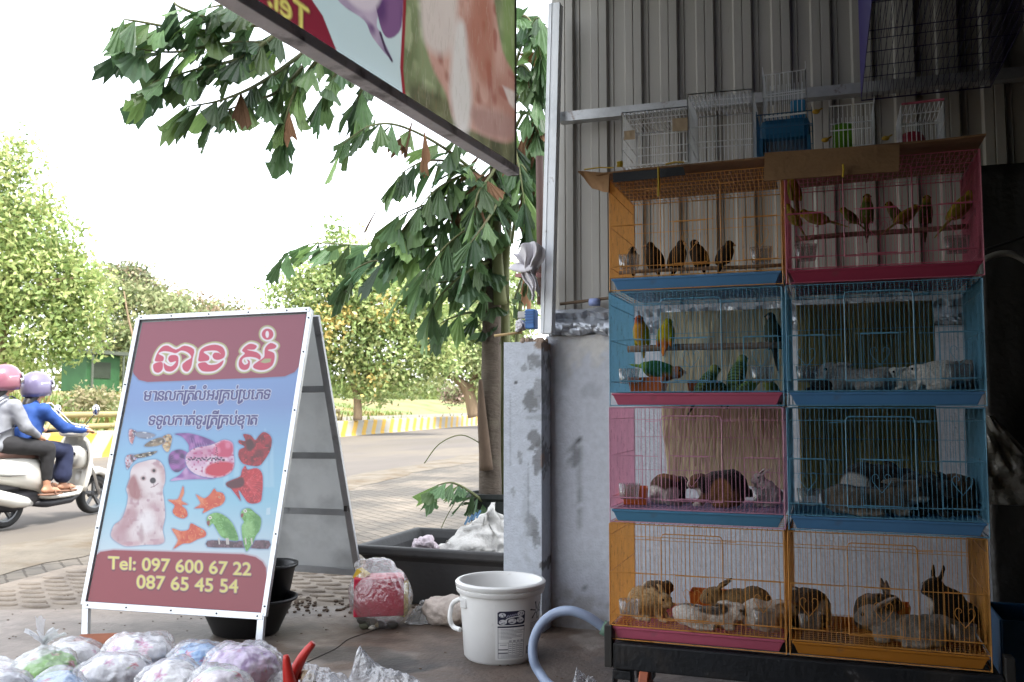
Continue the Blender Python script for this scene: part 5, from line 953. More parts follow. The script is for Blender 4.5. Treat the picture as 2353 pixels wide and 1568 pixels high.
# puppy
dog = [(380, 350), (410, 310), (470, 290), (530, 278), (570, 290), (600, 340), (605, 420), (590, 480), (600, 560), (605, 660), (590, 740), (600, 810), (570, 838), (500, 840), (430, 845), (350, 850), (300, 830), (260, 800), (248, 770), (270, 710), (320, 670), (350, 590), (360, 520), (350, 470), (372, 410)]
fish(hy(dog), nzc('#cdb6bb', '#e2d5d8', .12, 14, '#b99aa4'), smooth=4)
for P, c_, s_, a_ in [([(365, 420), (400, 380), (430, 430), (450, 500), (430, 545), (380, 530), (360, 480)], '#9c5c5e', 8, .85), ([(545, 320), (590, 320), (603, 400), (590, 440), (565, 390)], '#b58286', 8, .7), ([(420, 440), (480, 450), (500, 520), (440, 540)], '#a87a7e', 10, .5), ([(330, 640), (400, 560), (420, 640), (380, 720), (300, 760)], '#b07f88', 14, .6), ([(500, 580), (580, 560), (600, 640), (560, 700)], '#c09aa2', 14, .5), ([(440, 640), (520, 620), (540, 740), (440, 760)], '#eee9ec', 14, .8), ([(255, 770), (330, 700), (350, 800), (300, 830)], '#b48a94', 12, .6), ([(430, 780), (450, 700), (470, 790), (450, 830)], '#9c7078', 6, .5), ([(320, 830), (430, 815), (430, 845), (340, 848)], '#c79aa4', 6, .6), ([(490, 820), (590, 800), (595, 830), (500, 840)], '#cfa9b2', 6, .6), ([(440, 360), (560, 330), (590, 430), (560, 500), (480, 510), (440, 440)], '#eae2e3', 14, .7)]: cv.fill(hy(P), c_, s_, 0, a_, smooth=3)
for c_ in ((462, 402), (532, 352)): cv.ell(hy([c_])[0], 6.5, 6, '#9a6a6c', soft=4, al=.7); cv.ell(hy([c_])[0], 3.4, 3.6, '#241a22')
cv.ell(hy([(525, 417)])[0], 7, 7, '#2b232c', soft=2); cv.line(hy([(512, 462), (535, 455), (560, 436)]), .8, '#7a4a58'); cv.line(hy([(530, 440), (533, 458)]), .6, '#7a4a58')
for i in range(120):
    a = rnd.choice(dog); x = 300 + rnd.random() * 300; y = 480 + rnd.random() * 340
    if 360 < x < 590: cv.line(hy([(x, y), (x + rnd.uniform(-8, 8), y + 22)]), .35, rnd.choice(['#b48e98', '#efe9ec', '#c4a4ac']), al=.35)
# goldfish
gf = nzc('#cf4a30', '#dc6a40', .3, 15, '#e48a58')
fish(hy([(625, 545), (690, 540), (722, 455), (730, 500), (712, 548), (755, 575), (715, 580), (745, 610), (753, 650), (720, 668), (675, 650), (655, 620), (668, 580)]), gf, smooth=3); fish(hy([(810, 510), (860, 535), (900, 510), (930, 470), (945, 490), (985, 500), (1002, 540), (975, 580), (920, 600), (855, 632), (862, 600), (800, 600), (840, 570)]), gf, smooth=3); fish(hy([(650, 735), (710, 750), (760, 740), (775, 700), (820, 720), (870, 750), (872, 785), (820, 805), (770, 830), (720, 835), (660, 868), (690, 810)]), gf, smooth=3)
for P in ([(625, 545), (690, 540), (722, 455), (730, 500), (712, 548), (755, 575), (700, 570)], [(810, 510), (860, 535), (855, 580), (800, 600), (840, 565)], [(650, 735), (700, 750), (710, 800), (660, 868), (690, 810)]): cv.fill(hy(P), '#e89a72', 5, 0, .55)
for c_ in ((722, 652), (962, 526), (848, 752)): cv.ell(hy([c_])[0], 2.6, 2.6, '#e8b088'); cv.ell(hy([c_])[0], 1.3, 1.3, '#4a1a14')
# parrots on a branch
fish(hy([(885, 815), (960, 812), (1100, 815), (1200, 812), (1292, 815), (1285, 868), (1150, 862), (1000, 860), (885, 855)]), nzc('#4a3440', '#6a4a58', .3, 16, '#7a5a68'), smooth=2)
gp = nzc('#5f9c48', '#7fb868', .35, 17, '#8fc880'); fish(hy([(880, 680), (890, 650), (940, 628), (1000, 650), (1050, 700), (1085, 780), (1085, 812), (1040, 810), (980, 790), (945, 740), (920, 700), (895, 720)]), gp, smooth=4); fish(hy([(1105, 650), (1115, 612), (1160, 600), (1200, 630), (1238, 670), (1230, 740), (1205, 780), (1190, 815), (1150, 880), (1135, 870), (1115, 790), (1110, 720), (1125, 690)]), gp, smooth=4)
cv.fill(hy([(990, 690), (1040, 700), (1080, 790), (1040, 800), (1000, 750)]), '#4a8a3c', 6, 0, .7, smooth=3); cv.fill(hy([(1190, 640), (1235, 670), (1225, 750), (1200, 740)]), '#4a8a3c', 6, 0, .7, smooth=3); cv.fill(hy([(1125, 700), (1180, 690), (1185, 770), (1130, 780)]), '#9fd08a', 8, 0, .6, smooth=3)
for c_, b in (((902, 662), [(880, 690), (898, 680), (900, 705), (888, 715)]), ((1134, 618), [(1105, 640), (1122, 632), (1120, 655), (1108, 660)])): cv.ell(hy([c_])[0], 4, 4, '#e8e4dc'); cv.ell(hy([c_])[0], 1.6, 1.6, '#3a1a18'); cv.fill(hy(b), '#8f4a48', 1, smooth=3)
for x in (960, 1010, 1020, 1135, 1175): cv.line(hy([(x, 800), (x + 4, 835)]), 1.5, '#cfc8c4')
cv.fill(hy([(1275, 600), (1300, 595), (1298, 640), (1272, 645)]), '#c9e2ee', 2, al=.8)
k = .5 + .5 * np.sin(cv.Y * 2.1); cv.a *= (1 - .05 * k)[..., None]
cv.a *= .72
# geometry of the board
FL, FR = G(192, 1472), G(601, 1492); AL, AR = PD(323, 730, 4.60), PD(716, 712, 4.60)
sgn = thing('advertising_board', 'tall silver framed A-board sign with maroon and blue pet shop print', 'sign', (FL + FR) / 2); m_al = mat('aluminium', '#b9bcc0', .38, .1, 8, metal=.75, spots=[('#5f6266', 14, .68, .04, .6)]); m_al2 = mat('aluminium_back', '#b4b6b9', .5, .12, 8, metal=.6, spots=[('#3a3a3a', 6, .66, .05, .6)])
def on_front(px, py):
    n = np.cross(AR - FR, FL - FR); d = ray(px, py); return C0 + d * (n @ (FR - C0)) / (n @ d)
QP = [on_front(*p) for p in SG]; OUT = [on_front(*p) for p in [(320, 732), (714, 713), (607, 1417), (193, 1390)]]
nfr = np.cross(AR - FR, FL - FR); nfr /= np.linalg.norm(nfr); nfr *= -1 if nfr @ (C0 - FR) < 0 else 1
def bil(Q, off=0.0): return lambda s, t: (Q[0] * (1 - s) + Q[1] * s) * (1 - t) + (Q[3] * (1 - s) + Q[2] * s) * t + nfr * off
m_print_s = vmat('vinyl_print', .32, spec=.5)
def persp(Q, px):
    """point on the board for a canvas fraction, following the photograph's perspective"""
    Hh = homog([(0, 0), (1, 0), (1, 1), (0, 1)], px); n = np.cross(AR - FR, FL - FR); num = n @ (FR - C0)
    def f(s, t):
        q = hmap(Hh, np.stack([np.broadcast_to(s, np.broadcast(s, t).shape).ravel(), np.broadcast_to(t, np.broadcast(s, t).shape).ravel()], 1)); d = fwd[None] + rgt[None] * ((q[:, :1] - 1176.5) / F) - upv[None] * ((q[:, 1:] - 784) / F); P = C0 + d * (num / (d @ n))[:, None]
        return (P + nfr * .002).reshape(*np.broadcast(s, t).shape[:2], 3)
    return f
print_panel('printed_panel', cv, persp(QP, SG), m_print_s, sgn)
mb = MB(); P4 = [q - nfr * .003 for q in OUT]; mb.add(P4 + [q - nfr * .012 for q in OUT], [(0, 1, 2, 3), (7, 6, 5, 4), (0, 4, 5, 1), (1, 5, 6, 2), (2, 6, 7, 3), (3, 7, 4, 0)]); mb.build('backing_panel', mat('sheet_back', '#8d9092', .5, .1, 3, spots=[('#6b6d6e', 2, .6, .1, .5)]), sgn)
def rail(a, b, w, nm, m_=None, t=.024, o=0.0): MB().bar(a + nfr * o, b + nfr * o, w, t, up=nfr).build(nm, m_ or m_al, sgn, bevel=.002)
iw = .020
TLp, TRp, BRp, BLp = OUT; rail(TLp, BLp, .024, 'frame_rail'); rail(TRp, BRp, .026, 'frame_rail'); rail(TLp, TRp, .026, 'frame_rail', o=.002); rail(BLp, BRp, .032, 'frame_rail', o=.002)
rail(BLp + (BLp - BRp) * -.015, FL + (BRp - BLp) * .012, .034, 'leg', m_al); rail(BRp - (BRp - BLp) * .012, FR - (BRp - BLp) * .012, .034, 'leg', m_al)
mb = MB(); pts = [TLp + (TRp - TLp) * f for f in (.02, .2, .42, .65, .87, .98)] + [BLp + (BRp - BLp) * f for f in (.03, .25, .5, .75, .97)] + [TLp + (BLp - TLp) * f for f in (.25, .5, .75)] + [TRp + (BRp - TRp) * f for f in (.03, .15, .35, .55, .75, .97)]
for p in pts: mb.ell(p + nfr * .015, (.0045, .0045, .0045), None, 8, 6)
mb.build('rivets', mat('rivet', '#5c5f63', .4, metal=.7), sgn, smooth=True)
# rear frame
AL = on_front(323, 731); rT0, rT1 = AL + nfr * -.06 + [0, 0, -.012], AR + nfr * -.06 + [0, 0, -.012]; rB1 = PD(823, 1316, 5.02); rB0 = PD(600, 1300, 5.12); rF1 = PD(812, 1385, 5.03); rF0 = rB0 + (rF1 - rB1)
def rr(a, b, w, nm, t=.026): MB().bar(a, b, w, t, up=np.cross(b - a, rT1 - rT0)).build(nm, m_al2, sgn, bevel=.002)
TRr = rT1
rr(TRr, rB1, .036, 'rear_rail'); rr(rT0, rB0, .036, 'rear_rail'); rr(rB0, rB1, .036, 'rear_rail'); rr(rB1, rF1, .034, 'leg'); rr(rB0, rF0, .034, 'leg'); rr(rT0, TRr, .03, 'rear_rail')
for y in (878, 1032, 1168):
    f = (y - 716) / (1316 - 716); a = rT0 + (rB0 - rT0) * f; b = TRr + (rB1 - TRr) * f; rr(a, b, .034, 'cross_brace', .018)
n2 = np.cross(rB1 - TRr, rT0 - TRr); n2 /= np.linalg.norm(n2); n2 *= 1 if n2 @ (C0 - rB1) < 0 else -1
mb = MB(); q = [rT0, TRr, rB1, rB0]; mb.add([p + n2 * .016 for p in q] + [p + n2 * .02 for p in q], [(0, 1, 2, 3), (7, 6, 5, 4), (0, 4, 5, 1), (1, 5, 6, 2), (2, 6, 7, 3), (3, 7, 4, 0)]); mb.build('rear_panel', mat('rear_sheet', '#cfd0d0', .5, .08, 2.5, trans=.6, spots=[('#7d7f80', 2, .6, .1, .5)]), sgn)
MB().box(rB1 + (TRr - rB1) * .27 + n2 * -.02, (.02, .02, .03)).build('hinge', mat('hinge_dark', '#2c2826', .7), sgn)
# ---------------------------------------------------------------- overhead shop banner seen from behind
BZ = 2.17; BA, BB = G(1180, 404, BZ), G(512, -2, BZ); bd = (BB - BA); bd /= np.linalg.norm(bd); bn = np.cross(bd, [0, 0, 1.]); bn *= 1 if bn @ (C0 - BA) > 0 else -1
def on_ban(px, py): d = ray(px, py); return C0 + d * (bn @ (BA - C0)) / (bn @ d)
bq = [(500, -30), (1186, -60), (1180, 404), (500, -9)]
LB, HB = 3.6, 1.15
def ban_uv(px, py): p = on_ban(px, py) - BA; return p @ bd, p[2]
# canvas: x = distance from the far end (mirrored so that the near end is left), y = height; painted through points of the photograph
class BCanvas(Canvas):
    def __init__(s, w, h, umax, vmax, bg):
        s.w, s.h, s.um, s.vm = w, h, umax, vmax; s.X, s.Y = np.meshgrid(np.arange(w) + .5, np.arange(h) + .5); s.a = np.ones((h, w, 3)) * lin(bg); s.sc = .55
        U = umax * (1 - s.X / w); Vv = vmax * (1 - s.Y / h); s.VX, s.VY = 1000 - U * 400, 400 - Vv * 400
    def T(s, P): q = np.array([ban_uv(x, y) for x, y in P]); return np.stack([(1 - q[:, 0] / s.um) * s.w, (1 - q[:, 1] / s.vm) * s.h], 1)
bc = BCanvas(520, 260, 2.6, 1.0, '#9fb9bf')
bc.put((slice(None), slice(None)), np.ones((bc.h, bc.w)), nzc('#a9c6cc', '#c3d0d0', .012, 2)); 
bc.fill([(340, -200), (610, -200), (680, -40), (735, 40), (778, 148), (500, -8), (300, -120)], '#7d2a38', 1)
m = place_text(bc, 'Tel.', 610, 16, 703, 84, 60, mirror=True); m = dil(m, .6); bc.stamp(dil(m, 2), '#5a2030', .6); bc.stamp(m, '#cfc66a')
fv = nzc('#8f7f98', '#b9a8b8', .05, 5, '#6a4f74'); bc.fill([(740, -60), (775, 10), (830, 50), (850, 90), (895, 142), (868, 80), (860, 50), (880, -60)], fv, 1.5, smooth=4); bc.fill([(850, -60), (862, 40), (880, 88), (905, 84), (918, 50), (915, -60)], nzc('#5c3f68', '#7d5a80', .06, 6), 1.5, smooth=4); bc.fill([(760, -80), (790, 0), (840, 30), (870, 0), (880, -80)], '#c9bcc4', 8, smooth=4); bc.line([(868, 80), (880, 118), (894, 142)], 3, '#4a3a50')
dogbg = [(930, -200), (922, 60), (916, 170), (924, 250), (1010, 300), (1190, 430), (1300, 430), (1300, -300), (930, -300)]
bc.fill(dogbg, nzc('#66704f', '#87906c', .05, 7, '#9aa27c'), 1); bc.line([(931, -200), (922, 60), (917, 160), (922, 215), (928, 250)], 4, '#8f3038', 1.5)
bc.fill([(1150, -100), (1186, -100), (1186, 260), (1150, 120)], '#7d9458', 20, al=.7)
bc.fill([(935, 190), (1060, 240), (1180, 330), (1180, 420), (1060, 340), (930, 250)], nzc('#4f4c3c', '#6d6a50', .09, 3), 20, al=.8)
fur_ = nzc('#b08274', '#c9a294', .04, 8, '#a06a5e'); bc.fill([(975, -100), (968, 60), (985, 150), (1020, 220), (1040, 280), (1100, 310), (1160, 330), (1182, 300), (1182, 190), (1150, 120), (1130, 0), (1120, -100)], fur_, 12, smooth=4)
bc.fill([(965, -100), (962, 60), (985, 120), (1030, 120), (1045, 30), (1040, -100)], '#cfc4bc', 22, al=.9, smooth=4); bc.fill([(1040, 60), (1030, 170), (1030, 230), (1045, 300), (1070, 305), (1078, 230), (1070, 150), (1062, 60)], '#d3ccc6', 20, smooth=4); bc.fill([(1100, -60), (1125, 40), (1130, 140), (1110, 200), (1080, 130), (1075, 20)], '#a4644f', 24, al=.6, smooth=4); bc.fill([(1150, 200), (1182, 215), (1182, 260), (1165, 240)], '#d8ccc6', 8, al=.8); bc.fill([(1080, 250), (1170, 270), (1180, 320), (1100, 310)], '#a5837c', 18, al=.8, smooth=3)
for i in range(700):
    x = rnd.uniform(925, 1183); y = rnd.uniform(-60, 400); y0 = 255 + (x - 925) * .56
    if y < y0: bc.line([(x, y), (x + rnd.uniform(-4, 4), y + rnd.uniform(14, 34))], .5, rnd.choice(['#8f9470', '#c9b8a8', '#7d6a56', '#d6ccc0', '#9c6a58']), al=.28)
bnr = thing('shop_banner', 'overhead shop banner seen from behind with mirrored lettering and animal print', 'banner', BA)
def Pb(s, t): return BA + bd * (2.6 * (1 - s)) + np.array([0, 0, 1.]) * (1.0 * (1 - t)) + bn * .012
print_panel('printed_panel', bc, Pb, vmat('banner_vinyl', .5, spec=.3, trans=.5), bnr)
MB().bar(BA + [0, 0, .52] + bd * 2.6, BA + [0, 0, .52] + bd * 4.6, .01, 1.04, up=(0, 0, 1)).build('plain_panel', mat('banner_red', '#7d2a38', .5, .1, 4), bnr)
MB().bar(BA + [0, 0, .018], BA + bd * 4.6 + [0, 0, .018], .06, .036).build('lower_rail', mat('banner_rail', '#e6e4e8', .6, .15, 6, spots=[('#4a4648', 5, .6, .06, .7)]), bnr, bevel=.003)
MB().bar(BA + bd * -.0 + [0, 0, 1.03], BA + bd * 4.6 + [0, 0, 1.03], .05, .05).build('upper_rail', m_galv, bnr)
for f in (0.0,): MB().bar(BA + [0, 0, 0], BA + [0, 0, 1.3], .02, .03, up=(0, 1, 0)).build('end_rail', mat('end_rail', '#6a7052', .6, .15, 6), bnr)
# ================================================================ scooter and its two riders
fwp, rwp = G(212, 1180), G(-8, 1217); hd_ = fwp - rwp; WB = np.linalg.norm(hd_[:2]); SCL = WB / 1.22; sang = math.atan2(hd_[1], hd_[0])
m_sw = mat('scooter_white', '#c9c7c0', .25, .03, 4, coat=.5); m_rub = mat('rubber', '#1b1b1b', .75, .1, 20); m_dkp = mat('dark_plastic', '#24242a', .5, .1, 10); m_chr = mat('chrome', '#c6c8ca', .15, .03, 5, metal=1.0); m_sea = mat('seat_brown', '#5b4038', .55, .1, 8)
SM = np.array(Matrix.Rotation(sang, 3, 'Z')) @ np.diag([.95 * SCL, .86 * SCL, .84 * SCL]); rwp = fwp - SM @ np.array([1.22, 0, 0]); rwp[2] = 0
sco = thing('scooter', 'white scooter with brown seat carrying two riders along the road', 'scooter', rwp)
def SP(x, y, z): return rwp + SM @ np.array([x, y, z], float)
def sbuild(nm, mb, m, parent=None, **k): mb.v = [tuple(rwp + SM @ np.array(v)) for v in mb.v]; return mb.build(nm, m, parent or sco, **k)
def loft(mb, secs, n=16, p=.7):
    """secs: (x, cy, cz, half width, half height); superellipse sections across x"""
    vs = []
    for x, cy, cz, hw, hh in secs:
        for j in range(n):
            a = 2 * math.pi * j / n; vs.append((x, cy + hw * math.copysign(abs(math.cos(a)) ** p, math.cos(a)), cz + hh * math.copysign(abs(math.sin(a)) ** p, math.sin(a))))
    k = len(secs); fs = [(i * n + j, i * n + (j + 1) % n, (i + 1) * n + (j + 1) % n, (i + 1) * n + j) for i in range(k - 1) for j in range(n)] + [tuple(range(n))[::-1], tuple((k - 1) * n + j for j in range(n))]
    return mb.add(vs, fs)
Ry = Matrix.Rotation(R(90), 3, 'X')
for x in (0, 1.22):
    w = MB().lathe([(.165, -.04), (.2, -.05), (.225, -.035), (.232, 0), (.225, .035), (.2, .05), (.165, .04)], 36, (x, 0, .232), rot=Ry); ty = sbuild('wheel', w, m_rub, smooth=True)
    r_ = MB().lathe([(.150, -.03), (.168, -.035), (.168, .035), (.150, .03), (.150, -.03)], 32, (x, 0, .232), rot=Ry); r_.lathe([(.0, -.05), (.04, -.05), (.04, .05), (0, .05)], 16, (x, 0, .232), rot=Ry)
    for a in range(5): t = a * 1.2566 + .3; r_.bar((x + .03 * math.cos(t), 0, .232 + .03 * math.sin(t)), (x + .155 * math.cos(t), 0, .232 + .155 * math.sin(t)), .03, .03, up=(0, 1, 0))
    sbuild('rim', r_, mat('rim_grey', '#5d5e60', .4, .1, 9, metal=.5), ty)
sbuild('rear_body', loft(MB(), [(-.42, 0, .68, .04, .04), (-.36, 0, .66, .11, .09), (-.15, 0, .62, .17, .14), (.1, 0, .59, .19, .17), (.3, 0, .55, .18, .19), (.42, 0, .5, .15, .2), (.48, 0, .44, .12, .14)]), m_sw, smooth=True)
sbuild('body_trim', MB().tube([(-.34, -.145, .6), (-.1, -.186, .57), (.08, -.196, .56)], [.008, .014, .006], 6), m_chr)
sbuild('seat', loft(MB(), [(-.36, 0, .77, .08, .03), (-.3, 0, .79, .13, .045), (-.05, 0, .785, .15, .05), (.2, 0, .76, .15, .045), (.38, 0, .75, .11, .035), (.44, 0, .74, .06, .02)]), m_sea, smooth=True)
sbuild('engine', loft(MB(), [(-.12, .02, .27, .09, .09), (.05, .0, .27, .11, .11), (.3, 0, .30, .1, .1), (.42, 0, .32, .08, .07)]), m_dkp, smooth=True)
sbuild('rear_mudguard', MB().box((-.1, 0, .45), (.5, .14, .1)).box((-.36, 0, .42), (.03, .12, .25)), m_dkp, bevel=.02)
sbuild('exhaust', MB().tube([(.2, -.14, .24), (.1, -.17, .27), (-.05, -.185, .30), (-.28, -.19, .37), (-.4, -.19, .41)], [.03, .055, .075, .075, .055], 14), m_sw, smooth=True)
sbuild('footboard', loft(MB(), [(.36, 0, .31, .13, .03), (.45, 0, .29, .17, .035), (.62, 0, .285, .19, .035), (.82, 0, .29, .18, .035), (.93, 0, .33, .14, .04)]), m_sw, smooth=True)
sbuild('footboard_mat', MB().box((.62, 0, .326), (.42, .3, .014)), m_dkp, bevel=.006)
sbuild('belly_pan', loft(MB(), [(.3, 0, .23, .08, .03), (.5, 0, .21, .12, .05), (.8, 0, .22, .12, .05), (.95, 0, .28, .08, .04)]), m_dkp, smooth=True)
sh_ = MB(); secs = [(.92, .3, .15), (.90, .36, .185), (.93, .5, .20), (.95, .65, .20), (.95, .78, .19), (.93, .88, .16), (.90, .95, .10)]
for i, (x, z, hw) in enumerate(secs):
    for t in (-1, -.7, -.35, 0, .35, .7, 1): sh_.v.append((x + .09 * (1 - t * t), t * hw, z))
for i in range(len(secs) - 1):
    for j in range(6): a = i * 7 + j; sh_.f.append((a, a + 1, a + 8, a + 7)); sh_.m.append(0)
sbuild('leg_shield', sh_, m_sw, smooth=True, solid=.035)
sbuild('glove_box', loft(MB(), [(.84, 0, .7, .13, .12), (.9, 0, .7, .15, .14), (.97, 0, .68, .14, .13)]), m_sw, smooth=True); sbuild('glove_box_vent', MB().box((.838, -.04, .74), (.01, .1, .035)).box((.838, -.04, .68), (.01, .05, .02)), m_dkp)
sbuild('front_fender', loft(MB(), [(.98, 0, .40, .03, .03), (1.0, 0, .47, .075, .06), (1.1, 0, .505, .085, .055), (1.24, 0, .515, .085, .05), (1.38, 0, .47, .08, .05), (1.46, 0, .39, .06, .05)]), m_sw, smooth=True)
sbuild('fork', MB().tube([(1.0, -.09, .78), (1.12, -.085, .5), (1.22, -.08, .232)], .022, 8).tube([(1.0, .09, .78), (1.12, .085, .5), (1.22, .08, .232)], .022, 8), m_chr, smooth=True)
hb = sbuild('handlebar_cowl', loft(MB(), [(.80, 0, .98, .06, .03), (.84, 0, .99, .15, .055), (.92, 0, 1.0, .16, .07), (1.0, 0, .99, .11, .06), (1.04, 0, .98, .06, .04)]), m_sw, smooth=True)
for s in (-1, 1):
    sbuild('grip', MB().tube([(.86, s * .14, 1.01), (.80, s * .33, 1.0)], .017, 8), m_rub, smooth=True); sbuild('brake_lever', MB().tube([(.9, s * .16, 1.0), (.87, s * .34, .98)], .006, 6), m_chr)
    mi = sbuild('mirror', MB().tube(crs([(.88, s * .15, 1.03), (.9, s * .2, 1.12), (.93, s * .25, 1.2)], 4), .006, 6), m_dkp); sbuild('mirror_glass', MB().ell((.93, s * .26, 1.25), (.02, .05, .065)), m_chr, mi, smooth=True)
sbuild('headlight', MB().ell((1.03, 0, .98), (.05, .08, .05)), mat('lamp_glass', '#e9e6d8', .1, .0, 5), smooth=True); sbuild('tail_light', MB().ell((-.43, 0, .62), (.03, .07, .04)), mat('red_lens', '#a01818', .2), smooth=True)
# people: one continuous body, clothes and helmet over it
m_skin = mat('skin', '#a87a60', .6, .06, 20); m_hair = mat('hair', '#161210', .5, .2, 30)
def pmesh(nm, mb, m, parent, vox=.016, smooth=4):
    me = remesh(mb, vox, smooth); v = coords(me); v = v @ SM.T + rwp - WL[parent.name]; me.vertices.foreach_set('co', v.astype(np.float32).ravel()); me.update(); me.materials.append(m); me.name = nm; return link_mesh(nm, me, parent)
def fingers(b, wr, d, s):
    """five bent fingers closing forward and down from a palm at wr pointing along d"""
    d = np.array(d, float); d /= np.linalg.norm(d); side_ = np.cross(d, [0, 0, 1.]); side_ /= np.linalg.norm(side_); pc = np.array(wr) + d * .05; b.cap(wr, .028, tuple(pc), .034)
    for i, (o, l) in enumerate(((-.027, .06), (-.009, .07), (.009, .066), (.026, .052))): a = pc + side_ * o + d * .02; k = a + d * l * .5 + [0, 0, -.004]; e = k + d * l * .15 + [0, 0, -l * .45]; b.cap(a, .0105, k, .0095); b.cap(k, .0095, e, .008)
    a = pc - d * .01 + side_ * .03 * s; b.cap(a, .012, a + side_ * .022 * s + d * .03 + [0, 0, -.012], .009)
def person(lab, J, jacket, trousers, helmet, helm2, stripe=None, shoe='#7a5a48', visor=True):
    """J: joints in scooter coordinates"""
    rt = thing('person', lab, 'person', SP(*J['pelvis'])); v = {k: np.array(q, float) for k, q in J.items()}
    b = MB(); hc = v['head']; b.ell(hc, (.098, .078, .118)); b.ell(hc + [.06, 0, -.055], (.05, .055, .055)); b.ell(hc + [.1, 0, -.02], (.02, .013, .022)); b.cap(v['neck'] - [0, 0, .04], .06, hc - [.01, 0, .08], .055); b.ell(hc + [.088, 0, -.075], (.02, .028, .01))
    for s in (-1, 1): b.ell(hc + [.0, s * .078, -.01], (.02, .012, .03))
    b.cap(v['pelvis'], .13, v['chest'], .125); b.cap(v['chest'], .125, v['neck'], .06)
    for s, h in (('r', -1), ('l', 1)):
        b.cap(v['sh_' + s], .05, v['el_' + s], .042); b.cap(v['el_' + s], .04, v['wr_' + s], .026); fingers(b, v['wr_' + s], v['wr_' + s] - v['el_' + s], -h)
        b.cap(v['hip_' + s], .085, v['kn_' + s], .06); b.cap(v['kn_' + s], .058, v['an_' + s], .036); f = v['an_' + s]; b.cap(f + [-.03, 0, -.045], .034, f + [.12, 0, -.055], .034); b.cap(f, .036, f + [.03, 0, -.04], .036)
        for i in range(5): b.cap(f + [.13, (i - 2) * .016, -.062], .012, f + [.165 - .006 * abs(i - 2), (i - 2) * .018, -.066], .01)
    pmesh('body', b, m_skin, rt, .013, 3)
    b = MB(); b.cap(v['pelvis'] + [0, 0, .0], .165, v['chest'], .155); b.ell(v['chest'] + [0, 0, .05], (.13, .19, .12)); b.cap(v['chest'] + [0, 0, .08], .12, v['neck'], .075); b.ell(v['pelvis'] + [.0, 0, -.04], (.17, .18, .10))
    for s in 'rl': b.cap(v['sh_' + s], .075, v['el_' + s], .062); b.cap(v['el_' + s], .060, v['wr_' + s] - (v['wr_' + s] - v['el_' + s]) * .06, .043); b.ell(v['el_' + s], (.064,) * 3)
    j = pmesh('jacket', b, jacket, rt, .018, 5)
    for md in (j.modifiers.new('folds', 'DISPLACE'),): tx = bpy.data.textures.get('folds') or bpy.data.textures.new('folds', 'CLOUDS'); tx.noise_scale = .09; md.texture = tx; md.strength = .022; md.mid_level = .5
    b = MB(); b.ell(v['pelvis'] + [.02, 0, -.05], (.17, .175, .10))
    for s in 'rl': b.cap(v['hip_' + s], .105, v['kn_' + s], .083); b.cap(v['kn_' + s], .083, v['an_' + s] + [0, 0, .08], J.get('flare', .06)); 
    t = pmesh('trousers', b, trousers, rt, .018, 4); md = t.modifiers.new('folds', 'DISPLACE'); md.texture = bpy.data.textures['folds']; md.strength = .014; md.mid_level = .5
    hm = MB(); Rh = Matrix.Rotation(R(-6), 3, 'Y'); prof = [(.02, .165), (.06, .155), (.105, .125), (.138, .07), (.148, .01), (.145, -.05), (.132, -.10)]; hm.lathe(prof, 28, tuple(hc + [-.005, 0, .02]), sx=1.08, sy=.93, rot=Rh)
    for i, vv in enumerate(hm.v): pass
    hm.f = [f for f in hm.f if not (np.mean([hm.v[i][0] for i in f]) > hc[0] + .08 and np.mean([hm.v[i][2] for i in f]) < hc[2] + .055)]; hm.m = [0] * len(hm.f); o = sbuild('helmet', hm, helmet, rt, smooth=True, solid=.016)
    hs = MB(); hs.lathe([(.149, .05), (.151, .0), (.148, -.05)], 28, tuple(hc + [-.005, 0, .02]), sx=1.08, sy=.93, rot=Rh); hs.f = [f for f in hs.f if np.mean([hs.v[i][0] for i in f]) < hc[0] + .03 and np.mean([hs.v[i][0] for i in f]) > hc[0] - .09]; hs.m = [0] * len(hs.f); sbuild('helmet_band', hs, helm2, o, smooth=True, solid=.006)
    if visor:
        vs_ = MB(); vs_.lathe([(.155, .075), (.168, .02), (.162, -.045)], 28, tuple(hc + [.0, 0, .02]), sx=1.1, sy=.93, rot=Rh); vs_.f = [f for f in vs_.f if np.mean([vs_.v[i][0] for i in f]) > hc[0] + .055]; vs_.m = [0] * len(vs_.f); sbuild('visor', vs_, film('visor', '#6a6470', .45, .08, 0, 5, .2), o, smooth=True, solid=.003)
    hr = MB(); hr.cap(hc + [-.05, 0, -.08], .07, v['neck'] + [-.07, 0, -.02], .05); pmesh('hair', hr, m_hair, rt)
    for s in 'rl': f = v['an_' + s]; sb = MB(); loft(sb, [(-.08, 0, -.09, .035, .012), (0, 0, -.095, .04, .012), (.1, 0, -.1, .048, .012), (.19, 0, -.1, .03, .01)]); sb.v = [tuple(np.array(q) + f) for q in sb.v]; sb.tube([f + [.07, -.05, -.085], f + [.09, 0, -.02], f + [.07, .05, -.085]], .01, 6); sbuild('sandal', sb, mat('sandal', shoe, .7), rt, smooth=True)
    if stripe:
        for dy in (-.014, .014):
            sb = MB(); 
            a, e, w = v['sh_r'], v['el_r'], v['wr_r']; off = np.array([.035, -.05, .045]); sb.tube([v['neck'] + [.03, -.08, .0], a + off * [1.1, .9, 1.2] + [dy, 0, dy], (a + e) / 2 + off + [dy, 0, dy], e + off * .9 + [dy * .5, 0, dy], w + off * .62 + [0, 0, dy]], .008, 6, flat=.6); sbuild('sleeve_stripe', sb, stripe, rt, smooth=True)
    return rt
m_blue = mat('jacket_blue', '#1f4486', .8, .08, 10); m_white = mat('stripe_white', '#e4e6ea', .7, .03, 10)
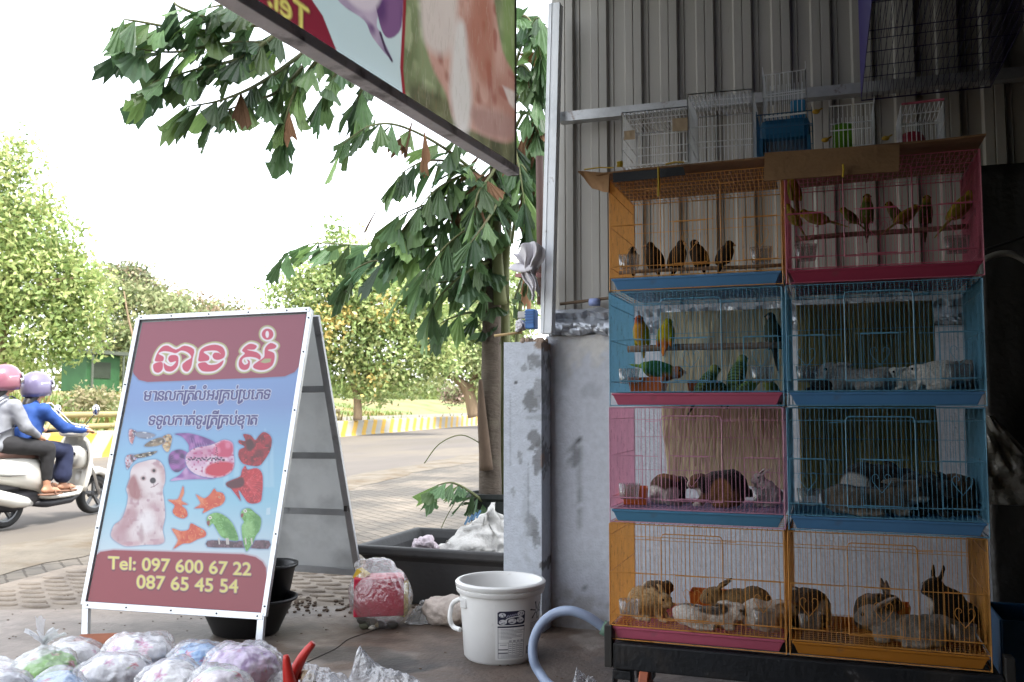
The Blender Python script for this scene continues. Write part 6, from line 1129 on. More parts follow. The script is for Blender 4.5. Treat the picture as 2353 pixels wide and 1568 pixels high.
person('person in a blue jacket with white sleeve stripes steering the scooter', dict(pelvis=(.2, 0, .88), chest=(.28, 0, 1.17), neck=(.31, 0, 1.32), head=(.37, 0, 1.49), sh_r=(.29, -.17, 1.26), sh_l=(.29, .17, 1.26), el_r=(.50, -.25, 1.05), el_l=(.50, .25, 1.05), wr_r=(.74, -.29, 1.02), wr_l=(.74, .29, 1.02), hip_r=(.24, -.1, .85), hip_l=(.24, .1, .85), kn_r=(.63, -.15, .79), kn_l=(.63, .14, .79), an_r=(.62, -.13, .43), an_l=(.66, .12, .43), flare=.095), m_blue, mat('navy_cloth', '#1c2340', .85, .1, 12), mat('helmet_lilac', '#6a6380', .25, .06, 8, coat=.4), mat('helmet_cream', '#b5aeb0', .25, .03, 8), m_white)
pas = person('person in a grey hooded top with a pink helmet riding pillion', dict(pelvis=(-.13, 0, .92), chest=(-.10, 0, 1.22), neck=(-.08, 0, 1.38), head=(-.03, 0, 1.55), sh_r=(-.09, -.17, 1.31), sh_l=(-.09, .17, 1.31), el_r=(-.0, -.24, 1.07), el_l=(.0, .24, 1.07), wr_r=(.2, -.2, .97), wr_l=(.2, .2, .97), hip_r=(-.1, -.11, .89), hip_l=(-.1, .11, .89), kn_r=(.31, -.22, .83), kn_l=(.31, .22, .83), an_r=(.33, -.21, .42), an_l=(.33, .21, .42), flare=.05), mat('hoodie_grey', '#808288', .85, .08, 14), mat('black_cloth', '#1e1d1f', .85, .1, 12), mat('helmet_pink', '#8a5866', .25, .05, 8, coat=.4), mat('helmet_rose', '#b87688', .25, .04, 8))
pk = MB(); pk.ell((-.33, 0, 1.14), (.12, .17, .21)); pmesh('backpack', pk, mat('backpack_blue', '#2a3c9c', .75, .1, 10), pas); sbuild('backpack_strap', MB().tube(crs([(-.28, -.12, 1.3), (-.1, -.16, 1.4), (.03, -.14, 1.25), (-.02, -.17, 1.1), (-.25, -.16, 1.0)], 4), .014, 6, flat=.4), mat('strap_dark', '#2b2d36', .8), pas)
# ================================================================ fishtail palm in its pot
PDp = 6.3; base = PD(1133, 1235, PDp); pal = thing('fishtail_palm', 'tall fishtail palm with ragged wedge leaves in front of the pillar gap', 'palm', base)
m_ptr = mat('palm_trunk', '#574d43', .85, .2, 7, bump=.5, bscale=30, spots=[('#4a4038', 5, .55, .06, .7), ('#6f6a5a', 2, .6, .08, .6)], stretch=(1, 1, 2.2)); m_pst = mat('palm_stem', '#6a7048', .7, .2, 8, spots=[('#5a4a38', 4, .6, .08, .7)], stretch=(1, 1, .4)); m_dead = mat('dead_stem', '#5c4c3e', .9, .2, 10)
def ptube(pxs, r, nm, m, n=10): pts = crs([PD(x, y, PDp + dz) for x, y, dz in pxs], 5); rs = list(np.interp(np.linspace(0, 1, len(pts)), np.linspace(0, 1, len(r)), r)); return MB().tube(pts, rs, n).build(nm, m, pal, smooth=True)
ptube([(1128, 1240, 0), (1126, 1050, 0), (1128, 900, 0), (1130, 700, 0), (1133, 560, 0), (1140, 380, 0), (1148, 200, 0)], [.085, .078, .07, .064, .058, .045, .03], 'trunk', m_ptr, 14)
ptube([(1160, 1200, .1), (1158, 1000, .1), (1162, 860, .1), (1160, 640, .1), (1172, 480, .1)], [.045, .044, .04, .034, .02], 'stem', m_pst); ptube([(1178, 1210, .2), (1183, 950, .2), (1190, 760, .25), (1215, 560, .3), (1235, 380, .3)], [.025, .022, .018, .014, .008], 'stem', m_pst)
ptube([(1118, 1080, -.1), (1108, 960, -.1), (1104, 872, -.1)], [.05, .034, .012], 'dead_petiole', m_dead); ptube([(1150, 700, -.05), (1143, 600, -.08), (1140, 480, -.1)], [.05, .04, .02], 'leaf_sheath', m_pst)
m_lv = vmat('palm_leaf', .42, .25, 25, .5, trans=.34, grain=.12, gscale=14); m_ld = vmat('palm_leaf_dead', .8, .3, 25, .2, trans=.15)
def leaflet(p, d, Ln, seed, dead=False, droop=.25, LV=None, LD=None):
    """wedge leaf: narrow base, ragged jagged far edge, slightly pleated"""
    g = random.Random(seed); d = np.array(d, float); d /= np.linalg.norm(d); s = np.cross(d, [g.uniform(-.4, .4), g.uniform(-.4, .4), 1.0]); s /= (np.linalg.norm(s) + 1e-9); nn = np.cross(s, d); a0 = g.uniform(-.5, .5); s = s * math.cos(a0) + nn * math.sin(a0); nn = np.cross(s, d); wd = g.uniform(.4, .8); k = 8; skew = g.uniform(-.28, .28); rows = [(0, .03), (.3, .36), (.62, .72), (1, 1)]
    vs = []; cup = g.uniform(-.3, .45)
    for t, w in rows:
        for j in range(k + 1):
            u = j / k * 2 - 1; tt = t
            if t == 1: tt = (1 - .22 * abs(u) - skew * u * .8) + g.uniform(-.2, .08)
            q = np.array(p) + d * Ln * tt + s * (u * w * wd * .5 * Ln * (1 + .15 * tt)) + nn * (Ln * (cup * u * u * w * .25 + .022 * ((-1) ** j) * t)) + np.array([0, 0, -1]) * (droop * Ln * tt * tt * .5); vs.append(q)
    fs = [(i * (k + 1) + j, i * (k + 1) + j + 1, (i + 1) * (k + 1) + j + 1, (i + 1) * (k + 1) + j) for i in range(3) for j in range(k)]
    b = lin('#7a5c46') if dead else lin(g.choice(['#56704a', '#4d6844', '#617a4e', '#486246', '#6d8750', '#5a7550'])); b = b * g.choice([.7, 1.0, 1.25, 1.5, 1.9]) * g.uniform(.85, 1.1)
    (LD if dead else LV).add(vs, fs, 0, b)
cnt = [0]
def frond(pxs, Ln, step=.10, spread=1.0, dead=.0, r0=.014, hang=.9, start=.0):
    LV, LD, ST = MB(), MB(), MB(); pts = crs([PD(x, y, PDp + dz) for x, y, dz in pxs], 8); ST.tube(pts, list(np.linspace(r0, .003, len(pts))), 6); ln = np.cumsum([0] + [np.linalg.norm(b - a) for a, b in zip(pts[:-1], pts[1:])]); s = ln[-1] * start; g = random.Random(cnt[0] + 100)
    while s < ln[-1]:
        i = min(np.searchsorted(ln, s), len(pts) - 2); d = pts[min(i + 1, len(pts) - 1)] - pts[max(i - 1, 0)]; d /= np.linalg.norm(d); sd2 = np.cross(d, [0, 0, 1.]); sd2 /= (np.linalg.norm(sd2) + 1e-9)
        for sg in (-1, 1): cnt[0] += 1; leaflet(pts[i], d * g.uniform(.3, .9) + sd2 * sg * spread * g.uniform(.4, 1.0) + np.array([0, 0, -1]) * hang * g.uniform(.3, 1.3), Ln * g.uniform(.7, 1.2), cnt[0], g.random() < dead, LV=LV, LD=LD)
        s += step * g.uniform(.7, 1.3)
    cnt[0] += 1; leaflet(pts[-1], pts[-1] - pts[-3] + [0, 0, -.05], Ln * 1.1, cnt[0], LV=LV, LD=LD); fr = LV.build('frond', m_lv, pal); ST.build('stalk', m_pst, fr)
    if LD.v: LD.build('dead_leaflets', m_ld, fr)
# the great frond reaching out to the upper left
MB().tube(crs([PD(1140, 330, PDp), PD(1050, 180, PDp - .3), PD(900, 60, PDp - .6), PD(760, 60, PDp - .8), PD(600, 60, PDp - 1.), PD(430, 40, PDp - 1.2)], 8), list(np.linspace(.03, .006, 41)), 8).build('stalk', m_pst, pal)
for pxs in ([(560, 70, -1.0), (440, 70, -1.2), (320, 50, -1.4), (285, 45, -1.45)], [(640, 100, -.95), (520, 100, -1.1), (400, 120, -1.3), (300, 110, -1.4)], [(520, 60, -1.1), (420, 20, -1.3), (400, 5, -1.3)], [(660, 60, -.9), (560, 130, -1.1), (450, 160, -1.3), (350, 190, -1.4)], [(700, 120, -.8), (600, 190, -1.0), (510, 230, -1.2), (430, 245, -1.3)], [(760, 100, -.8), (690, 190, -.9), (660, 260, -1.0), (650, 310, -1.0)], [(700, 150, -.8), (640, 210, -.9), (560, 240, -1.1), (500, 260, -1.2)], [(800, 120, -.7), (760, 190, -.8), (740, 225, -.8)], [(600, 30, -1.0), (540, 10, -1.1), (470, 20, -1.2)], [(860, 160, -.6), (830, 210, -.7), (820, 235, -.7)]): frond(pxs, .23, .085, .8, .02)
for pxs, Ln, st, dd in [([(1120, 420, -.1), (1020, 340, -.4), (920, 290, -.6), (850, 290, -.8), (790, 330, -.9)], .24, .15, .1), ([(1130, 440, 0), (1060, 380, -.3), (980, 370, -.5), (920, 400, -.6)], .25, .10, .12), ([(1130, 480, 0), (1060, 450, -.3), (980, 470, -.5), (910, 500, -.6)], .25, .10, .06), ([(1130, 560, 0), (1060, 500, -.3), (990, 510, -.5), (930, 540, -.6)], .25, .10, .0), ([(1130, 620, 0), (1060, 570, -.3), (960, 570, -.5), (880, 600, -.6)], .27, .09, .0), ([(1130, 520, .1), (1040, 560, .2), (930, 560, .4), (830, 565, .5), (720, 560, .6), (650, 590, .7)], .24, .085, .0), ([(1130, 640, .1), (1050, 620, 0), (960, 610, -.1), (860, 600, -.2), (800, 630, -.2)], .25, .09, .0), ([(1135, 700, 0), (1080, 650, -.2), (1000, 650, -.3), (930, 660, -.4)], .24, .11, .0), ([(1140, 760, .1), (1090, 720, 0), (1040, 730, -.1), (1010, 745, -.1)], .2, .12, .0),
                        ([(1160, 120, .2), (1195, 40, .1), (1225, 60, .0), (1245, 140, -.1)], .26, .08, .0), ([(1165, 200, .1), (1200, 150, .0), (1230, 200, -.1), (1240, 320, -.1)], .26, .08, .1), ([(1170, 330, .1), (1205, 260, .0), (1232, 300, -.1), (1238, 420, -.1)], .26, .08, .15), ([(1160, 420, 0), (1195, 380, -.2), (1220, 430, -.2), (1228, 540, -.2)], .25, .09, .05), ([(1135, 420, 0), (1080, 400, -.3), (1010, 430, -.5), (960, 480, -.6)], .27, .10, .05), ([(1140, 520, 0), (1090, 520, -.4), (1030, 560, -.6), (980, 620, -.7)], .27, .10, .0), ([(1130, 600, 0), (1080, 620, -.3), (1020, 670, -.4), (985, 720, -.4)], .24, .11, .0), ([(1140, 400, 0), (1100, 330, -.2), (1070, 300, -.3), (1050, 320, -.4)], .22, .12, .3), ([(1150, 360, 0), (1130, 400, -.3), (1100, 440, -.5), (1090, 480, -.6)], .26, .10, .1), ([(1160, 300, .1), (1180, 330, -.1), (1195, 400, -.3), (1205, 470, -.4)], .26, .10, .1), ([(1150, 420, 0), (1140, 470, -.5), (1110, 520, -.7), (1080, 560, -.8)], .27, .12, .0), ([(1170, 200, .2), (1200, 100, .1), (1225, 50, 0), (1240, 40, -.1)], .24, .10, .05), ([(1175, 260, .2), (1200, 200, .1), (1225, 190, .0), (1240, 230, 0)], .22, .10, .05), ([(1180, 420, .2), (1200, 350, .1), (1225, 330, 0), (1235, 390, 0)], .22, .10, .2), ([(1175, 560, .2), (1190, 480, .1), (1215, 470, 0), (1230, 520, 0)], .2, .12, .05), ([(1180, 700, .2), (1200, 640, .2), (1215, 640, .1)], .16, .10, .0), ([(1170, 880, .2), (1195, 830, .2), (1210, 850, .1), (1215, 900, .1)], .13, .08, .0), ([(1150, 1000, .15), (1175, 960, .1), (1190, 990, .1)], .11, .08, .0), ([(1160, 1160, .1), (1175, 1120, .05), (1190, 1150, .05)], .1, .06, .0),
                        ([(1125, 1165, -.1), (1080, 1130, -.2), (1040, 1110, -.3), (1005, 1115, -.35)], .17, .05, .08)]: frond(pxs, Ln, st, .7, dd)
for px, py, dz, dx, dz2 in [(950, 270, -.6, -.2, -1), (975, 300, -.6, .1, -1), (1050, 420, -.4, -.4, -1), (1030, 430, -.4, .1, -1), (885, 450, -.6, -.5, -.8), (1205, 300, -.1, .1, -1), (1215, 500, -.1, .0, -1), (1090, 430, -.4, -.2, -1), (1205, 620, .1, .0, -1)]: cnt[0] += 1; leaflet(PD(px, py, PDp + dz), rgt * dx + np.array([0, 0, dz2]), .26, cnt[0], True, LD=(q_ := MB())); q_.build('dead_leaf', m_ld, pal)
for pp, r_ in (([PD(1105, 1020, PDp - .1), PD(1060, 1000, PDp - .2), PD(1010, 1020, PDp - .3), PD(975, 1065, PDp - .35)], .004), ([PD(1060, 1130, PDp - .25), PD(1020, 1200, PDp - .3), PD(995, 1270, PDp - .4)], .003)): MB().tube(crs(pp, 6), r_, 5).build('thin_stalk', m_pst, pal)
pot = MB().lathe([(.0, 0), (.14, 0), (.16, .1), (.185, .46), (.2, .48), (.2, .51), (.175, .51), (.165, .42), (0, .41)], 28, tuple([base[0] + .02, base[1], 0])); tag(pot.build('plant_pot', mat('pot_black', '#1f2422', .6, .15, 6), smooth=False), 'black plastic pot holding the fishtail palm', 'pot')
# ================================================================ things on the ground
m_tub = mat('tub_black', '#2b2b2c', .6, .12, 5, bump=.12, bscale=30, spots=[('#77736e', 22, .72, .03, .5), ('#3f3b38', 2, .58, .08, .6)])
fl = PY(826, 1252, 4.62); hz = fl[2]; xr_ = -1.40; bkY = PY(875, 1207, 5.2)[1]; bl = G(876, 1208, hz); yb_ = bl[1]
def rect(x0, x1, y0, y1, z): return [(x0, y0, z), (x1, y0, z), (x1, y1, z), (x0, y1, z)]
xl0 = fl[0]; tb = MB(); lay = [(.05, .0), (.02, hz * .75), (.0, hz - .055), (-.022, hz - .05), (-.022, hz), (.028, hz), (.05, hz - .05), (.085, .03)]
vs = sum([rect(xl0 + i, xr_ - i, 4.62 + i, yb_ - i, z) for i, z in lay], []); tb.add(vs, [(r * 4 + k, r * 4 + (k + 1) % 4, (r + 1) * 4 + (k + 1) % 4, (r + 1) * 4 + k) for r in range(len(lay) - 1) for k in range(4)] + [(3, 2, 1, 0), tuple(4 * (len(lay) - 1) + k for k in range(4))])
tag(tb.build('mortar_tub', m_tub, bevel=.012), 'large rectangular black tub behind the red bag and white bucket', 'tub')
def lump(name, c, r, m, lab, cat, amp=.12, fr=6, seed=1, flatb=True, vox=.012, group=None, extra=None, cut=None):
    mb = MB().ell(c, r, None, 28, 18)
    if extra: extra(mb)
    me = remesh(mb, vox, 3); v = coords(me); d = v - np.array(c); n = np.zeros(len(v) * 3, np.float32); me.vertices.foreach_get('normal', n); n = n.reshape(-1, 3); rm = float(np.mean(r)); v = v + n * (rm * amp * (wob(v, fr * 2.6, seed) + .5 * wob(v, fr * 6, seed + 1) + .4 * (1 - 2 * np.abs(wob(v, fr * 8, seed + 2)))))[:, None]
    if flatb: v[:, 2] = np.maximum(v[:, 2], c[2] - r[2] * .92)
    mn = v.min(0); off = np.array([c[0], c[1], mn[2]]); me.vertices.foreach_set('co', (v - off).astype(np.float32).ravel()); me.update(); me.materials.append(m); me.name = name; o = link_mesh(name, me, None, off); return tag(o, lab, cat, group) if lab else o
# white sack and small bag in the tub
sx = PD(1100, 1250, 5.35); sk = MB(); rows = 26; cols_n = 40; P = np.zeros((rows, cols_n, 3)); top_ = PY(1132, 1160, 4.95)
for i in range(rows):
    t = i / (rows - 1)
    for j in range(cols_n):
        a = 2 * math.pi * j / (cols_n - 1); rr_ = (1 - t ** 1.15) * (1 + .18 * math.sin(3 * a + 2 * t) + .08 * math.sin(7 * a)); P[i, j] = np.array([top_[0] - .06 * (1 - t) + .26 * rr_ * math.cos(a) * (1.15 if math.cos(a) < 0 else .6), top_[1] + .16 * rr_ * math.sin(a), hz - .10 + (top_[2] - hz + .10) * t])
q = P.reshape(-1, 3); P = (q + .028 * np.stack([1 - 2 * np.abs(wob(q, 26, 1)), 1 - 2 * np.abs(wob(q, 26, 2)), .7 - 1.4 * np.abs(wob(q, 30, 3))], 1) + .009 * np.stack([1 - 2 * np.abs(wob(q, 75, 4)), 1 - 2 * np.abs(wob(q, 75, 5)), 1 - 2 * np.abs(wob(q, 75, 6))], 1)).reshape(P.shape); sk.sheet(P)
tag(sk.build('woven_sack', mat('woven_white', '#cbc9c4', .55, .08, 7, bump=.35, bscale=55, spots=[('#8f887c', 5, .64, .06, .6)]), smooth=True, solid=.004), 'crumpled white woven sack heaped in the black tub', 'sack')
mb = MB()
for i in range(4): x = 1068 + i * 9; mb.bar(PD(x, 1206 - i * 5, 5.1), PD(x + 9, 1188 - i * 5, 5.11), .012, .002, up=-fwd)
tag(mb.build('printed_mark', mat('print_blue', '#5f86a8', .6)), 'small blue printed mark on the white sack', 'print'); bpp = bpy.data.objects['printed_mark']; skk = bpy.data.objects['woven_sack']; bpp.parent = skk; bpp.location = bpp.location - skk.location; del bpp['category']; del bpp['label']
lump('plastic_bag', PD(975, 1252, 5.35), (.085, .06, .055), mat('bag_pinkish', '#cdbfc6', .4, .08, 9, bump=.5), 'small pinkish white bag lying in the black tub', 'bag', .22, 18, 3, False, .006)
# white bucket with printed label
bc0 = G(1150, 1507); rim_z = PY(1150, 1331, bc0[1])[2]; dB = np.linalg.norm(bc0[:2]); RT = .198; RB = .163
m_bk = mat('bucket_white', '#dcdcda', .35, .04, 6, spots=[('#8f877c', 9, .7, .04, .45), ('#b9b4ab', 3, .62, .06, .4)]); bkt = thing('bucket', 'white plastic bucket with printed label standing by the pillar', 'bucket', bc0)
MB().lathe([(0, .004), (RB - .01, .0), (RB, .012), (RT - .014, rim_z - .05), (RT - .004, rim_z - .05), (RT, rim_z - .045), (RT + .002, rim_z - .03), (RT - .004, rim_z - .028), (RT + .004, rim_z - .022), (RT + .006, rim_z - .006), (RT, rim_z), (RT - .012, rim_z), (RT - .02, rim_z - .012), (RB - .006, .012), (0, .01)], 64, tuple(bc0)).build('shell', m_bk, bkt, smooth=True).modifiers.new('e', 'EDGE_SPLIT').split_angle = R(50)
lt_ = bc0 - rgt * (RT - .008) * .98; hp_ = crs([bc0 - rgt * (RT - .01) * .93 - fwd * .06 + [0, 0, rim_z - .07], bc0 - rgt * (RT + .018) + [0, 0, rim_z - .11], bc0 - rgt * (RT + .03) + [0, 0, rim_z - .17], bc0 - rgt * (RT + .015) + [0, 0, rim_z - .21], bc0 - rgt * (RT - .02) + fwd * -.03 + [0, 0, rim_z - .215]], 6); MB().tube(hp_, .011, 8).build('handle', m_bk, bkt, smooth=True); MB().box(bc0 - rgt * (RT - .014) * .86 - fwd * .09 + [0, 0, rim_z - .08], (.03, .03, .04)).build('handle_lug', m_bk, bkt, bevel=.004)
lc = Canvas(230, 330, [(0, 0), (230, 0), (230, 330), (0, 330)], '#d8d8d6'); INK = '#22243a'
def rbox(x0, y0, x1, y1, c, r=8): lc.fill([(x0 + r, y0), (x1 - r, y0), (x1, y0 + r), (x1, y1 - r), (x1 - r, y1), (x0 + r, y1), (x0, y1 - r), (x0, y0 + r)], c, .8)
rbox(10, 40, 118, 122, INK, 8)
for x, y, r in ((28, 62, 13), (100, 58, 15), (98, 96, 15), (30, 104, 15), (66, 100, 16)): lc.ell((x, y), r, r, '#c9c9cc'); [lc.ell((x + rnd.uniform(-r, r) * .6, y + rnd.uniform(-r, r) * .6), rnd.uniform(2, 4), rnd.uniform(1.5, 3), '#4a4c60') for _ in range(5)]
lc.line([(42, 106), (44, 88), (62, 78), (88, 74), (104, 82)], 3, '#d0d0d2', smooth=4)
for i in range(5): lc.line([(44 + i * 9, 76 - i * 3), (50 + i * 9, 64 - i * 2)], 2.4, '#8c8ca0')
rbox(10, 128, 118, 138, INK, 1); lc.line([(12, 140), (12, 318), (117, 318), (117, 140)], .9, INK); lc.line([(12, 228), (117, 228)], .8, INK); lc.line([(12, 296), (117, 296)], .7, INK)
for i, (y, w) in enumerate(((147, 50), (155, 92), (163, 84), (171, 90), (179, 60), (187, 80), (195, 86), (203, 40), (304, 88), (311, 76))):
    x = 22
    while x < 20 + w: l = rnd.uniform(3, 9); lc.line([(x, y), (x + l, y)], 1.2, '#4a4c5e'); x += l + 2.5
    lc.ell((17, y), 1.2, 1.2, INK)
for y in (236, 262, 282): lc.line([(15, y + 6), (48, y + 6)], 3, INK) if y != 236 else lc.line([(20, 240), (44, 240)], 1.5, '#4a4c5e')
for x in (60, 76, 92, 108):
    for y in (216, 222, 240, 250, 262, 274, 286): lc.line([(x - 5, y), (x + 4, y)], 1.5, '#4a4c5e' if x != 76 else INK)
for x in (52, 68, 84, 100): lc.line([(x, 228), (x, 296)], .5, INK)
for a in range(6):  # splashed star with lettering across it
    t = a * 1.047 + .25; ca, sa = math.cos(t), math.sin(t); c = (186, 60); lc.fill([(c[0] + ca * 10 - sa * 3, c[1] + sa * 10 + ca * 3), (c[0] + ca * 30 - sa * 3, c[1] + sa * 40 + ca * 3), (c[0] + ca * 38 - sa * 5, c[1] + sa * 52 + ca * 5), (c[0] + ca * 44, c[1] + sa * 58), (c[0] + ca * 38 + sa * 5, c[1] + sa * 52 - ca * 5), (c[0] + ca * 30 + sa * 3, c[1] + sa * 40 - ca * 3), (c[0] + ca * 10 + sa * 3, c[1] + sa * 10 - ca * 3)], '#26262c', smooth=2)
m = place_text(lc, 'USI', 178, 78, 222, 74, 26); lc.stamp(dil(m, 1.5), '#d8d8d6'); lc.stamp(m, '#1d1d26')
for i in range(9): lc.line([(150, 128 + i * 9), (226, 124 + i * 9)], 1.6, '#5a5c6c', al=.8)
for i in range(6): lc.line([(132, 262 + i * 8), (158, 260 + i * 8)], 2.4, '#33354a')
rt_ang = math.atan2(rgt[1], rgt[0])
def Lb(s, t):
    ang = rt_ang - R(90) + R(-7) + R(86) * s; z = rim_z - .075 - t * (rim_z - .10); r = RB + (RT - .014 - RB) * (z / (rim_z - .05)) + .0012; return np.stack([bc0[0] + r * np.cos(ang), bc0[1] + r * np.sin(ang), bc0[2] + z], -1) if False else np.concatenate(np.broadcast_arrays(bc0[0] + r * np.cos(ang), bc0[1] + r * np.sin(ang), bc0[2] + z + 0 * s), -1)
print_panel('label', lc, Lb, vmat('label_print', .4, spec=.4), bkt)
# hose
hz_ = mat('hose_blue', '#8c9cb6', .35, .06, 6, spec=.6); g0 = G(1262, 1572); g1 = G(1330, 1590)
hp2 = crs([PD(1388, 1443, 3.55), PD(1352, 1418, 3.56), PD(1312, 1404, 3.58), PD(1275, 1410, 3.6), PD(1243, 1436, 3.6), PD(1226, 1475, 3.6), PD(1226, 1515, 3.58), PD(1240, 1546, 3.56), G(1268, 1578, .027), G(1330, 1592, .027), G(1450, 1592, .027), G(1700, 1590, .027), G(2000, 1590, .027), G(2300, 1592, .027)], 8)
ho = MB().tube(hp2, .0195, 14).build('water_hose', hz_, smooth=True); tag(ho, 'thick pale blue water hose looping up to the cage rack', 'hose'); c2 = MB().tube([PD(1384, 1441, 3.55), PD(1404, 1452, 3.54)], .03, 10).build('hose_binding', mat('hose_tape', '#5f7a6a', .7, .3, 40), ho, smooth=True); MB().tube([PD(1400, 1450, 3.54), PD(1420, 1462, 3.53)], .022, 10).build('hose_end', mat('hose_rag', '#a8745f', .8, .3, 30), ho, smooth=True)
# bag with a red box, small clear bag, stone
rbp = G(872, 1440); rb = thing('plastic_bag', 'clear plastic bag holding a red box and scraps by the tub', 'bag', rbp); m_film = film('bag_film', '#e8ebee', .82, .16, .7, 20, .3)
bx = MB(); bx.box(rbp + rgt * -.005 + [0, .0, .16], (.25, .15, .19), rot=Matrix.Rotation(YAW + .15, 3, 'Z')); bx.build('red_box', mat('box_red', '#b8213f', .45, .06, 5, spots=[('#d8687a', 9, .66, .05, .5)]), rb, bevel=.006)
m_yc = mat('card_yellow', '#c7a72e', .6); MB().box(rbp + rgt * .125 + [0, 0, .14], (.02, .1, .16), rot=Matrix.Rotation(YAW - .1, 3, 'Z')).build('yellow_card', m_yc, rb); MB().box(rbp + rgt * -.09 + fwd * -.02 + [0, 0, .26], (.06, .05, .05), rot=Matrix.Rotation(.5, 3, 'Y')).build('yellow_card', m_yc, rb)
for i in range(9): a = rnd.uniform(-.12, .12); MB().ell(rbp + rgt * a * .8 + fwd * -.055 + [0, 0, rnd.uniform(.02, .05)], (.03, .02, .02)).build('scrap', mat('scrap', rnd.choice(['#3a3630', '#8a7a58', '#c9c2b4', '#4a4a3a']), .8), rb, smooth=True)
o = lump('film', rbp + np.array([0, 0, .155]), (.168, .15, .172), m_film, None, None, .05, 9, 5, True, .011, extra=lambda mb: (mb.ell(rbp - rgt * .10 + np.array([0, 0, .30]), (.04, .04, .05)), mb.ell(rbp + rgt * .0 + np.array([0, 0, .31]), (.09, .06, .04)))); o.parent = rb; o.location = Vector(o.location) - Vector(rbp)
def stone_(mb): mb.box(G(1030, 1430) + np.array([.05, .03, .05]), (.16, .1, .09), rot=Matrix.Rotation(.5, 3, 'Z'))
lump('stone', G(1035, 1436) + np.array([-.02, .02, .065]), (.15, .09, .075), mat('stone', '#b5a9a0', .9, .18, 9, bump=.6, bscale=30, spots=[('#7d6a5a', 4, .58, .06, .7), ('#d2c6b6', 6, .62, .05, .6)]), 'broken beige stone lying left of the white bucket', 'stone', .10, 12, 4, True, .01, extra=stone_)
# basins
m_bas = mat('basin_black', '#1c1d1f', .42, .1, 8, spots=[('#5a5754', 14, .7, .04, .4)]); b1 = G(565, 1455)
MB().lathe([(0, .004), (.13, 0), (.145, .01), (.205, .155), (.225, .165), (.228, .178), (.215, .18), (.2, .165), (.138, .016), (0, .014)], 48, tuple(b1), sx=1.10, sy=.9, rot=Matrix.Rotation(YAW, 3, 'Z')).build('basin', m_bas, smooth=True); tag(bpy.data.objects['basin'], 'wide oval black plastic basin under the A-board', 'basin')
b2 = G(606, 1440) + np.array([.0, .03, .10]); MB().lathe([(0, 0), (.095, 0), (.10, .01), (.135, .19), (.15, .2), (.15, .215), (.135, .215), (.128, .2), (.095, .014), (0, .012)], 40, tuple(b2)).build('bucket', m_bas, smooth=True); o = [x for x in bpy.data.objects if x.name.startswith('bucket') and x.type == 'MESH' and 'label' not in x][0]; tag(o, 'small round black bucket standing in the oval basin', 'bucket')
# terracotta block
tcb = G(236, 1497); mb = MB(); mb.box(tcb + [0, 0, .03], (.17, .24, .06), rot=Matrix.Rotation(R(-62), 3, 'Z'))
for i in range(9): t = Matrix.Rotation(R(-62), 3, 'Z'); mb.box(tcb + np.array(t @ Vector((-.072 + i * .018, 0, .0))) + [0, 0, .0605], (.010, .24, .004), rot=t)
tag(mb.build('terracotta_block', mat('terracotta', '#9a6249', .85, .12, 9), bevel=.002), 'ribbed terracotta block lying behind the wrapped bundles', 'block')
# white cloth, blue box, stick and knot beside the post
c0_ = PY(1222, 600, 4.25); gx, gz = np.meshgrid(np.linspace(0, 1, 26), np.linspace(0, 1, 40)); wdt = .5 + .5 * np.clip(1 - gz * 1.3, 0, 1)
def clothP(u, v): 
    base_ = PY(1214, 568, 4.22); x = (u - .5) * (.16 * np.clip(1 - v * 1.15, .22, 1)) + .03 * v; return np.stack([base_[0] + x + .012 * np.sin(9 * v), base_[1] + .03 * np.sin(u * 14) * (1 - .4 * v) + .01 * np.sin(30 * u), base_[2] - v * .24 + .03 * np.cos((u - .6) * 5)], -1)
mb = MB(); mb.sheet(clothP(gx, gz)); m_rag = mat('rag_white', '#c9c6ca', .9, .06, 14, bump=.3); o = mb.build('cloth', m_rag, smooth=True, solid=.006); tag(o, 'pale cloth draped on a peg beside the steel post', 'cloth')
mb = MB(); mb.tube(crs([PY(1195, 606, 4.25), PY(1180, 612, 4.22), PY(1205, 618, 4.2), PY(1225, 612, 4.2)], 5), [.004] + [.028] * 14 + [.012], 8, flat=.3); tag(mb.build('cloth', m_rag, smooth=True), 'second fold of pale cloth sticking out towards the palm', 'cloth')
mb = MB(); mb.bar(PY(1190, 634, 4.4), PY(1240, 632, 4.36), .05, .02); tag(mb.build('wooden_bracket', mat('pink_wood', '#9a6f6c', .85, .1, 9)), 'reddish bracket under the pale cloth', 'bracket')
bxp = PY(1222, 768, 4.32); rt = thing('blue_box', 'faded blue ribbed plastic holder on top of the pillar', 'box', bxp); m_pb = mat('holder_blue', '#3f74b4', .5, .12, 8)
mb = MB(); mb.box(bxp + [0, 0, .075], (.05, .07, .10)); mb.build('shell', m_pb, rt, bevel=.006); mb = MB(); [mb.box(bxp + [-.002, -.037, .055 + i * .014], (.048, .004, .006)) for i in range(5)]; mb.build('rib', mat('holder_rib', '#335f98', .5), rt); mb = MB(); mb.box(bxp + [-.045, .02, .10], (.06, .05, .035)); mb.build('grey_cap', mat('cap_grey', '#b3b1ac', .6), rt, bevel=.004); mb = MB(); mb.bar(bxp + [.028, -.03, -.03], bxp + [.028, -.03, .13], .008, .008); mb.build('rusty_bar', mat('rust', '#5a4034', .9), rt)
mb = MB(); mb.tube([PY(1136, 772, 4.3), PY(1200, 764, 4.3)], .007, 7); tag(mb.build('stick', mat('bamboo', '#a98f63', .7), smooth=True), 'short pale bamboo stick poking out from the pillar top', 'stick')
lump('rag_knot', PY(1194, 748, 4.3), (.03, .025, .03), m_rag, 'knotted white rag tied beside the blue holder', 'rag', .3, 40, 2, False, .004)
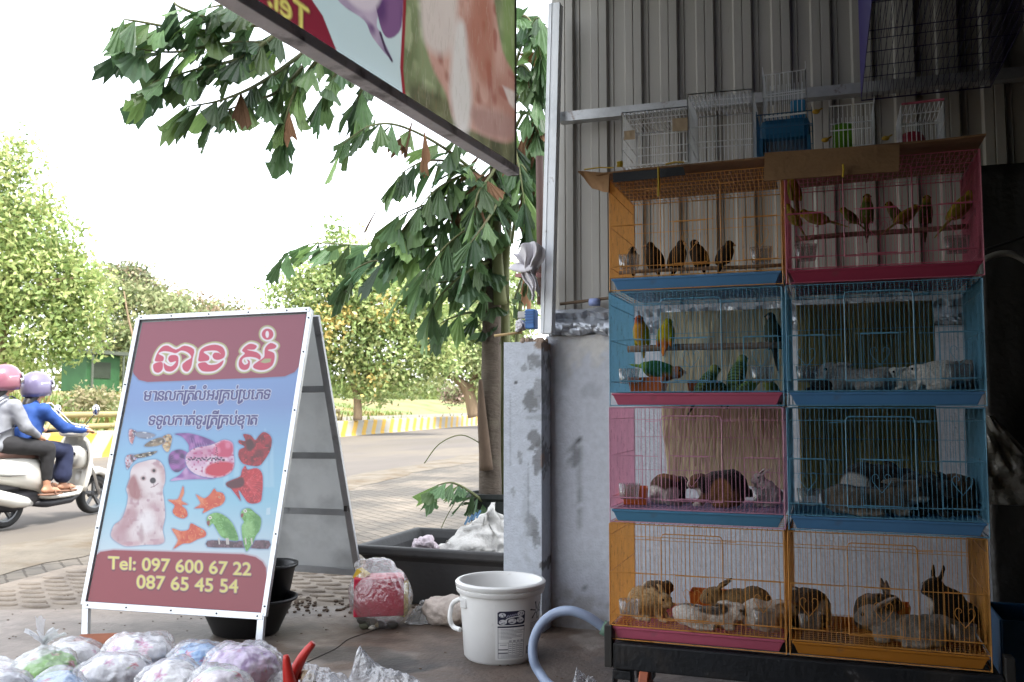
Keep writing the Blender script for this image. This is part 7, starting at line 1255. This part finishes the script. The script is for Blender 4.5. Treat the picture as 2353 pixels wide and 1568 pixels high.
# ---------------------------------------------------------------- wrapped bundles in the foreground
m_cu = vmat('printed_cloth', .8, .35, 40, .25, grain=.03, gscale=40); m_bf = film('bundle_film', '#f2f4f8', .88, .12, .7, 17, .25)
def bundle(lab, px, py, top_, w, base_c, fl_c, seed, knot=False, sec=None, lean=0.0, elong=1.0):
    g = random.Random(seed); c = G(px, py); dist = depth(c); rx = w / 2 / 2060 * dist; zt_ = max(.07, HC - (top_ - 4 - 931) / 2060 * dist); rz = zt_ / 2; rt = thing('wrapped_bundle', lab, 'bundle', c, 'wrapped cloth bundles in the foreground'); cc = c + np.array([0, 0, rz])
    mb = MB().ell(cc, (rx, rx * .85 * elong, rz), Matrix.Rotation(YAW, 3, 'Z'), 28, 18); me = remesh(mb, .0075, 3); v = coords(me); d = (v - cc) / [rx, rx * .85 * elong, rz]; n = np.zeros(len(v) * 3, np.float32); me.vertices.foreach_get('normal', n); n = n.reshape(-1, 3)
    v2 = v + n * (rx * (.11 * wob(v, 28, seed) + .035 * (1 - 2 * np.abs(wob(v, 75, seed + 1))) + .012 * wob(v, 170, seed + 2)))[:, None]; v2[:, 2] = np.maximum(v2[:, 2], c[2] + .002); col = np.repeat(lin(base_c)[None], len(v), 0) * (1 + .04 * wob(v, 60, seed)[:, None])
    if sec: k = sm(wob(v, 28, seed + 5) + .5 * d[:, 0] - sec[1], -.06, .06); col = mixc(col, sec[0], k)
    for fi in range(9):
        a, e = g.uniform(0, 6.28), g.uniform(.1, 1.1); ctr = np.array([math.cos(a) * math.cos(e) , math.sin(a) * math.cos(e), math.sin(e)]); fc = g.choice(fl_c); s_ = g.uniform(.17, .3); t1 = np.cross(ctr, [0, 0, 1.]); t1 /= np.linalg.norm(t1) + 1e-9; t2 = np.cross(ctr, t1); un = d / (np.linalg.norm(d, axis=1)[:, None] + 1e-9); u = un @ t1; w_ = un @ t2; fr = (un @ ctr) > 0; rad = np.hypot(u, w_); th = np.arctan2(w_, u); pet = s_ * (.65 + .35 * np.cos(5 * th + fi)); k = (fr * np.clip((pet - rad) / .04, 0, 1))[:, None]; col = mixc(col, fc, k * .85); k2 = (fr * np.clip((s_ * .25 - rad) / .03, 0, 1))[:, None]; col = mixc(col, '#b8506a', k2 * .7)
        u2 = u - s_ * 1.2; k3 = (fr * np.clip((.06 - np.hypot(u2, w_ * 2)) / .02, 0, 1))[:, None]; col = mixc(col, '#9cb85a', k3 * .7)
    off = WL[rt.name]; me.vertices.foreach_set('co', (v2 - off).astype(np.float32).ravel()); me.update(); set_col(me, col); me.materials.append(m_cu); me.name = 'cloth'; link_mesh('cloth', me, rt)
    mb = MB().ell(cc + [0, 0, .008], (rx * 1.13, rx * .98 * elong, rz * 1.1), Matrix.Rotation(YAW, 3, 'Z'), 26, 16)
    if knot: mb.cap(cc + [0, 0, rz * .9], rx * .28, cc + [0, 0, rz * 1.35], rx * .10)
    me = remesh(mb, .011, 2); v = coords(me); n = np.zeros(len(v) * 3, np.float32); me.vertices.foreach_get('normal', n); n = n.reshape(-1, 3); v2 = v + n * (rx * (.11 * wob(v, 28, seed) + .03 * wob(v, 55, seed + 9) + .045 * (1 - 2 * np.abs(wob(v, 80, seed + 3))) + .015 * (1 - 2 * np.abs(wob(v, 190, seed + 4)))))[:, None]; v2[:, 2] = np.maximum(v2[:, 2], c[2] + .001); me.vertices.foreach_set('co', (v2 - off).astype(np.float32).ravel()); me.update(); me.materials.append(m_bf); me.name = 'film'; link_mesh('film', me, rt)
    if knot:
        kb = MB(); k0 = cc + [0, 0, rz * 1.38]
        for i in range(7):
            a = i * .9 + g.uniform(-.2, .2); L = rx * g.uniform(.5, .9); dirv = np.array([math.cos(a) * .7, math.sin(a) * .5, g.uniform(.35, 1.1)]); q = [k0, k0 + dirv * L * .5 + [0, 0, .005], k0 + dirv * L + [g.uniform(-.015, .015), 0, g.uniform(-.02, .01)]]; pts = crs(q, 5); wd_ = np.linspace(.008, .034, len(pts)); sd3 = np.cross(dirv, [.3, .4, 1.]); sd3 /= np.linalg.norm(sd3); P = np.stack([np.stack([p + sd3 * w_ * (f * 2 - 1) + np.array([0, 0, .008 * math.sin(f * 9 + i)]) for f in np.linspace(0, 1, 6)]) for p, w_ in zip(pts, wd_)]); kb.sheet(P)
        kb.build('knot', film('knot_film', '#f4f6fa', .35, .2, .6, 25, .6), rt, smooth=True)
    return rt
Wt, PK = '#e9e8ea', ['#c77fb0', '#b87ab8', '#d89ab8']; RD = ['#c75a6a', '#d07a80', '#b8506a']
bundle('white and green bundle tied with a tall plastic knot at the left', 95, 1590, 1500, 135, '#dfe6d8', RD, 31, True, ('#8fc56a', -.1)); bundle('white flowered bundle just behind the knotted one', 178, 1548, 1480, 120, Wt, PK, 32); bundle('white bundle with purple flowers in front of the terracotta block', 318, 1555, 1470, 150, Wt, PK, 33); bundle('sky blue bundle with red flowers', 456, 1575, 1484, 132, '#7fa9d8', RD, 34); bundle('lilac streaked bundle in clear film right of the sky blue one', 558, 1590, 1488, 160, '#bfa8cc', ['#a890c0', '#cdb8d6'], 35, False, ('#d8c8dc', .1))
bundle('white bundle with pink buds in the middle of the front row', 262, 1600, 1512, 150, Wt, RD + PK, 36); bundle('white bundle with a magenta spray below the blue one', 400, 1625, 1530, 150, Wt, PK, 37); bundle('pale bundle cut by the left edge of the picture', -5, 1600, 1525, 120, Wt, PK, 38); bundle('pale blue bundle at the bottom edge on the left', 130, 1650, 1552, 130, '#a9c4e6', RD, 39); bundle('mint and pink bundle at the bottom edge under the lilac one', 505, 1650, 1545, 140, '#cfe0d0', RD, 40, False, ('#e6dce4', 0)); bundle('greyish crumpled bundle at the bottom left corner', 10, 1665, 1545, 120, '#d0d2d8', PK, 41)
# clear bags with red horns, and loose film
hc0 = G(690, 1600); rt = thing('red_tool', 'pair of red tapering plastic prongs sticking up from clear bags', 'tool', hc0); m_red = mat('red_plastic', '#b5261f', .4, .08, 12)
dH = depth(hc0) * .97
MB().tube(crs([PD(665, 1610, dH), PD(672, 1560, dH), PD(695, 1510, dH), PD(720, 1478, dH)], 5), list(np.linspace(.03, .012, 16)), 12).build('prong', m_red, rt, smooth=True); MB().tube(crs([PD(680, 1625, dH - .06), PD(664, 1560, dH - .06), PD(657, 1506, dH - .06)], 5), list(np.linspace(.034, .010, 11)), 12).build('prong', m_red, rt, smooth=True)
m_loose = film('loose_film', '#e9ecf2', .82, .14, .6, 16, .5)
def loose(lab, pts, seed, lift=.0):
    P = np.array(pts, float); mb = MB(); mb.sheet(P); q = P.reshape(-1, 3); return None
def film_heap(lab, c, r, seed, ridges, fm=None):
    """thin crumpled film over ridge lines (x0, y0, h0, x1, y1, h1, width) in units of r"""
    c = np.array(c); mb = MB(); gx, gy = np.meshgrid(np.linspace(-1.1, 1.1, 90), np.linspace(-1.1, 1.1, 70)); q = np.stack([gx, gy, 0 * gx], -1); h = 0 * gx
    for x0, y0, h0, x1, y1, h1, w in ridges:
        ex, ey = x1 - x0, y1 - y0; t = np.clip(((gx - x0) * ex + (gy - y0) * ey) / (ex * ex + ey * ey + 1e-9), 0, 1); d = np.hypot(gx - x0 - t * ex, gy - y0 - t * ey); h = np.maximum(h, (h0 + (h1 - h0) * t) * np.clip(1 - (d / w), 0, 1) ** 1.25)
    h = h + (.07 * (1 - 2 * np.abs(wob(q, 8, seed))) + .035 * (1 - 2 * np.abs(wob(q, 19, seed + 1))) + .012 * wob(q, 45, seed + 2)) * np.clip(h * 4, 0, 1); h = np.maximum(h, 0) * r[2] + .004
    P = np.stack([c[0] + (gx * r[0]) * rgt[0] - gy * r[1] * rgt[1], c[1] + gx * r[0] * rgt[1] + gy * r[1] * rgt[0], h], -1); keep = h > .006 + .004 * wob(q, 9, seed)
    k = gx.shape; mb.v = [tuple(v) for v in P.reshape(-1, 3)]
    for i in range(k[0] - 1):
        for j in range(k[1] - 1):
            if keep[i, j] or keep[i + 1, j + 1]: a = i * k[1] + j; mb.f.append((a, a + 1, a + k[1] + 1, a + k[1])); mb.m.append(0)
    o = mb.build('plastic_bag', fm or m_loose, smooth=True); return tag(o, lab, 'bag', 'loose clear plastic bags in the foreground')
film_heap('clear plastic bag crumpled around the red prongs', G(700, 1605), (.22, .16, .13), 3, [(-.8, .1, .5, -.2, .3, .95, .5), (-.2, .3, .95, .3, .2, .8, .5), (.3, .2, .8, .9, -.2, .35, .5)])
film_heap('clear plastic bag spread right of the red prongs', G(790, 1640), (.17, .15, .15), 5, [(-.8, .2, .9, -.1, .3, .8, .6), (-.1, .3, .8, .8, 0, .2, .5)])
film_heap('silvery clear bag with a peaked corner in front of the wet stain', G(965, 1618), (.27, .17, .2), 8, [(-.85, .1, 1.05, -.55, .0, .65, .3), (-.55, .0, .65, .1, -.2, .4, .5), (.1, -.2, .4, .95, -.4, .15, .5)], film('silver_film', '#e6e9f0', .7, .12, .7, 14, .5))
film_heap('small empty grey clear bag between red bag and stone', G(968, 1432), (.09, .07, .12), 12, [(-.5, -.2, .5, .1, .2, 1.0, .5), (.1, .2, 1., .6, -.1, .4, .5)], film('grey_film', '#a4a6a6', .5, .15, .8, 30, .5))
film_heap('scrap of clear film on the floor under the hose', G(1356, 1600), (.08, .08, .10), 9, [(-.6, .2, 1., .6, 0, .4, .5)])
lump('paper_scrap', G(715, 1615) + np.array([.0, -.03, .08]), (.035, .03, .035), mat('scrap_cream', '#c9b89a', .8, .2, 20), 'crumpled cream paper inside the clear bag beside red prongs', 'paper', .3, 30, 4, False, .006)
